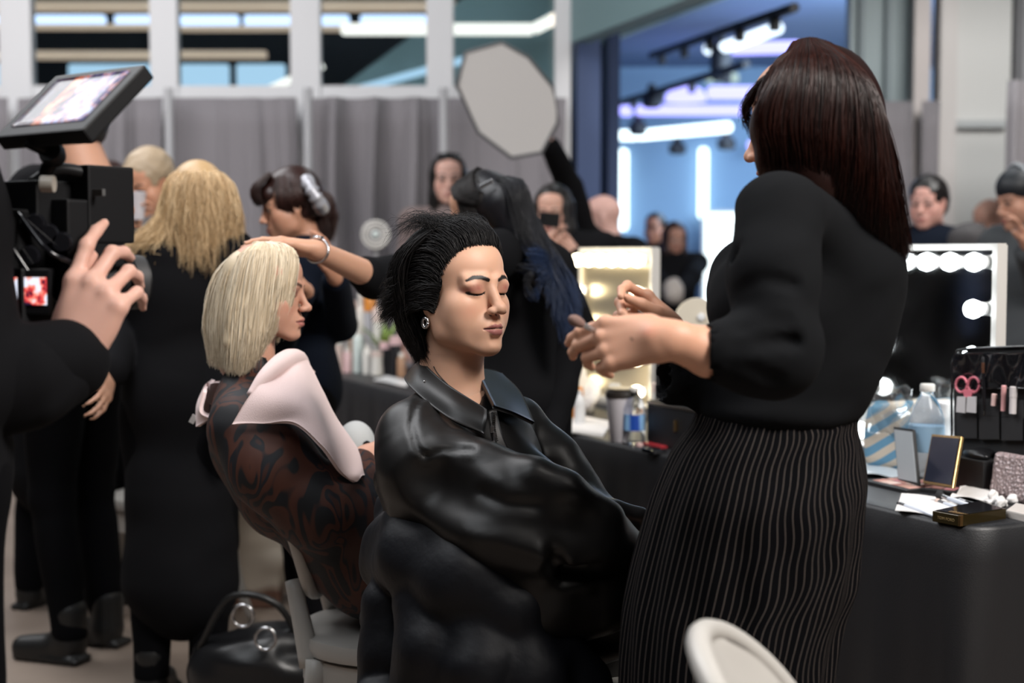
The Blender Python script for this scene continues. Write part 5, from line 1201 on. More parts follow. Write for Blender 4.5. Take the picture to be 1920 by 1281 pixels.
# stylist with blue-tipped hair, reaching over to the blonde bob
def blue_hair(root, f):
    S6 = lambda px, py, dd=0: at(px, py, 4.0+dd)
    H = SDF(.006, .02); H.ell(f(0, -.018, .036), (.075, .091, .080), f.M, 0); H.ell(f(0, .090, -.01), (.070, .060, .095), f.M, .010, '-'); H.ell(f(-.0, .045, -.05), (.1, .03, .05), f.M, .008, '-')
    H.chain([S6(945, 385, -.02), S6(978, 440, -.04), S6(1010, 510, -.08), S6(1035, 560, -.1)], [.078, .056, .036, .022], .03)
    link('hair', H.mesh('hair', attr=lambda v: {'rnd': np.full(len(v), .2), 'tt': np.full(len(v), .1)}), bluet, root)
    g = []
    for t, e in ((0, (990, 470)), (.2, (1012, 520)), (.4, (1040, 580)), (.6, (1062, 640)), (.8, (1078, 655)), (1, (1086, 560))):
        g.append([S6(925, 340, -.02), S6(955+18*t, 350-4*t, -.09+.05*t), S6(968+22*t, 400, -.10+.05*t), S6(990+30*t, 460, -.11), S6((1005+e[0])/2+18, (470+e[1])/2+6, -.13), S6(e[0], e[1], -.15)])
    strands('hair_strands', guides_down(f, np.linspace(70, 290, 9), .08, rx=.082, ry=.096, rz=.088), 1500, (.004, .006, .008), .0011, dkhair, root, wob=.003, seed=61)
    strands('hair_strands', g, 3600, (.012, .020, .022, .022, .022, .020), .0012, bluet, root, npts=16, wob=.007, lenvar=.18, seed=46, freq=1.)
    g = [[S6(965, 440, -.1), S6(945, 480, -.14), S6(960, 500, -.15), S6(1010, 505, -.15), S6(1040, 540, -.15)], [S6(975, 460, -.1), S6(1000, 500, -.14), S6(985, 530, -.15), S6(1000, 560, -.15), S6(1010, 540, -.15)], [S6(930, 460, -.1), S6(905, 490, -.1), S6(915, 520, -.12), S6(960, 500, -.12), S6(1000, 520, -.13)]]
    strands('hair_strands', g, 140, (.006, .01, .012, .012), .0010, bluet, root, npts=14, wob=.006, lenvar=.2, seed=47, adj=False)
    g = [[f(.005, .030-.025*i, .118+.002*i), f(.060, .028-.025*i, .090), f(.088, .012-.022*i, .045), f(.086, -.030-.015*i, .015), f(.070, -.065, -.015)] for i in range(4)]
    strands('hair_strands', g, 1800, (.005, .007, .008, .010), .0010, dkhair, root, npts=10, wob=.002, seed=48)
    g = [[f(-.005, .030-.025*i, .118+.002*i), f(-.060, .028-.025*i, .090), f(-.088, .012-.022*i, .045), f(-.086, -.030-.015*i, .015)] for i in range(4)]
    strands('hair_strands', g, 800, (.005, .007, .008, .010), .0010, dkhair, root, npts=10, wob=.002, seed=49)
    MB().box(S6(912, 345, -.09), (.020, .004, .006), rotm(0, 0, R(-28))).build('hair_clip', MS['metal'], root, bevel=.002)
x = put(985, 4.05)
stylist, sf, sb, sj = figure('stylist with long black hair ending in blue tips, one arm reaching out left', x, 4.05, 1.62, -128, hyaw=-122, hpitch=24, hroll=0, hoff=(-.075, -.02, -.085), skin=(.60, .33, .22), lean=(-.06, 0), vox=.0055, hair=blue_hair, sleeves=.62, infl=.015,
       J=dict(sl=at(925, 480, 3.86), el=at(700, 520, 3.66), wl=at(590, 468, 3.36), sr=at(1035, 500, 4.0), er=at(1078, 620, 4.1), wr=at(1010, 880, 3.90)),
       hands=dict(l=dict(fwd=(-1, -.02, .12), pn=(.15, -.4, -.9), thumb=(.2, -1, .2), curl=((8, 12, 8), (6, 14, 10), (10, 18, 10), (16, 22, 14)), th=(38, 10, (8, 8))), r=dict(fwd=(0, 0, -1))))
S = SDF(.008, .02); S.chain([sj['sr'], sj['er'], sj['er']+(sj['wr']-sj['er'])*.95], [.062, .056, .044], .02); S.post = wrinkle(15, .004); link('sleeve', S.mesh('sleeve'), MS['black'], stylist)
a = np.linspace(0, 2*pi, 40); wv = nrm(sj['wl']-sj['el']); u = nrm(np.cross(wv, (0, 0, 1))); v = np.cross(wv, u); c = sj['wl']-wv*.012
w = thing('bracelet', 'silver bracelet watch on the wrist reaching over the blonde bob', 'watch', c)
V, F_ = tube_arrays(np.array([[c+u*cos(q)*.0295+v*sin(q)*.0285 for q in a]]), np.full((1, 40), .0035), 8); link('band', npmesh('band', V, F_), MS['metal'], w)
MB().lathe([(.012, 0), (.0145, .003), (.013, .008), (.001, .009)], c+v*-.026 if v[2] < 0 else c+v*.026, 20, axis=v*(-1 if v[2] < 0 else 1)).build('case', MS['metal'], w, smooth=True)
# woman taking a picture with a phone
x = put(1056, 6.5)
def ph_hair(root, f): hair_long(dkhair, .24, .013, az=(48, 312), count=1100, flare=.02, seed=50)(root, f)
_, pf, _, pj = figure('person with dark centre-parted hair holding a phone up to their face', x, 6.5, 1.63, -12, hyaw=-14, hpitch=10, hoff=(-.045, 0, -.015), skin=(.58, .33, .25), hair=ph_hair, vox=.0065, infl=.03, wide=1.1,
       J=dict(el=at(1115, 560, 6.3), wl=at(1080, 478, 6.25), er=at(990, 560, 6.3), wr=at(1022, 474, 6.23)), hands=dict(l=dict(fwd=(-.75, -.1, .45), pn=(-.3, .6, .2), thumb=(0, 0, 1), curl=((30, 30, 20),)*4), r=dict(fwd=(.2, -.05, 1), pn=(.8, .3, 0), thumb=(.3, -.5, .5), curl=((30, 35, 20),)*4)))
ph = thing('phone', 'black phone held up in front of a dark-haired face', 'phone', at(1030, 412, 6.17))
MB().box(at(1030, 412, 6.17), (.046, .004, .032), rotm(0, R(8), R(6))).build('case', MS['plastic'], ph, bevel=.003)
for q in (0, 1): MB().lathe([(.006, 0), (.0055, .002), (.001, .0025)], at(1018, 404+9*q, 6.165), 12, axis=(0, -1, 0)).build('lens', mat('lens_black', (.01, .01, .015), .08), ph, smooth=True)
# man holding the round reflector aloft
x = put(1140, 7.3)
figure('bald man in black holding a round reflector up with one arm', x, 7.3, 1.62, -50, hyaw=-95, hpitch=6, hoff=(-.03, 0, -.02), skin=(.60, .36, .31), male=True, vox=.009, wide=1.12, infl=.03,
       J=dict(sr=at(1096, 445, 7.2), er=at(1068, 352, 7.05), wr=at(1030, 270, 6.85), el=at(1200, 560, 7.3), wl=at(1190, 640, 7.1)), hands=dict(r=dict(fwd=(-.7, -.3, .7), pn=(-.5, -.8, 0), thumb=(-1, 0, 0), curl=((40, 40, 25),)*4)))
rf = thing('reflector', 'large pale octagonal light reflector held up above the crowd', 'reflector', at(950, 185, 6.6))
c = at(950, 186, 6.6); n = nrm((.05, -1, -.12)); u = nrm(np.cross(n, (0, 0, 1))); v = np.cross(u, n)
if v[2] < 0: v = -v
if u[0] < 0: u = -u
pts = [(-92, 24), (-76, 84), (-10, 103), (40, 76), (86, 22), (96, -42), (66, -98), (10, -108), (-52, -62)]
V = []; sc_ = 6.6/FPX
bd = [c+u*a_*sc_+v*b_*sc_ for a_, b_ in pts]; bd = [np.array(q) for q in bd]
MB().prism(bd, -n*.012).build('fabric', mat('reflector_fabric', (.52, .50, .49), .7), rf)
bc = np.array(bd+[bd[0]]); V, F_ = tube_arrays(np.concatenate([bc, bc[1:2]])[None]-n*.006, np.full((1, len(bc)+1), .010), 8); link('rim', npmesh('rim', V, F_), mat('reflector_rim', (.10, .10, .105), .6), rf)
# two people in the blue room doorway
x = put(1228, 11.2); figure('distant person with cropped hair standing behind the one in the dark hooded coat', x, 11.2, 1.62, -30, skin=(.42, .19, .12), male=True, vox=.016, hair=hair_short(dkhair), infl=.03)
def far_h(root, f): hair_long(dbrown, .26, .012, az=(55, 305), count=300, wid=.003, flare=.0, seed=51)(root, f)
x = put(1264, 10.0); figure('distant long-haired person in a dark coat holding a pale bundle', x, 10., 1.53, 10, hpitch=14, skin=(.42, .22, .16), vox=.014, wide=1.15, infl=.03, hair=far_h, coat=.5,
   J=dict(el=at(1298, 520, 9.8), wl=at(1272, 548, 9.6), er=at(1232, 520, 9.8), wr=at(1256, 548, 9.6)))
S = SDF(.012, .03); S.ell(at(1263, 545, 9.5), (.075, .06, .085)); S.post = wrinkle(20, .006); o = link('cloth_bundle', S.mesh('cloth_bundle'), mat('pale_cloth', (.40, .36, .33), .9)); props(o, 'pale rounded bundle in the arms of the distant long-haired person', 'bundle')
# people on the right
x = put(1738, 7.0)
def man_hair(root, f): hair_short(dkhair, .016)(root, f)
figure('dark-haired man in a dark sweater turned to the left, above the lit mirror', x, 7., 1.67, -30, hyaw=-35, hpitch=5, skin=(.56, .30, .25), male=True, vox=.008, hair=man_hair, top=MS['navy'], infl=.03)
x = put(1853, 8.6)
figure('distant bald man looking down, right of the pale pillar', x, 8.6, 1.63, -40, hyaw=-60, hpitch=18, skin=(.52, .28, .21), male=True, vox=.010, top=MS['navy'], infl=.03)
x = put(1922, 6.0)
def cap_hair(root, f):
    S = SDF(.007, .012); S.ell(f(0, -.012, .055), (.088, .104, .085), f.M, 0); S.ell(f(0, .0, -.04), (.12, .14, .06), f.M, .004, '-'); S.ell(f(0, -.06, -.02), (.08, .06, .07), f.M, .02)
    link('cap', S.mesh('cap'), mat('black_cap', (.006, .008, .012), .5), root)
    V, F_ = tube_arrays(np.array([[f(.085*cos(q), -.01, .04+.105*sin(q)) for q in np.linspace(-.3, pi+.3, 24)]]), np.full((1, 24), .008), 8); link('headphone_band', npmesh('headphone_band', V, F_), mat('headphone_grey', (.30, .32, .34), .4), root)
figure('person in a black cap with grey headphones, cut by the right edge', x, 6.0, 1.65, -70, hyaw=-75, hpitch=14, hoff=(-.02, 0, 0), skin=(.50, .26, .18), male=True, vox=.009, hair=cap_hair, top=mat('grey_hoodie', (.05, .055, .06), .9), infl=.035,
   J=dict(er=at(1960, 560, 5.9), wr=at(1925, 465, 5.6)), hands=dict(r=dict(fwd=(-.4, -.2, .9), pn=(-.5, 0, 0), thumb=(0, -1, 0))))
S = SDF(.010, .03); S.ell(at(1820, 450, 6.6), (.10, .08, .09)); S.ell(at(1822, 500, 6.6), (.13, .10, .13)); S.post = wrinkle(12, .006)
o = link('backpack', S.mesh('backpack'), bump(mat('grey_nylon', (.055, .05, .052), .7), 120, .3, .002)); 
MB().lathe([(.02, -.75), (.02, 0)], at(1822, 520, 6.6), 10).build('stand', MS['grey'], o); MB().lathe([(.16, 0), (.16, .02), (.03, .03)], at(1822, 520, 6.6)*V3(1, 1, 0), 16).build('stand_foot', MS['grey'], o)
props(o, 'rounded dark grey backpack in front of the bald man on the right', 'bag')
# people behind the camera rig on the left
x = put(138, 4.6)
figure('tall dark-haired man behind the camera monitor, only ear and neck showing', x, 4.6, 1.84, -110, hyaw=-118, hpitch=12, hoff=(.0, 0, 0), skin=(.56, .30, .20), male=True, vox=.009, hair=hair_short(dkhair), infl=.02)
x = put(212, 6.2)
figure('distant brown-haired person right of the camera body', x, 6.2, 1.70, 150, skin=(.5, .28, .22), vox=.012, hair=hair_long(dbrown, .12, .012, az=(60, 300), count=500, wid=.002), infl=.02)
x = put(283, 5.3)
def old_hair(root, f): hair_short(greyblond, .014)(root, f)
figure('person with short pale hair looking down, beside the long golden hair', x, 5.3, 1.68, -25, hyaw=-28, hpitch=22, skin=(.60, .30, .19), vox=.007, hair=old_hair, infl=.02, top=mat('grey_shirt', (.12, .12, .13), .9),
   J=dict(er=at(215, 560, 5.2), wr=at(250, 440, 5.05)), hands=dict(r=dict(fwd=(.1, -.1, 1), pn=(.6, -.3, 0), thumb=(0, -1, 0), curl=((40, 40, 20),)*4)))
o = MB().lathe([(.026, 0), (.034, .09), (.036, .095), (.030, .097)], at(256, 412, 5.0), 20).build('paper_cup', mat('white_cup', (.68, .64, .68), .5), smooth=True); props(o, 'white paper cup held near a pale-haired face', 'cup')
x = put(88, 5.2)
figure('person in black standing behind the camera operator, boots on the floor', x, 5.2, 1.60, 160, skin=(.5, .3, .22), vox=.012, hair=hair_short(dkhair), infl=.025, coat=.45)
# ------------------------------------------------------------------ row of draped tables
TD = V3(-.432, .902, 0); TD = TD/np.linalg.norm(TD); TN = V3(TD[1], -TD[0], 0); C0 = V3(.93, 2.85, 0); TZ = .75
def T_(s, p, z=TZ): return C0+TD*s+TN*p+V3(0, 0, z)
def on(px, py): return atz(px, py, TZ)      # the spot of the table top under a point of the picture
MT = np.stack([TD, TN, V3(0, 0, 1)], 1)     # along, across (towards the mirrors), up
mcl_ = bump(mat('black_tablecloth', (.0075, .008, .010), .5, spec=.7), 350, .3, .0012)
def table(s0, s1, wd, label, r=.07):
    t = thing('makeup_table', label, 'table', T_((s0+s1)/2, wd/2, 0), 'black-draped tables in one row')
    hx, hy = (s1-s0)/2, wd/2; c = T_((s0+s1)/2, wd/2, 0); n = 360
    # rounded rectangle outline
    pts = []; per = 2*(2*hx+2*hy-4*r)+2*pi*r
    segs = [((hx-r, -hy), (-1, 0), 2*(hx-r)), 'c2', ((-hx, -hy+r), (0, 1), 2*(hy-r)), 'c3', ((-hx+r, hy), (1, 0), 2*(hx-r)), 'c0', ((hx, hy-r), (0, -1), 2*(hy-r)), 'c1']
    cc = {'c2': ((-hx+r, -hy+r), -90, -180), 'c3': ((-hx+r, hy-r), 180, 90), 'c0': ((hx-r, hy-r), 90, 0), 'c1': ((hx-r, -hy+r), 0, -90)}
    for g in segs:
        if isinstance(g, str):
            (cx, cy), a0, a1 = cc[g]
            for a in np.linspace(a0, a1, 14)[1:-1]: pts.append((cx+r*cos(R(a)), cy+r*sin(R(a))))
        else:
            (px, py), d, l = g
            for q in np.linspace(0, l, max(8, int(l/.012))): pts.append((px+d[0]*q, py+d[1]*q))
    O = np.array(pts); n = len(O); nx = O/np.maximum(np.abs(O/np.array([hx, hy])).max(1, keepdims=True), .01); nv = np.gradient(O, axis=0); nv = np.stack([-nv[:, 1], nv[:, 0]], 1); nv /= np.maximum(np.linalg.norm(nv, axis=1, keepdims=True), 1e-9)
    if (nv*O).sum() < 0: nv = -nv
    arc = np.arange(n)*.012; rows = []
    for k in (0.02, .5, .9, 1.0): rows.append(np.column_stack([O*k, np.full(n, .7515)]))
    rows.append(np.column_stack([O+nv*.006, np.full(n, .7490)])); rows.append(np.column_stack([O+nv*.011, np.full(n, .742)]))
    for q in np.linspace(0, 1, 12)[1:]:
        f = q*(.012*np.sin(arc*26)+.010*np.sin(arc*11+1)+.006*np.sin(arc*47)); rows.append(np.column_stack([O+nv*(.011+.012*q+f)[:, None], np.full(n, .742-.735*q)]))
    P = np.array(rows)@np.eye(3); W = c+P[..., 0:1]*TD+P[..., 1:2]*TN+P[..., 2:3]*V3(0, 0, 1)
    V = W.reshape(-1, 3); F_ = gridfaces(len(rows), n, True)
    link('tabletop', MB().box(V3(0, 0, 0), (1, 1, 1)) and MB().box(c+V3(0, 0, .733), (hx-.035, hy-.035, .013), MT).build('tmp', None).data, MS['grey'], t)
    bpy.data.objects.remove(bpy.data.objects['tmp'])
    cl = link('tablecloth', npmesh('tablecloth', V, F_), mcl_, t)
    for a in (-1, 1):
        for b in (-1, 1): MB().box(c+TD*a*(hx-.12)+TN*b*(hy-.1)+V3(0, 0, .36), (.015, .015, .36), MT).build('leg', MS['grey'], t)
    return t
table(0, 1.86, .70, 'black-draped table nearest the camera, covered with makeup palettes and brushes')
table(1.92, 4.42, .70, 'black-draped table further back behind the seated people, full of bottles', r=.04)
# lit vanity mirrors
def vanity(s, p, wd, ht, col, label, strength, nside=5, ntop=6, mg=None):
    t = thing('vanity_mirror', label, 'mirror', T_(s+wd/2, p, TZ), 'lit vanity mirrors')
    n = -TN; b = TZ+.03; fw = .016; th = .014
    F_ = MB()
    for u0, u1, z0, z1 in ((0, wd, b+ht-fw, b+ht), (0, wd, b, b+fw), (0, fw, b+fw, b+ht-fw), (wd-fw, wd, b+fw, b+ht-fw)):
        F_.box(T_(s+(u0+u1)/2, p, (z0+z1)/2), ((u1-u0)/2, th, (z1-z0)/2), MT)
    F_.box(T_(s+wd/2, p+.012, b+ht/2), (wd/2-.004, .010, ht/2-.004), MT)
    F_.build('mirror_frame', MS['white'], t)
    MB().box(T_(s+wd/2, p-.002, b+ht/2), (wd/2-fw, .003, ht/2-fw), MT).build('mirror_glass', mg or MS['hazy_mirror'], t)
    for q in (.12, .88): MB().box(T_(s+wd*q, p, TZ+.016), (.02, .09, .014), MT).build('foot', MS['white'], t, bevel=.003)
    em = emit('bulb_glow', col, strength); sk = mat('bulb_socket', (.7, .7, .7), .4)
    spots = [(.045+(wd-.09)*i/(ntop-1), ht-.045) for i in range(ntop)]
    for i in range(1, nside): z = ht-.045-i*(ht-.10)/(nside-1); spots += [(.045, z), (wd-.045, z)]
    for u, z in spots:
        c = T_(s+u, p-.008, b+z)
        k = MB().lathe([(.016, 0), (.017, .012), (.012, .014)], c, 12, axis=n).build('bulb_socket', sk, t, smooth=True)
        MB().lathe([(.010, .012), (.020, .024), (.0235, .036), (.020, .049), (.010, .058), (.001, .060)], c, 14, axis=n).build('bulb', em, k, smooth=True)
    return t
vanity(.39, .45, .50, .55, (.90, .97, 1.), 'white framed mirror with cool lit bulbs on the nearest black table', 9)
vanity(1.97, .45, .52, .55, (1., .86, .58), 'warm-lit bulb mirror on the further black table', 12, mg=mat('glow_tinted_mirror_glass', (.62, .55, .42), .30, .75))  # yellow glow of the bulbs put into the mirror colour
vanity(3.35, .50, .50, .52, (1., .95, .90), 'dim mirror at the far end of the table row, mostly hidden', .5)
# ---------------------------------- things on the near table
def lathe(name, label, cat, prof, c, m, group=None, n=28, parent=None, axis=None):
    o = MB().lathe(prof, c, n, axis=axis).build(name, m, parent, smooth=True)
    if parent is None: props(o, label, cat, group)
    return o
mblk = mat('gloss_black', (.008, .008, .010), .12, spec=.6); mcard = mat('matt_black_card', (.012, .012, .013), .55); mtis = bump(mat('tissue_white', (.74, .72, .71), .9), 120, .5, .003); mw = mat('gloss_white', (.70, .70, .70), .3)
def ray(px, py, s=None, p=None):
    """point seen at px,py on the vertical plane at distance p behind the table's front edge"""
    o = V3(0, 0, CAMZ); d = at(px, py, 1.)-o; k = ((C0-o)@TN+p)/(d@TN); return o+d*k
def palette(name, label, base, tilt, lid, mbody, mface, pans, edge=None):
    """base: four px corners of the tray on the table; lid: four px corners (bottom-left, bottom-right, top-right, top-left) on a leaning plane"""
    B = [on(*q) for q in base]; t = thing(name, label, 'palette', np.mean(B, 0))
    MB().prism(B, (0, 0, .010)).build('tray', mbody, t, bevel=.0015)
    u, v = B[1]-B[0], B[3]-B[0]; k = 0
    if pans:
        nx, ny = pans
        for i in range(nx):
            for j in range(ny):
                q = B[0]+u*(.07+.86*(i+.5)/nx)+v*(.10+.80*(j+.5)/ny)+V3(0, 0, .0095); a, b = u*(.86/nx*.42), v*(.80/ny*.42)
                MB().prism([q-a-b, q+a-b, q+a+b, q-a+b], (0, 0, .0015)).build('pan', PAN[k % len(PAN)], t); k += 1
    LQ = []
    for i, (px, py) in enumerate(lid):
        LQ.append(ray(px, py, p=tilt[i]))
    LQ[2] = LQ[1]+LQ[3]-LQ[0]; n = nrm(np.cross(LQ[1]-LQ[0], LQ[3]-LQ[0])); n = n if n[1] < 0 else -n
    MB().prism(LQ, -n*.007).build('lid', edge or mbody, t, bevel=.001)
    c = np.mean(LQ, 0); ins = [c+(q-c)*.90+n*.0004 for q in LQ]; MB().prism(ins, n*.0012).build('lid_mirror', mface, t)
    return t
PAN = [mat('pan_%d' % i, c, .6) for i, c in enumerate([(.45, .22, .18), (.55, .30, .25), (.30, .13, .11), (.60, .42, .36), (.50, .20, .22), (.38, .22, .17), (.65, .50, .45)])]
mdm = mat('dark_reflection_mirror', (.010, .013, .030), .06, spec=.9); mpale = mat('pale_reflection_mirror', (.42, .45, .47), .12, spec=.8)  # lid mirrors: dark and pale reflections put into the face colours
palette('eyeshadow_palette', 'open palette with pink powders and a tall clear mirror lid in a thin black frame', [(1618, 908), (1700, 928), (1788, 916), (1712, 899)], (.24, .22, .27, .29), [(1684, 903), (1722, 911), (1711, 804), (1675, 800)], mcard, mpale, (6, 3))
palette('face_palette', 'open compact with a dark mirrored lid edged in gold, beside the black-framed one', [(1708, 922), (1790, 932), (1830, 916), (1750, 906)], (.215, .17, .235, .28), [(1730, 906), (1786, 915), (1811, 822), (1747, 814)], mcard, mdm, (3, 2), MS['gold'])
# black flat-topped box and the pouch beside it
def solid(name, label, cat, c, h, m, rot=MT, bevel=.003, group=None): return props(MB().box(c, h, rot).build(name, m, bevel=bevel), label, cat, group)
b = on(1830, 924); solid('storage_box', 'matt black open-topped box between the gold compact and the bubble wrap pouch', 'box', b+V3(0, 0, .042), (.055, .032, .040), mcard)
S = SDF(.003, .01); c = b+V3(0, 0, .089); S.ell(c, (.050, .022, .014), MT@rotm(R(15))); S.ell(c+V3(.02, 0, .006), (.022, .016, .010), MT); o = link('compact_mouse', S.mesh('compact_mouse'), mat('soft_gloss_black', (.008, .008, .009), .3, spec=.4)); o.name = 'hair_clip_case'; props(o, 'glossy black rounded case lying on the black box', 'case')
bw = bump(mat('bubble_wrap', (.46, .36, .36), .22, spec=.8, trans=.25), 120, .9, .006, ntype='voronoi')
S = SDF(.0035, .01); b = on(1893, 942); S.box(b+V3(.01, 0, .056), (.060, .014, .052), MT@rotm(0, R(-10)), .012); S.post = lambda x, y, z: -.0022*np.abs(np.sin(x*260)*np.sin(z*260))
o = link('bubble_wrap_pouch', S.mesh('bubble_wrap_pouch'), bw); props(o, 'greyish pink bubble wrap pouch standing right of the black box', 'pouch')
# brush case, upright
def brush_case():
    c = T_(.02, .14); g = thing('brush_case', 'upright black brush case with clear pockets, at the right edge in front of the mirror', 'case', c)
    P = lambda px, py, dn=0: ray(px, py, p=.355)+TN*dn
    out = [P(1788, 915), P(1788, 700), P(1795, 668), P(1815, 657), P(1990, 650), P(2000, 915)]
    MB().prism(out, TN*.018).build('back_panel', bump(mat('black_canvas', (.012, .012, .013), .7), 500, .4, .001), g, bevel=.002)
    q0 = (P(1790, 822)+P(1990, 822))/2; q0[2] = TZ+.012; MB().box(q0, (np.linalg.norm(P(1990, 822)-P(1790, 822))/2, .012, .011), MT).build('case_base', mcard, g, bevel=.003)
    net = [[P(x_, y_, -.012-.010*math.sin(i*2.1+j)) for i, x_ in enumerate(np.linspace(1796, 1990, 9))] for j, y_ in enumerate((662, 685, 710, 728))]
    sheet('clear_flap', net, mat('black_vinyl', (.010, .010, .012), .08, spec=.8), g, .0015, 24, 60)
    tube('zip_edge', [P(1786, 820, -.002), P(1786, 700, -.002), P(1794, 666, -.002), P(1816, 655, -.002), P(1990, 648, -.002)], .0035, mblk, g, 8, 40)
    mp = mat('pocket_cloth', (.018, .018, .020), .75)
    for x0, x1, y0, y1 in ((1800, 1838, 776, 822), (1842, 1880, 778, 824), (1884, 1924, 780, 826), (1840, 1880, 748, 782), (1884, 1924, 750, 784), (1928, 1966, 780, 826)):
        MB().prism([P(x0, y1, -.004), P(x1, y1, -.004), P(x1, y0, -.004), P(x0, y0, -.004)], -TN*.007).build('pocket', mp, g, bevel=.0015)
    return P
P = brush_case()
pk = mat('pink_plastic', (.80, .22, .28), .35); t = thing('scissors', 'small pink-handled scissors hanging in the brush case', 'scissors', P(1826, 725, -.01))
for cx in (1815, 1838):
    V, F_ = tube_arrays(np.array([[P(cx+10.5*cos(a), 721+14*sin(a), -.020) for a in np.linspace(0, 2*pi+.3, 26)]]), np.full((1, 26), .0032), 8); link('handle', npmesh('handle', V, F_), pk, t)
MB().prism([P(1818, 730, -.018), P(1838, 730, -.018), P(1834, 745, -.018), P(1822, 745, -.018)], -TN*.005).build('shank', pk, t, bevel=.001)
MB().prism([P(1823, 742, -.016), P(1833, 742, -.016), P(1829, 770, -.016), P(1827, 770, -.016)], -TN*.002).build('blade', MS['metal'], t)
for x0, x1, w in ((1807, 1824, 'left one'), (1826, 1844, 'right one')):
    o = MB().prism([P(x0, 772, -.022), P(x1, 774, -.022), P(x1+1, 743, -.022), P(x0+2, 743, -.022)], -TN*.0025).build('card', mat('white_card', (.66, .64, .65), .6), bevel=.0006); props(o, 'blank white card under the pink scissors, '+w, 'card', 'white cards in the brush case')
for px, y0, y1, r, m, w in ((1893, 770, 722, .0055, mat('pink_tube', (.80, .42, .42), .35), 'pink-capped, second from the right'), (1875, 760, 738, .006, mat('pale_pink_tube', (.78, .55, .52), .35), 'short pale pink one'), (1911, 775, 724, .008, mat('silver_tube', (.62, .58, .58), .3), 'thick silvery white one')):
    a, b = P(px, y0, -.020), P(px+2, y1, -.020); l = np.linalg.norm(b-a); o = MB().lathe([(r, 0), (r, l*.6), (r*1.08, l*.61), (r*1.08, l*.97), (r*.8, l)], a, 16, axis=b-a).build('lip_gloss', m, smooth=True); props(o, 'cosmetic tube in the case pocket, '+w, 'tube', 'cosmetic tubes in the brush case')
a, b = P(1858, 780, -.020), P(1859, 668, -.026); brush('tall thin black brush with copper ring standing in the brush case', b, a, .014, .004, mblk, mat('copper', (.6, .3, .2), .3, 1.), mbk, 'standing brushes')
# striped bag, clear plastic, paper towel, large bottle, white carton
ms2 = mat('striped_fabric', (.5, .5, .5), .8)
tc = N(ms2, 'ShaderNodeTexCoord'); mpn = N(ms2, 'ShaderNodeMapping'); mpn.inputs['Rotation'].default_value = (0, R(-42), R(0)); wv_ = N(ms2, 'ShaderNodeTexWave'); wv_.inputs['Scale'].default_value = 10.5; wv_.inputs['Distortion'].default_value = .6; wv_.inputs['Detail'].default_value = 0; wv_.bands_direction = 'X'
cr = N(ms2, 'ShaderNodeValToRGB'); cr.color_ramp.interpolation = 'CONSTANT'; cr.color_ramp.elements[0].color = (.14, .32, .47, 1); cr.color_ramp.elements[1].position = .5; cr.color_ramp.elements[1].color = (.66, .56, .45, 1)
L(ms2, tc.outputs['Object'], mpn.inputs['Vector']); L(ms2, mpn.outputs[0], wv_.inputs['Vector']); L(ms2, wv_.outputs['Fac'], cr.inputs['Fac']); L(ms2, cr.outputs['Color'], bsdf(ms2).inputs['Base Color'])
b = on(1655, 884)+TN*.03; S = SDF(.004, .02); S.box(b+V3(0, 0, .092), (.085, .034, .090), MT@rotm(0, R(-8), R(3)), .032); S.post = wrinkle(18, .004, seed=1)
o = link('striped_bag', S.mesh('striped_bag'), ms2); props(o, 'puffy blue and beige diagonally striped bag beside the standing artist', 'bag')
mfilm = mat('clear_film', (.85, .95, 1.), .08, trans=.96, spec=.5, alpha=.35)
net = [[b+TN*(-.055-.008*math.sin(i*2+j))+TD*(.08-.045*i)+V3(0, 0, .10+.032*j) for i in range(6)] for j in range(5)]
o = sheet('plastic_film', net, mfilm, None, .0006, 30, 30, lambda Q: Q+.004*np.sin(Q[..., [2, 0, 1]]*90)); props(o, 'crumpled clear plastic film over the striped bag', 'plastic')
solid('carton', 'plain white carton half hidden behind the striped skirt', 'box', on(1612, 872)+V3(0, 0, .028), (.035, .03, .028), mat('white_card2', (.66, .62, .58), .6))
b = on(1772, 896)+TN*.0; S = SDF(.004, .01); S.cap(b+V3(0, 0, .01), b+V3(0, 0, .185), .050); S.cap(b, b+V3(0, 0, .3), .016, op='-', k=.003); S.box(b+V3(0, 0, -.1), (.2, .2, .1), MT, .001, .001, '-'); S.box(b+V3(0, 0, .29), (.2, .2, .1), MT, .001, .001, '-'); S.post = wrinkle(70, .0012)
o = link('paper_towel_roll', S.mesh('paper_towel_roll'), mtis); props(o, 'white paper towel roll left of the black brush case', 'roll')
def crumple(name, label, c, r, seed, m=mtis, group=None, vox=.0022, fl=(1, 1, .6)):
    S = SDF(vox, .008); g = np.random.default_rng(seed)
    for i in range(7): S.ell(np.array(c)+g.normal(size=3)*r*.35*np.array(fl)+V3(0, 0, r*.45), np.array((r*.5, r*.4, r*.35))*(.7+.5*g.random())*np.array(fl), rotm(*(g.random(3)*3)))
    S.post = wrinkle(190, .0018, seed=seed); S.box(np.array(c)*V3(1, 1, 0)+V3(0, 0, TZ-.05+.001), (.3, .3, .05), I3, .001, .001, '-')
    o = link(name, S.mesh(name), m); return props(o, label, 'tissue', group)
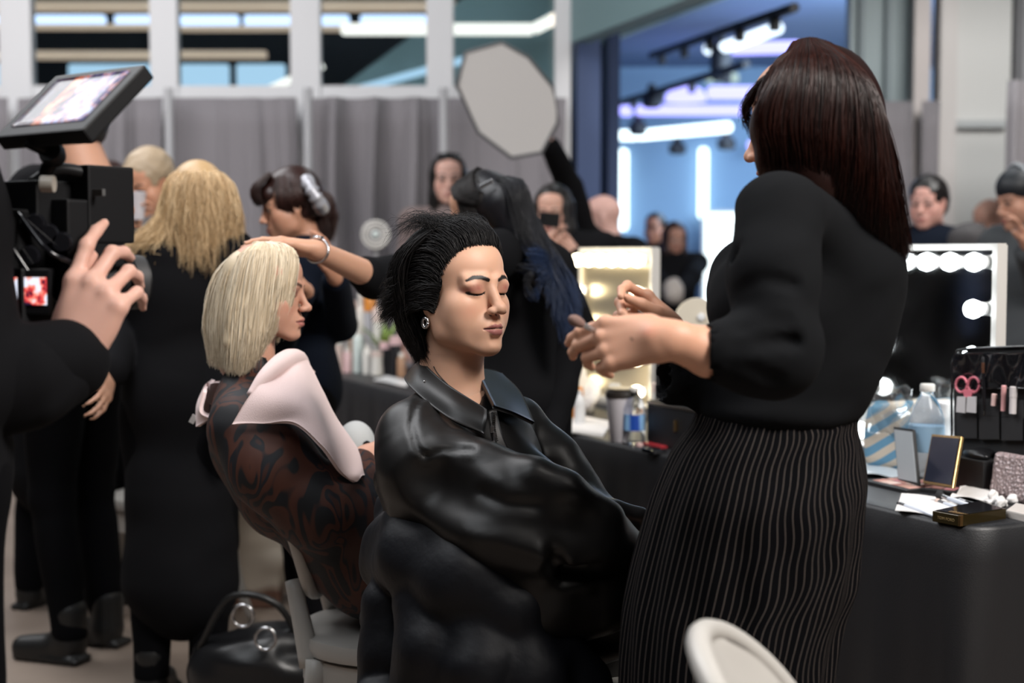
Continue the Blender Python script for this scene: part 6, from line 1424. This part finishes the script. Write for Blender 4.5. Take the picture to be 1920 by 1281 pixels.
def bottle(label, b, h, r, mbody, mcap, mlab, z0, z1, name='water_bottle', group=None, fill=None):
    t = thing(name, label, 'bottle', b, group)
    pr = [(r*.80, 0), (r*.98, h*.02), (r, h*.08), (r*.94, h*.14), (r, h*.20), (r*.96, h*.28), (r*.96, h*.52), (r, h*.56), (r*.97, h*.66), (r*.75, h*.78), (r*.42, h*.88), (r*.36, h*.90), (r*.36, h*.95)]
    inn = [(max(.001, a-.0012), z+.0012) for a, z in pr[::-1]]
    m_ = MB(); m_.lathe(pr, b, 32); m_.build('bottle_body', mbody, t, smooth=True)
    MB().lathe([(r*.40, h*.925), (r*.42, h*.93), (r*.42, h*.99), (r*.38, h)], b, 24).build('cap', mcap, t, smooth=True)
    if mlab: MB().lathe([(r*1.012, h*z0), (r*1.012, h*z1)], b, 32).build('label', mlab, t, smooth=True)
    return t
mpet = mat('clear_pet', (.93, .97, 1.), .08, trans=1., ior=1.25, spec=.8)
mlb = mat('blue_label', (.02, .10, .45), .4)
tc = N(mlb, 'ShaderNodeTexCoord'); gx = N(mlb, 'ShaderNodeTexWave'); gx.inputs['Scale'].default_value = 7; gx.inputs['Distortion'].default_value = 1.5; cr = N(mlb, 'ShaderNodeValToRGB'); cr.color_ramp.elements[0].color = (.01, .06, .35, 1); cr.color_ramp.elements[1].color = (.30, .55, .85, 1); cr.color_ramp.elements[0].position = .45
L(mlb, tc.outputs['Object'], gx.inputs['Vector']); L(mlb, gx.outputs['Fac'], cr.inputs['Fac']); L(mlb, cr.outputs['Color'], bsdf(mlb).inputs['Base Color'])
bottle('large clear water bottle with pale blue label between striped bag and paper towel', on(1724, 905)+TN*.02, .24, .042, mpet, MS['white'], mat('pale_blue_label', (.20, .32, .44), .5), .32, .58)
# tissues and brushes in front
def flat(name, label, cat, px4, h, m, thick=.001, group=None, amp=.0035):
    q = [on(*p) for p in px4]; net = [[q[0]*(1-u)*(1-v)+q[1]*u*(1-v)+q[2]*u*v+q[3]*(1-u)*v+V3(0, 0, h+.001+amp*(1+math.sin(5*u+7*v))*.5) for u in np.linspace(0, 1, 6)] for v in np.linspace(0, 1, 6)]
    o = sheet(name, net, m, None, thick, 24, 24); return props(o, label, cat, group)
flat('tissue', 'flat white tissue lying under the front brushes on the black cloth', 'tissue', [(1678, 962), (1770, 972), (1806, 940), (1690, 930)], .002, mtis)
flat('tissue', 'folded white tissue behind the two thick brushes', 'tissue', [(1780, 946), (1870, 950), (1868, 924), (1800, 926)], .006, mtis, amp=.012)
crumple('tissue', 'small crumpled tissue between the gold box and the cotton pads', on(1872, 950), .030, 5); 
flat('wrapper', 'white and blue tissue packet left of the palettes, by the striped skirt', 'packet', [(1612, 898), (1690, 902), (1672, 878), (1618, 870)], .004, mat('packet_paper', (.60, .66, .70), .4), amp=.01)
def tb(px0, py0, px1, py1, z0, z1): return atz(px0, py0, TZ+z0), atz(px1, py1, TZ+z1)
for (p0, p1, hl, hr_, m, mh, lab) in (((1757, 927, .020), (1856, 962, .012), .020, .0100, mcl, mbk, 'thick makeup brush with round black head lying on the white tissue'),
                                  ((1755, 939, .008), (1815, 960, .007), .014, .0065, mcl, mat('cream_bristle', (.62, .48, .42), .8), 'shorter makeup brush with pale head beside the round black one'),
                                  ((1682, 943, .008), (1752, 968, .006), .012, .0035, mcl, mbk, 'slim clear-handled makeup brush at the front left of the table'),
                                  ((1792, 936, .014), (1842, 950, .012), .012, .0045, mblk, mbk, 'thin black makeup brush on the folded tissue')):
    a, b = atz(p0[0], p0[1], TZ+p0[2]), atz(p1[0], p1[1], TZ+p1[2]); brush(lab, a, b, hl, hr_, m, MS['metal'], mh, None, hr=.0042)
# gold and black box with a bevelled front edge
q = [on(1748, 978), on(1800, 988), on(1886, 974), on(1836, 958)]; t = thing('compact_box', 'glossy black and gold cosmetics box nearest the front edge of the table', 'box', np.mean(q, 0))
MB().prism(q, (0, 0, .022)).build('box_body', mat('dark_gold_gloss', (.05, .035, .012), .15, .6), t, bevel=.0012)
MB().prism([q[1]+(q[0]-q[1])*.06+V3(-.001, -.001, .001), q[1]+V3(0, -.0015, .001), q[1]+(q[2]-q[1])*.05+V3(.001, -.001, .001), q[1]+(q[2]-q[1])*.05+V3(0, .003, .001)], (0, 0, .0215)).build('gold_edge', MS['gold'], t)
MB().prism([p_+(np.mean(q, 0)-p_)*.10+V3(0, 0, .0222) for p_ in q], (0, 0, .0012)).build('lid', mblk, t)
bd_ = nrm(q[0]-q[1]); MB().prism([q[1]+(q[2]-q[1])*.10+V3(0, 0, .0232), q[1]+(q[2]-q[1])*.17+V3(0, 0, .0232), q[1]+(q[2]-q[1])*.17-(q[1]-q[0])*.6+V3(0, 0, .0232), q[1]+(q[2]-q[1])*.10-(q[1]-q[0])*.6+V3(0, 0, .0232)], (0, 0, .001)).build('gold_band', MS['gold'], t)
fc = bpy.data.curves.new('lettering', 'FONT'); fc.body = 'TOM FORD'; fc.size = .0085; fc.extrude = .0002; fc.align_x = 'CENTER'; f0 = bpy.data.objects.new('tmp', fc); COL.objects.link(f0); bpy.context.view_layer.update(); me_ = bpy.data.meshes.new_from_object(f0.evaluated_get(bpy.context.evaluated_depsgraph_get())); bpy.data.objects.remove(f0); bpy.data.curves.remove(fc); fo = bpy.data.objects.new('lettering', me_); COL.objects.link(fo); me_.materials.clear(); me_.materials.append(mat('gold_print', (.45, .33, .16), .4, .5)); fo.parent = t
fm = (q[0]*.5+q[1]*.5)+V3(0, 0, .008); xd = nrm(q[1]-q[0]); nn_ = np.cross(xd, (0, 0, 1)); fm = fm+nn_*.0008-np.array(t.location)
from mathutils import Matrix
fo.matrix_local = Matrix(((xd[0], 0, nn_[0], fm[0]), (xd[1], 0, nn_[1], fm[1]), (xd[2], 1, nn_[2], fm[2]), (0, 0, 0, 1)))
S = SDF(.002, .005)
for i in range(3): S.ell(on(1900+8*i, 946-3*i)+V3(0, 0, .012+.004*i), (.016, .013, .011))
S.post = wrinkle(150, .001); o = link('cotton_puffs', S.mesh('cotton_puffs'), mtis); o.name = 'cotton_puff'; props(o, 'soft white cotton puff at the right edge above the white compact', 'cotton')
q = [on(1886, 972), on(1935, 984), on(1960, 970), on(1905, 958)]; o = MB().prism(q, (0, 0, .018)).build('compact', mat('cream_compact', (.66, .62, .58), .3), bevel=.003); props(o, 'closed white compact at the right edge of the near table', 'compact')
q = [on(1868, 936), on(1906, 942), on(1900, 926), on(1866, 924)]; o = MB().prism(q, (0, 0, .008)).build('blush_compact', mat('salmon', (.65, .22, .15), .5), bevel=.001); props(o, 'small salmon-coloured blush case in front of the bubble wrap pouch', 'compact')
# ---------------------------------- things on the middle of the row
b = on(1262, 846)+TN*.12+V3(0, 0, .001); t = thing('makeup_case', 'open black makeup case with metal edge behind the artist hands', 'case', b)
MB().box(b+V3(0, 0, .06), (.16, .11, .058), MT).build('case_body', mcard, t, bevel=.006); MB().box(b+V3(0, 0, .122), (.163, .113, .004), MT).build('metal_edge', mat('edge_metal', (.40, .36, .32), .35, 1.), t, bevel=.001)
MB().box(b+TN*.135+V3(0, 0, .17), (.16, .02, .05), MT@rotm(0, R(-14))).build('lid', mcard, t, bevel=.008); MB().box(b+V3(0, 0, .127), (.155, .105, .003), MT).build('tray', mat('tray_black', (.02, .02, .022), .35), t)
MB().box(b+TN*-.112+V3(0, 0, .07), (.006, .004, .016), MT).build('latch', MS['gold'], t, bevel=.001)
solid('applicator', 'slim white and pink tube lying on the open makeup case', 'tube', b+V3(.02, -.03, .136), (.045, .007, .005), mat('white_pink', (.70, .62, .62), .4))
b = on(1146, 830)+TN*.03; t = thing('paper_cup', 'tall pale paper cup with a dark lid beside the small water bottle', 'cup', b)
MB().lathe([(.028, 0), (.030, .002), (.042, .135)], b, 32).build('cup_body', mat('pale_cup', (.55, .52, .55), .6), t, smooth=True); MB().lathe([(.044, .133), (.045, .140), (.043, .150), (.038, .153), (.038, .158), (.001, .158)], b, 32).build('lid', mat('brown_black_lid', (.03, .025, .022), .3), t, smooth=True); MB().lathe([(.0385, .158), (.040, .160), (.0385, .162)], b, 32).build('lid_rim', mat('tan_rim', (.6, .5, .34), .4), t, smooth=True)
bottle('small half-full water bottle with blue label at the table edge', on(1178, 832)+TN*.02, .165, .033, mpet, MS['white'], mlb, .24, .52)
bottle('small white pump bottle beside the paper cup', on(1072, 796)+TN*.03, .11, .019, mw, mw, None, 0, 0, 'toiletry_bottle')
flat('paper_mat', 'white paper laid on the table left of the paper cup', 'paper', [(1052, 812), (1130, 822), (1150, 792), (1075, 780)], .001, mtis)
crumple('white_towel', 'heap of white cloth on the table in front of the warm mirror', T_(2.28, .30), .11, 9, vox=.004, fl=(1.4, 1.4, .7))
solid('lip_palette', 'thin red cosmetic case on the black cloth right of the small bottle', 'palette', on(1232, 838)+V3(0, 0, .005), (.05, .018, .004), mat('red_case', (.45, .03, .04), .35)); solid('compact', 'flat black compact in front of the thin red case', 'compact', on(1226, 850)+V3(0, 0, .007), (.032, .022, .006), mblk)
lathe('jar', 'tiny pink jar at the edge of the black cloth', 'jar', [(.010, 0), (.011, .008), (.010, .012)], on(1199, 838), mat('pinkish', (.6, .4, .38), .4))
g = np.random.default_rng(12); gb = 'toiletries crowded on the further table'
cols = [((.68, .66, .62), 'white'), ((.62, .50, .46), 'beige'), ((.66, .45, .46), 'pink'), ((.015, .015, .018), 'black'), ((.55, .62, .60), 'pale green'), ((.35, .20, .12), 'amber'), ((.60, .22, .03), 'orange'), ((.45, .45, .48), 'grey')]
mats_ = [mat('toiletry_'+n_.replace(' ', '_'), c_, .35) for c_, n_ in cols]
def toil(s, p, h, r, ci, label, kind=0):
    t = thing('toiletry_bottle', label, 'bottle', T_(s, p), gb); c = T_(s, p)
    if kind == 0: pr = [(r, 0), (r, h*.75), (r*.8, h*.82), (r*.4, h*.85)]
    elif kind == 1: pr = [(r, 0), (r*1.05, h*.1), (r*.9, h*.6), (r*.95, h*.8)]
    else: pr = [(r, 0), (r, h*.8)]
    MB().lathe(pr, c, 18).build('bottle_body', mats_[ci], t, smooth=True)
    MB().lathe([(r*.55, h*.80), (r*.55, h), (r*.3, h*1.01)] if kind == 0 else [(r*.98, h*.79), (r*.98, h*1.), (r*.9, h*1.01)], c, 16).build('cap', mats_[(ci*3+1) % 8 if kind else 0], t, smooth=True)
spots = [(2.06, .20, .13, .022, 6, 0, 'orange bottle low in front of the warm mirror'), (2.02, .12, .16, .02, 0, 0, 'white bottle just right of the orange one'), (2.14, .10, .10, .025, 1, 1, 'squat beige jar by the paper mat'), (1.98, .30, .12, .02, 5, 2, 'amber bottle behind the paper cup'), (2.5, .2, .17, .022, 0, 0, 'white bottle hidden behind the stylist elbow'),
         (1.62, .38, .20, .03, 1, 0, 'tall beige bottle behind the makeup case'), (1.48, .42, .16, .028, 5, 2, 'amber jar behind the makeup case'), (1.75, .34, .14, .03, 0, 1, 'wide white jar left of the makeup case lid')]
for s_, p_, h_, r_, c_, k_, l_ in spots: toil(s_, p_, h_, r_, c_, l_, k_)
far = [(612, 4.32, .16, .030, 3, 0, 'black bottle touching the ponytail person'), (630, 4.22, .17, .030, 1, 2, 'beige carton-like tube, leftmost on the far table'), (650, 4.20, .12, .020, 2, 0, 'slim pink bottle next to the beige tube'), (671, 4.18, .21, .026, 4, 0, 'tallest pale green bottle at the table edge'), (688, 4.08, .14, .022, 0, 0, 'white bottle right of the tall pale green one'), (706, 4.0, .11, .028, 0, 1, 'wide white jar in front of the black canister'),
       (638, 4.34, .27, .028, 7, 1, 'grey canister behind the pink bottle'), (657, 4.34, .33, .03, 0, 2, 'tall white canister at the back of the far table'), (724, 4.02, .15, .032, 3, 2, 'black canister behind the wide white jar'), (742, 3.94, .18, .03, 3, 1, 'black tub beside the dark swept-back hair'),
       (676, 4.32, .37, .022, 0, 0, 'white spray bottle standing behind the rest'), (694, 4.28, .36, .03, 7, 1, 'tall grey canister below the reaching arm'), (622, 4.36, .30, .024, 2, 2, 'tall pink canister below the reaching arm'), (708, 4.20, .30, .026, 0, 1, 'tall white canister beside the green plant'), (752, 3.86, .11, .02, 5, 0, 'small amber bottle by the leather collar'), (664, 4.27, .25, .024, 5, 2, 'amber jar between the tall canisters')]
def pxs(px, s_):
    k = (px-960)/FPX; return (k*(C0[1]+TD[1]*s_)-C0[0]-TD[0]*s_)/(TN[0]-k*TN[1])
for px, s_, h_, r_, c_, k_, l_ in far: toil(s_, max(.04, min(.64, pxs(px, s_))), h_, r_, c_, l_, k_)
flat('tray', 'pale flat tray on the far table behind the leather collar', 'tray', [(700, 716), (762, 728), (768, 716), (722, 708)], .004, mw)
b = T_(4.10, pxs(724, 4.10)); t = thing('potted_plant', 'small green leafy plant at the back of the far table', 'plant', b); MB().lathe([(.035, 0), (.045, .09), (.040, .09)], b, 20).build('pot', mats_[3], t, smooth=True)
gl = mat('plant_leaf', (.20, .30, .06), .5); lv = MB()
for i in range(26):
    a = g.random()*6.28; e = .4+g.random()*.9; d = V3(cos(a)*cos(e), sin(a)*cos(e), sin(e)); l = .08+.12*g.random(); q = b+V3(0, 0, .09); s_ = nrm(np.cross(d, (0, 0, 1)))*.012
    m1 = q+d*l*.5+V3(0, 0, .01); e1 = q+d*l-V3(0, 0, .015); lv.prism([q, m1+s_, e1, m1-s_], (0, 0, .0012))
lv.build('leaves', gl, t)
c = T_(4.36, pxs(706, 4.36)); h0 = hz(440, c[1])-TZ; t = thing('desk_fan', 'round pale fan on a slim stand behind the far table clutter', 'fan', c)
MB().lathe([(.055, 0), (.055, .01), (.012, .02), (.009, h0-.07)], c, 16).build('stand', MS['grey'], t, smooth=True)
cc_ = c+V3(0, 0, h0); V, F_ = tube_arrays(np.array([[cc_+V3(r_*cos(a), -.03, r_*sin(a)) for a in np.linspace(0, 2*pi+.2, 30)] for r_ in (.066, .050, .034)]), np.full((3, 30), .005), 6); link('cage', npmesh('cage', V, F_), mats_[0], t)
MB().lathe([(.068, -.02), (.07, .0), (.068, .02)], cc_, 28, axis=(0, -1, 0)).build('drum', mat('fan_drum', (.40, .38, .40), .5), t, smooth=True); MB().lathe([(.016, .02), (.018, .035), (.01, .04)], cc_, 14, axis=(0, -1, 0)).build('hub', mats_[4], t, smooth=True)
c = T_(1.55, .52, TZ); h0 = hz(600, c[1])-TZ; p_ = at(1306, 600, c[1]); c = V3(p_[0], c[1], TZ); t = thing('round_mirror', 'round cream stand mirror just left of the artist jumper', 'mirror', c)
MB().lathe([(.05, 0), (.05, .008), (.008, .015), (.006, h0-.06)], c, 16).build('stand', MS['gold'], t, smooth=True); MB().lathe([(.066, -.01), (.070, 0), (.066, .010), (.001, .011)], c+V3(0, 0, h0), 28, axis=(-.3, -1, .1)).build('mirror_disc', mat('cream_disc', (.58, .52, .42), .4), t, smooth=True); MB().lathe([(.012, 0), (.012, .012), (.001, .014)], c+V3(.015, -.012, h0+.01), 12, axis=(-.3, -1, .1)).build('knob', mw, t, smooth=True)
b = T_(1.25, .50, TZ)
solid('cosmetics_rack', 'dark rack of small jars behind the artist elbow', 'rack', V3(at(1290, 640, b[1])[0]-.02, b[1]+.02, TZ+.13), (.06, .05, .13), mcard)
# ------------------------------------------------------------------ camera rig and its operator, at the left
Yc = 2.05
def K(px, py, dd=0): return at(px, py, Yc+dd)
def monitor():
    t = thing('camera_monitor', 'tilted black field monitor with a bright picture on its screen, top left', 'monitor', K(130, 210))
    s = Yc/FPX; U = V3(176*s, -.105, 0); V = V3(.0505, .062, .075)
    c = K(128, 190, 0); V = V-U*((U@V)/(U@U)); n = nrm(np.cross(U, V)); n = n if n[1] < 0 else -n
    bu, bv = U*.62, V*.66
    MB().hexa([c-bu-bv, c+bu-bv, c+bu+bv, c-bu+bv], [q-n*.024 for q in (c-bu-bv, c+bu-bv, c+bu+bv, c-bu+bv)]).build('housing', MS['plastic'], t, bevel=.003)
    ms = mat('live_screen', (.0, .0, .0), .25); tc = N(ms, 'ShaderNodeTexCoord'); a = N(ms, 'ShaderNodeTexNoise'); a.inputs['Scale'].default_value = 42; a.inputs['Detail'].default_value = 3
    L(ms, tc.outputs['Object'], a.inputs['Vector']); cr = N(ms, 'ShaderNodeValToRGB'); e = cr.color_ramp.elements
    e[0].position = .34; e[0].color = (.03, .02, .06, 1); e[1].position = .68; e[1].color = (.85, .90, 1., 1)
    for p_, c_ in ((.44, (.10, .09, .30, 1)), (.50, (.65, .30, .25, 1)), (.56, (.40, .42, .75, 1))): q = e.new(p_); q.color = c_
    sx = N(ms, 'ShaderNodeAttribute', attribute_name='su'); r2 = N(ms, 'ShaderNodeValToRGB'); e2 = r2.color_ramp.elements; e2[0].position = .0; e2[0].color = (.10, .07, .09, 1); e2[1].position = .40; e2[1].color = (.10, .07, .09, 1)
    for p_, c_ in ((.43, (1., .30, .06, 1)), (.56, (1., .55, .30, 1)), (.64, (1, 1, 1, 1))): q = e2.new(p_); q.color = c_
    mx = N(ms, 'ShaderNodeMix', data_type='RGBA'); mx.blend_type = 'MULTIPLY'; mx.inputs[0].default_value = 1; L(ms, a.outputs['Fac'], cr.inputs['Fac']); L(ms, sx.outputs['Fac'], r2.inputs['Fac'])
    ad = N(ms, 'ShaderNodeMath', operation='MULTIPLY_ADD'); ad.inputs[1].default_value = .25; sv = N(ms, 'ShaderNodeAttribute', attribute_name='sv'); L(ms, a.outputs['Fac'], ad.inputs[0]); L(ms, sx.outputs['Fac'], ad.inputs[2]); L(ms, ad.outputs[0], r2.inputs['Fac'])
    L(ms, cr.outputs['Color'], mx.inputs[6]); L(ms, r2.outputs['Color'], mx.inputs[7]); L(ms, mx.outputs[2], bsdf(ms).inputs['Emission Color']); bsdf(ms).inputs['Emission Strength'].default_value = 1.0
    su, sv_ = U*.50, V*.50; net = [[c+n*.001+su*(2*i/4-1)+sv_*(2*j/4-1)+V*.04 for j in range(5)] for i in range(5)]
    sheet('screen', net, ms, t, .001, 12, 12, None, True)
    for k_ in range(3):
        MB().box(c+U*(.60)-n*.013+V*(.28-.24*k_), (.0012, .006, .009), np.stack([nrm(U), nrm(n), nrm(V)], 1)).build('port', MS['white'] if k_ == 2 else mblk, t, bevel=.0004)
    tube('mount_arm', [c-bv*.95-n*.012-U*.25, K(95, 290, .01), K(85, 325, .03)], .010, MS['plastic'], t, 10, 8); MB().lathe([(.016, -.014), (.019, 0), (.016, .014)], K(98, 288, .01), 16, axis=(0, -1, .3)).build('joint', MS['plastic'], t, smooth=True)
    MB().lathe([(.012, 0), (.012, .018)], K(78, 345, -.01), 14, axis=(1, 0, 0)).build('tan_ring', mat('pale_ring', (.42, .38, .33), .4), t, smooth=True)
    return t
monitor()
def camera():
    t = thing('video_camera', 'black video camera rig with side handle, small display and wide lens', 'camera', K(120, 480))
    Rm = rotm(R(-32)); m = MS['plastic']
    bb = lambda px, py, dd, h, nm, mm=m, bv=.004, rot=Rm: MB().box(K(px, py, dd), h, rot).build(nm, mm, t, bevel=bv)
    bb(118, 470, .12, (.075, .055, .075), 'body'); bb(165, 385, .13, (.052, .045, .058), 'battery_pack'); bb(70, 385, .08, (.04, .035, .035), 'top_block'); bb(30, 560, .04, (.05, .03, .045), 'grip_block')
    bb(10, 470, .06, (.05, .04, .06), 'back_block'); bb(160, 362, .083, (.040, .003, .005), 'rail', mat('rail_grey', (.10, .10, .10), .35), .001)
    tube('top_handle', [K(60, 345, .05), K(110, 318, .06), K(175, 330, .09), K(205, 345, .12)], .010, m, t, 10, 20)
    for i, (x_, y_) in enumerate(((95, 440), (120, 455), (70, 420), (60, 480))): MB().lathe([(.014, 0), (.016, .008), (.013, .014)], K(x_, y_, .03), 16, axis=(0, -1, 0)).build('knob', mblk, t, smooth=True)
    tube('cable', [K(35, 400, .02), K(90, 470, -.01), K(140, 500, .02), K(150, 560, .06)], .004, mblk, t, 8, 24); tube('cable', [K(0, 430, .0), K(60, 520, .0), K(100, 560, .03)], .004, mblk, t, 8, 20)
    ax = nrm((.80, .60, 0)); c = K(205, 530, .12)
    ln = MB().lathe([(.036, -.02), (.037, .0), (.031, .002), (.031, .022), (.040, .026), (.041, .052), (.036, .054), (.034, .040), (.001, .038)], c, 36, axis=ax).build('lens', m, t, smooth=True)
    MB().lathe([(.0415, .030), (.0420, .033), (.0420, .046), (.0415, .049)], c, 36, axis=ax).build('focus_ring', mat('rubber_grey', (.03, .03, .032), .6), ln, smooth=True)
    ms = mat('small_display', (0, 0, 0), .3); tc = N(ms, 'ShaderNodeTexCoord'); a = N(ms, 'ShaderNodeTexNoise'); a.inputs['Scale'].default_value = 55; L(ms, tc.outputs['Object'], a.inputs['Vector']); cr = N(ms, 'ShaderNodeValToRGB'); e = cr.color_ramp.elements
    e[0].position = .40; e[0].color = (.02, .01, .03, 1); e[1].position = .60; e[1].color = (.8, .85, 1, 1); q = e.new(.47); q.color = (.8, .06, .06, 1); q = e.new(.53); q.color = (.9, .4, .3, 1)
    L(ms, a.outputs['Fac'], cr.inputs['Fac']); L(ms, cr.outputs['Color'], bsdf(ms).inputs['Emission Color']); bsdf(ms).inputs['Emission Strength'].default_value = 1.2
    bb(45, 548, .0, (.040, .006, .032), 'display_frame', m, .002, rotm(R(-5))); bb(52, 546, -.0075, (.028, .001, .020), 'display', ms, 0, rotm(R(-5)))
    return t
camera()
def operator():
    x, y = K(-150, 500, .0)[0], 2.0
    W = K(138, 676, -.02)
    fig, hf, b, j = figure('camera operator in black at the left edge, one bare hand raised to the rig', x, y, 1.80, 120, hyaw=110, skin=(.66, .38, .30), male=True, vox=.0048, wide=1.1, infl=.030, hoff=(-.12, 0, 0), hair=hair_short(dkhair),
        J=dict(sr=K(-110, 420, -.05), er=K(-60, 720, -.12), wr=W, sl=K(-240, 420, .15), el=K(-260, 680, .25), wl=K(-120, 600, .25)),
        hands=dict(r=dict(s=1.14, fwd=(.34, .12, 1), pn=(.15, 1, -.1), thumb=(-1, 0, .2), curl=((14, 26, 14), (34, 45, 20), (44, 50, 22), (50, 52, 22)), th=(6, 8, (6, 4)))))
    S = SDF(.006, .02); S.chain([K(-60, 720, -.10), K(50, 705, -.07), K(112, 694, -.035)], [.085, .066, .050], .03); S.cap(K(108, 696, -.03), K(165, 672, .0), .042, .05, .003, '-'); S.post = wrinkle(16, .004)
    link('sleeve', S.mesh('sleeve'), MS['black'], fig)
operator()
# chairs
chair('white oval-back chair in the near right corner, cut by the lower edge', .545, 1.60, 76).scale = (1, 1, .905)
c = at(667, 838, 3.36); S = SDF(.004, .01); S.ell(c, (.048, .060, .062)); S.box(c+V3(0, 0, -.055), (.1, .1, .045), I3, .001, .003, '-'); S.cap(c+V3(.03, -.02, -.006), c+V3(.075, -.05, -.014), .030, .022, .01, flat=((0, 0, 1), .25))
t = thing('cap', 'light grey cap held upright behind the hands in the blonde person lap', 'cap', c); link('crown', S.mesh('crown'), bump(mat('grey_cap_cloth', (.46, .47, .47), .85), 300, .3, .001), t)
MB().lathe([(.010, 0), (.011, .003), (.006, .004)], c+V3(.030, -.046, .010), 12, axis=(.5, -.85, .1)).build('eyelet', mblk, t, smooth=True)
chair('white oval-back chair under the seated person in black leather', at(1010, 1000, 2.78)[0], 2.78, 48)
chair('white oval-back chair behind the golden-haired person legs, on the left', at(330, 1150, 5.0)[0], 5.0, -60)
# bags on the floor
b = V3(at(470, 1200, 3.9)[0], 3.95, 0); S = SDF(.008, .03); S.ell(b+V3(0, 0, .13), (.20, .14, .13)); S.ell(b+V3(.06, 0, .22), (.12, .10, .06)); S.box(b+V3(0, 0, -.1), (.5, .5, .1), I3, .001, .002, '-'); S.post = wrinkle(14, .010)
t = thing('handbag', 'slouchy black leather bag with metal rings on the floor behind the white chair', 'bag', b); link('bag_body', S.mesh('bag_body'), mat('soft_black_leather', (.008, .008, .009), .35), t)
for px, py in ((498, 1198), (455, 1155)):
    c = at(px, py, 3.79); V, F_ = tube_arrays(np.array([[c+V3(.028*cos(a), 0, .030*sin(a)) for a in np.linspace(0, 2*pi+.2, 26)]]), np.full((1, 26), .0045), 8); link('ring', npmesh('ring', V, F_), MS['metal'], t)
tube('strap', [b+V3(-.15, -.02, .2), b+V3(-.05, -.08, .36), b+V3(.08, -.08, .34), b+V3(.14, -.02, .2)], .010, mat('strap_leather', (.010, .010, .010), .4), t, 8, 20)
b = V3(at(468, 1000, 5.3)[0], 5.3, 0); S = SDF(.010, .03); S.ell(b+V3(0, 0, .40), (.13, .11, .20)); S.ell(b+V3(0, 0, .22), (.15, .12, .10)); S.box(b+V3(0, 0, .10), (.14, .12, .10), I3, .02); S.box(b+V3(0, 0, -.1), (.5, .5, .1), I3, .001, .002, '-'); S.post = wrinkle(12, .012)
o = link('tote_bag', S.mesh('tote_bag'), noisecol(mat('cream_fleece', (.5, .45, .38), .95), (.46, .40, .33), (.12, .06, .04), 3.2, 2, .52, .60)); props(o, 'cream and brown fleecy bag standing on the floor left of the white chair', 'bag')
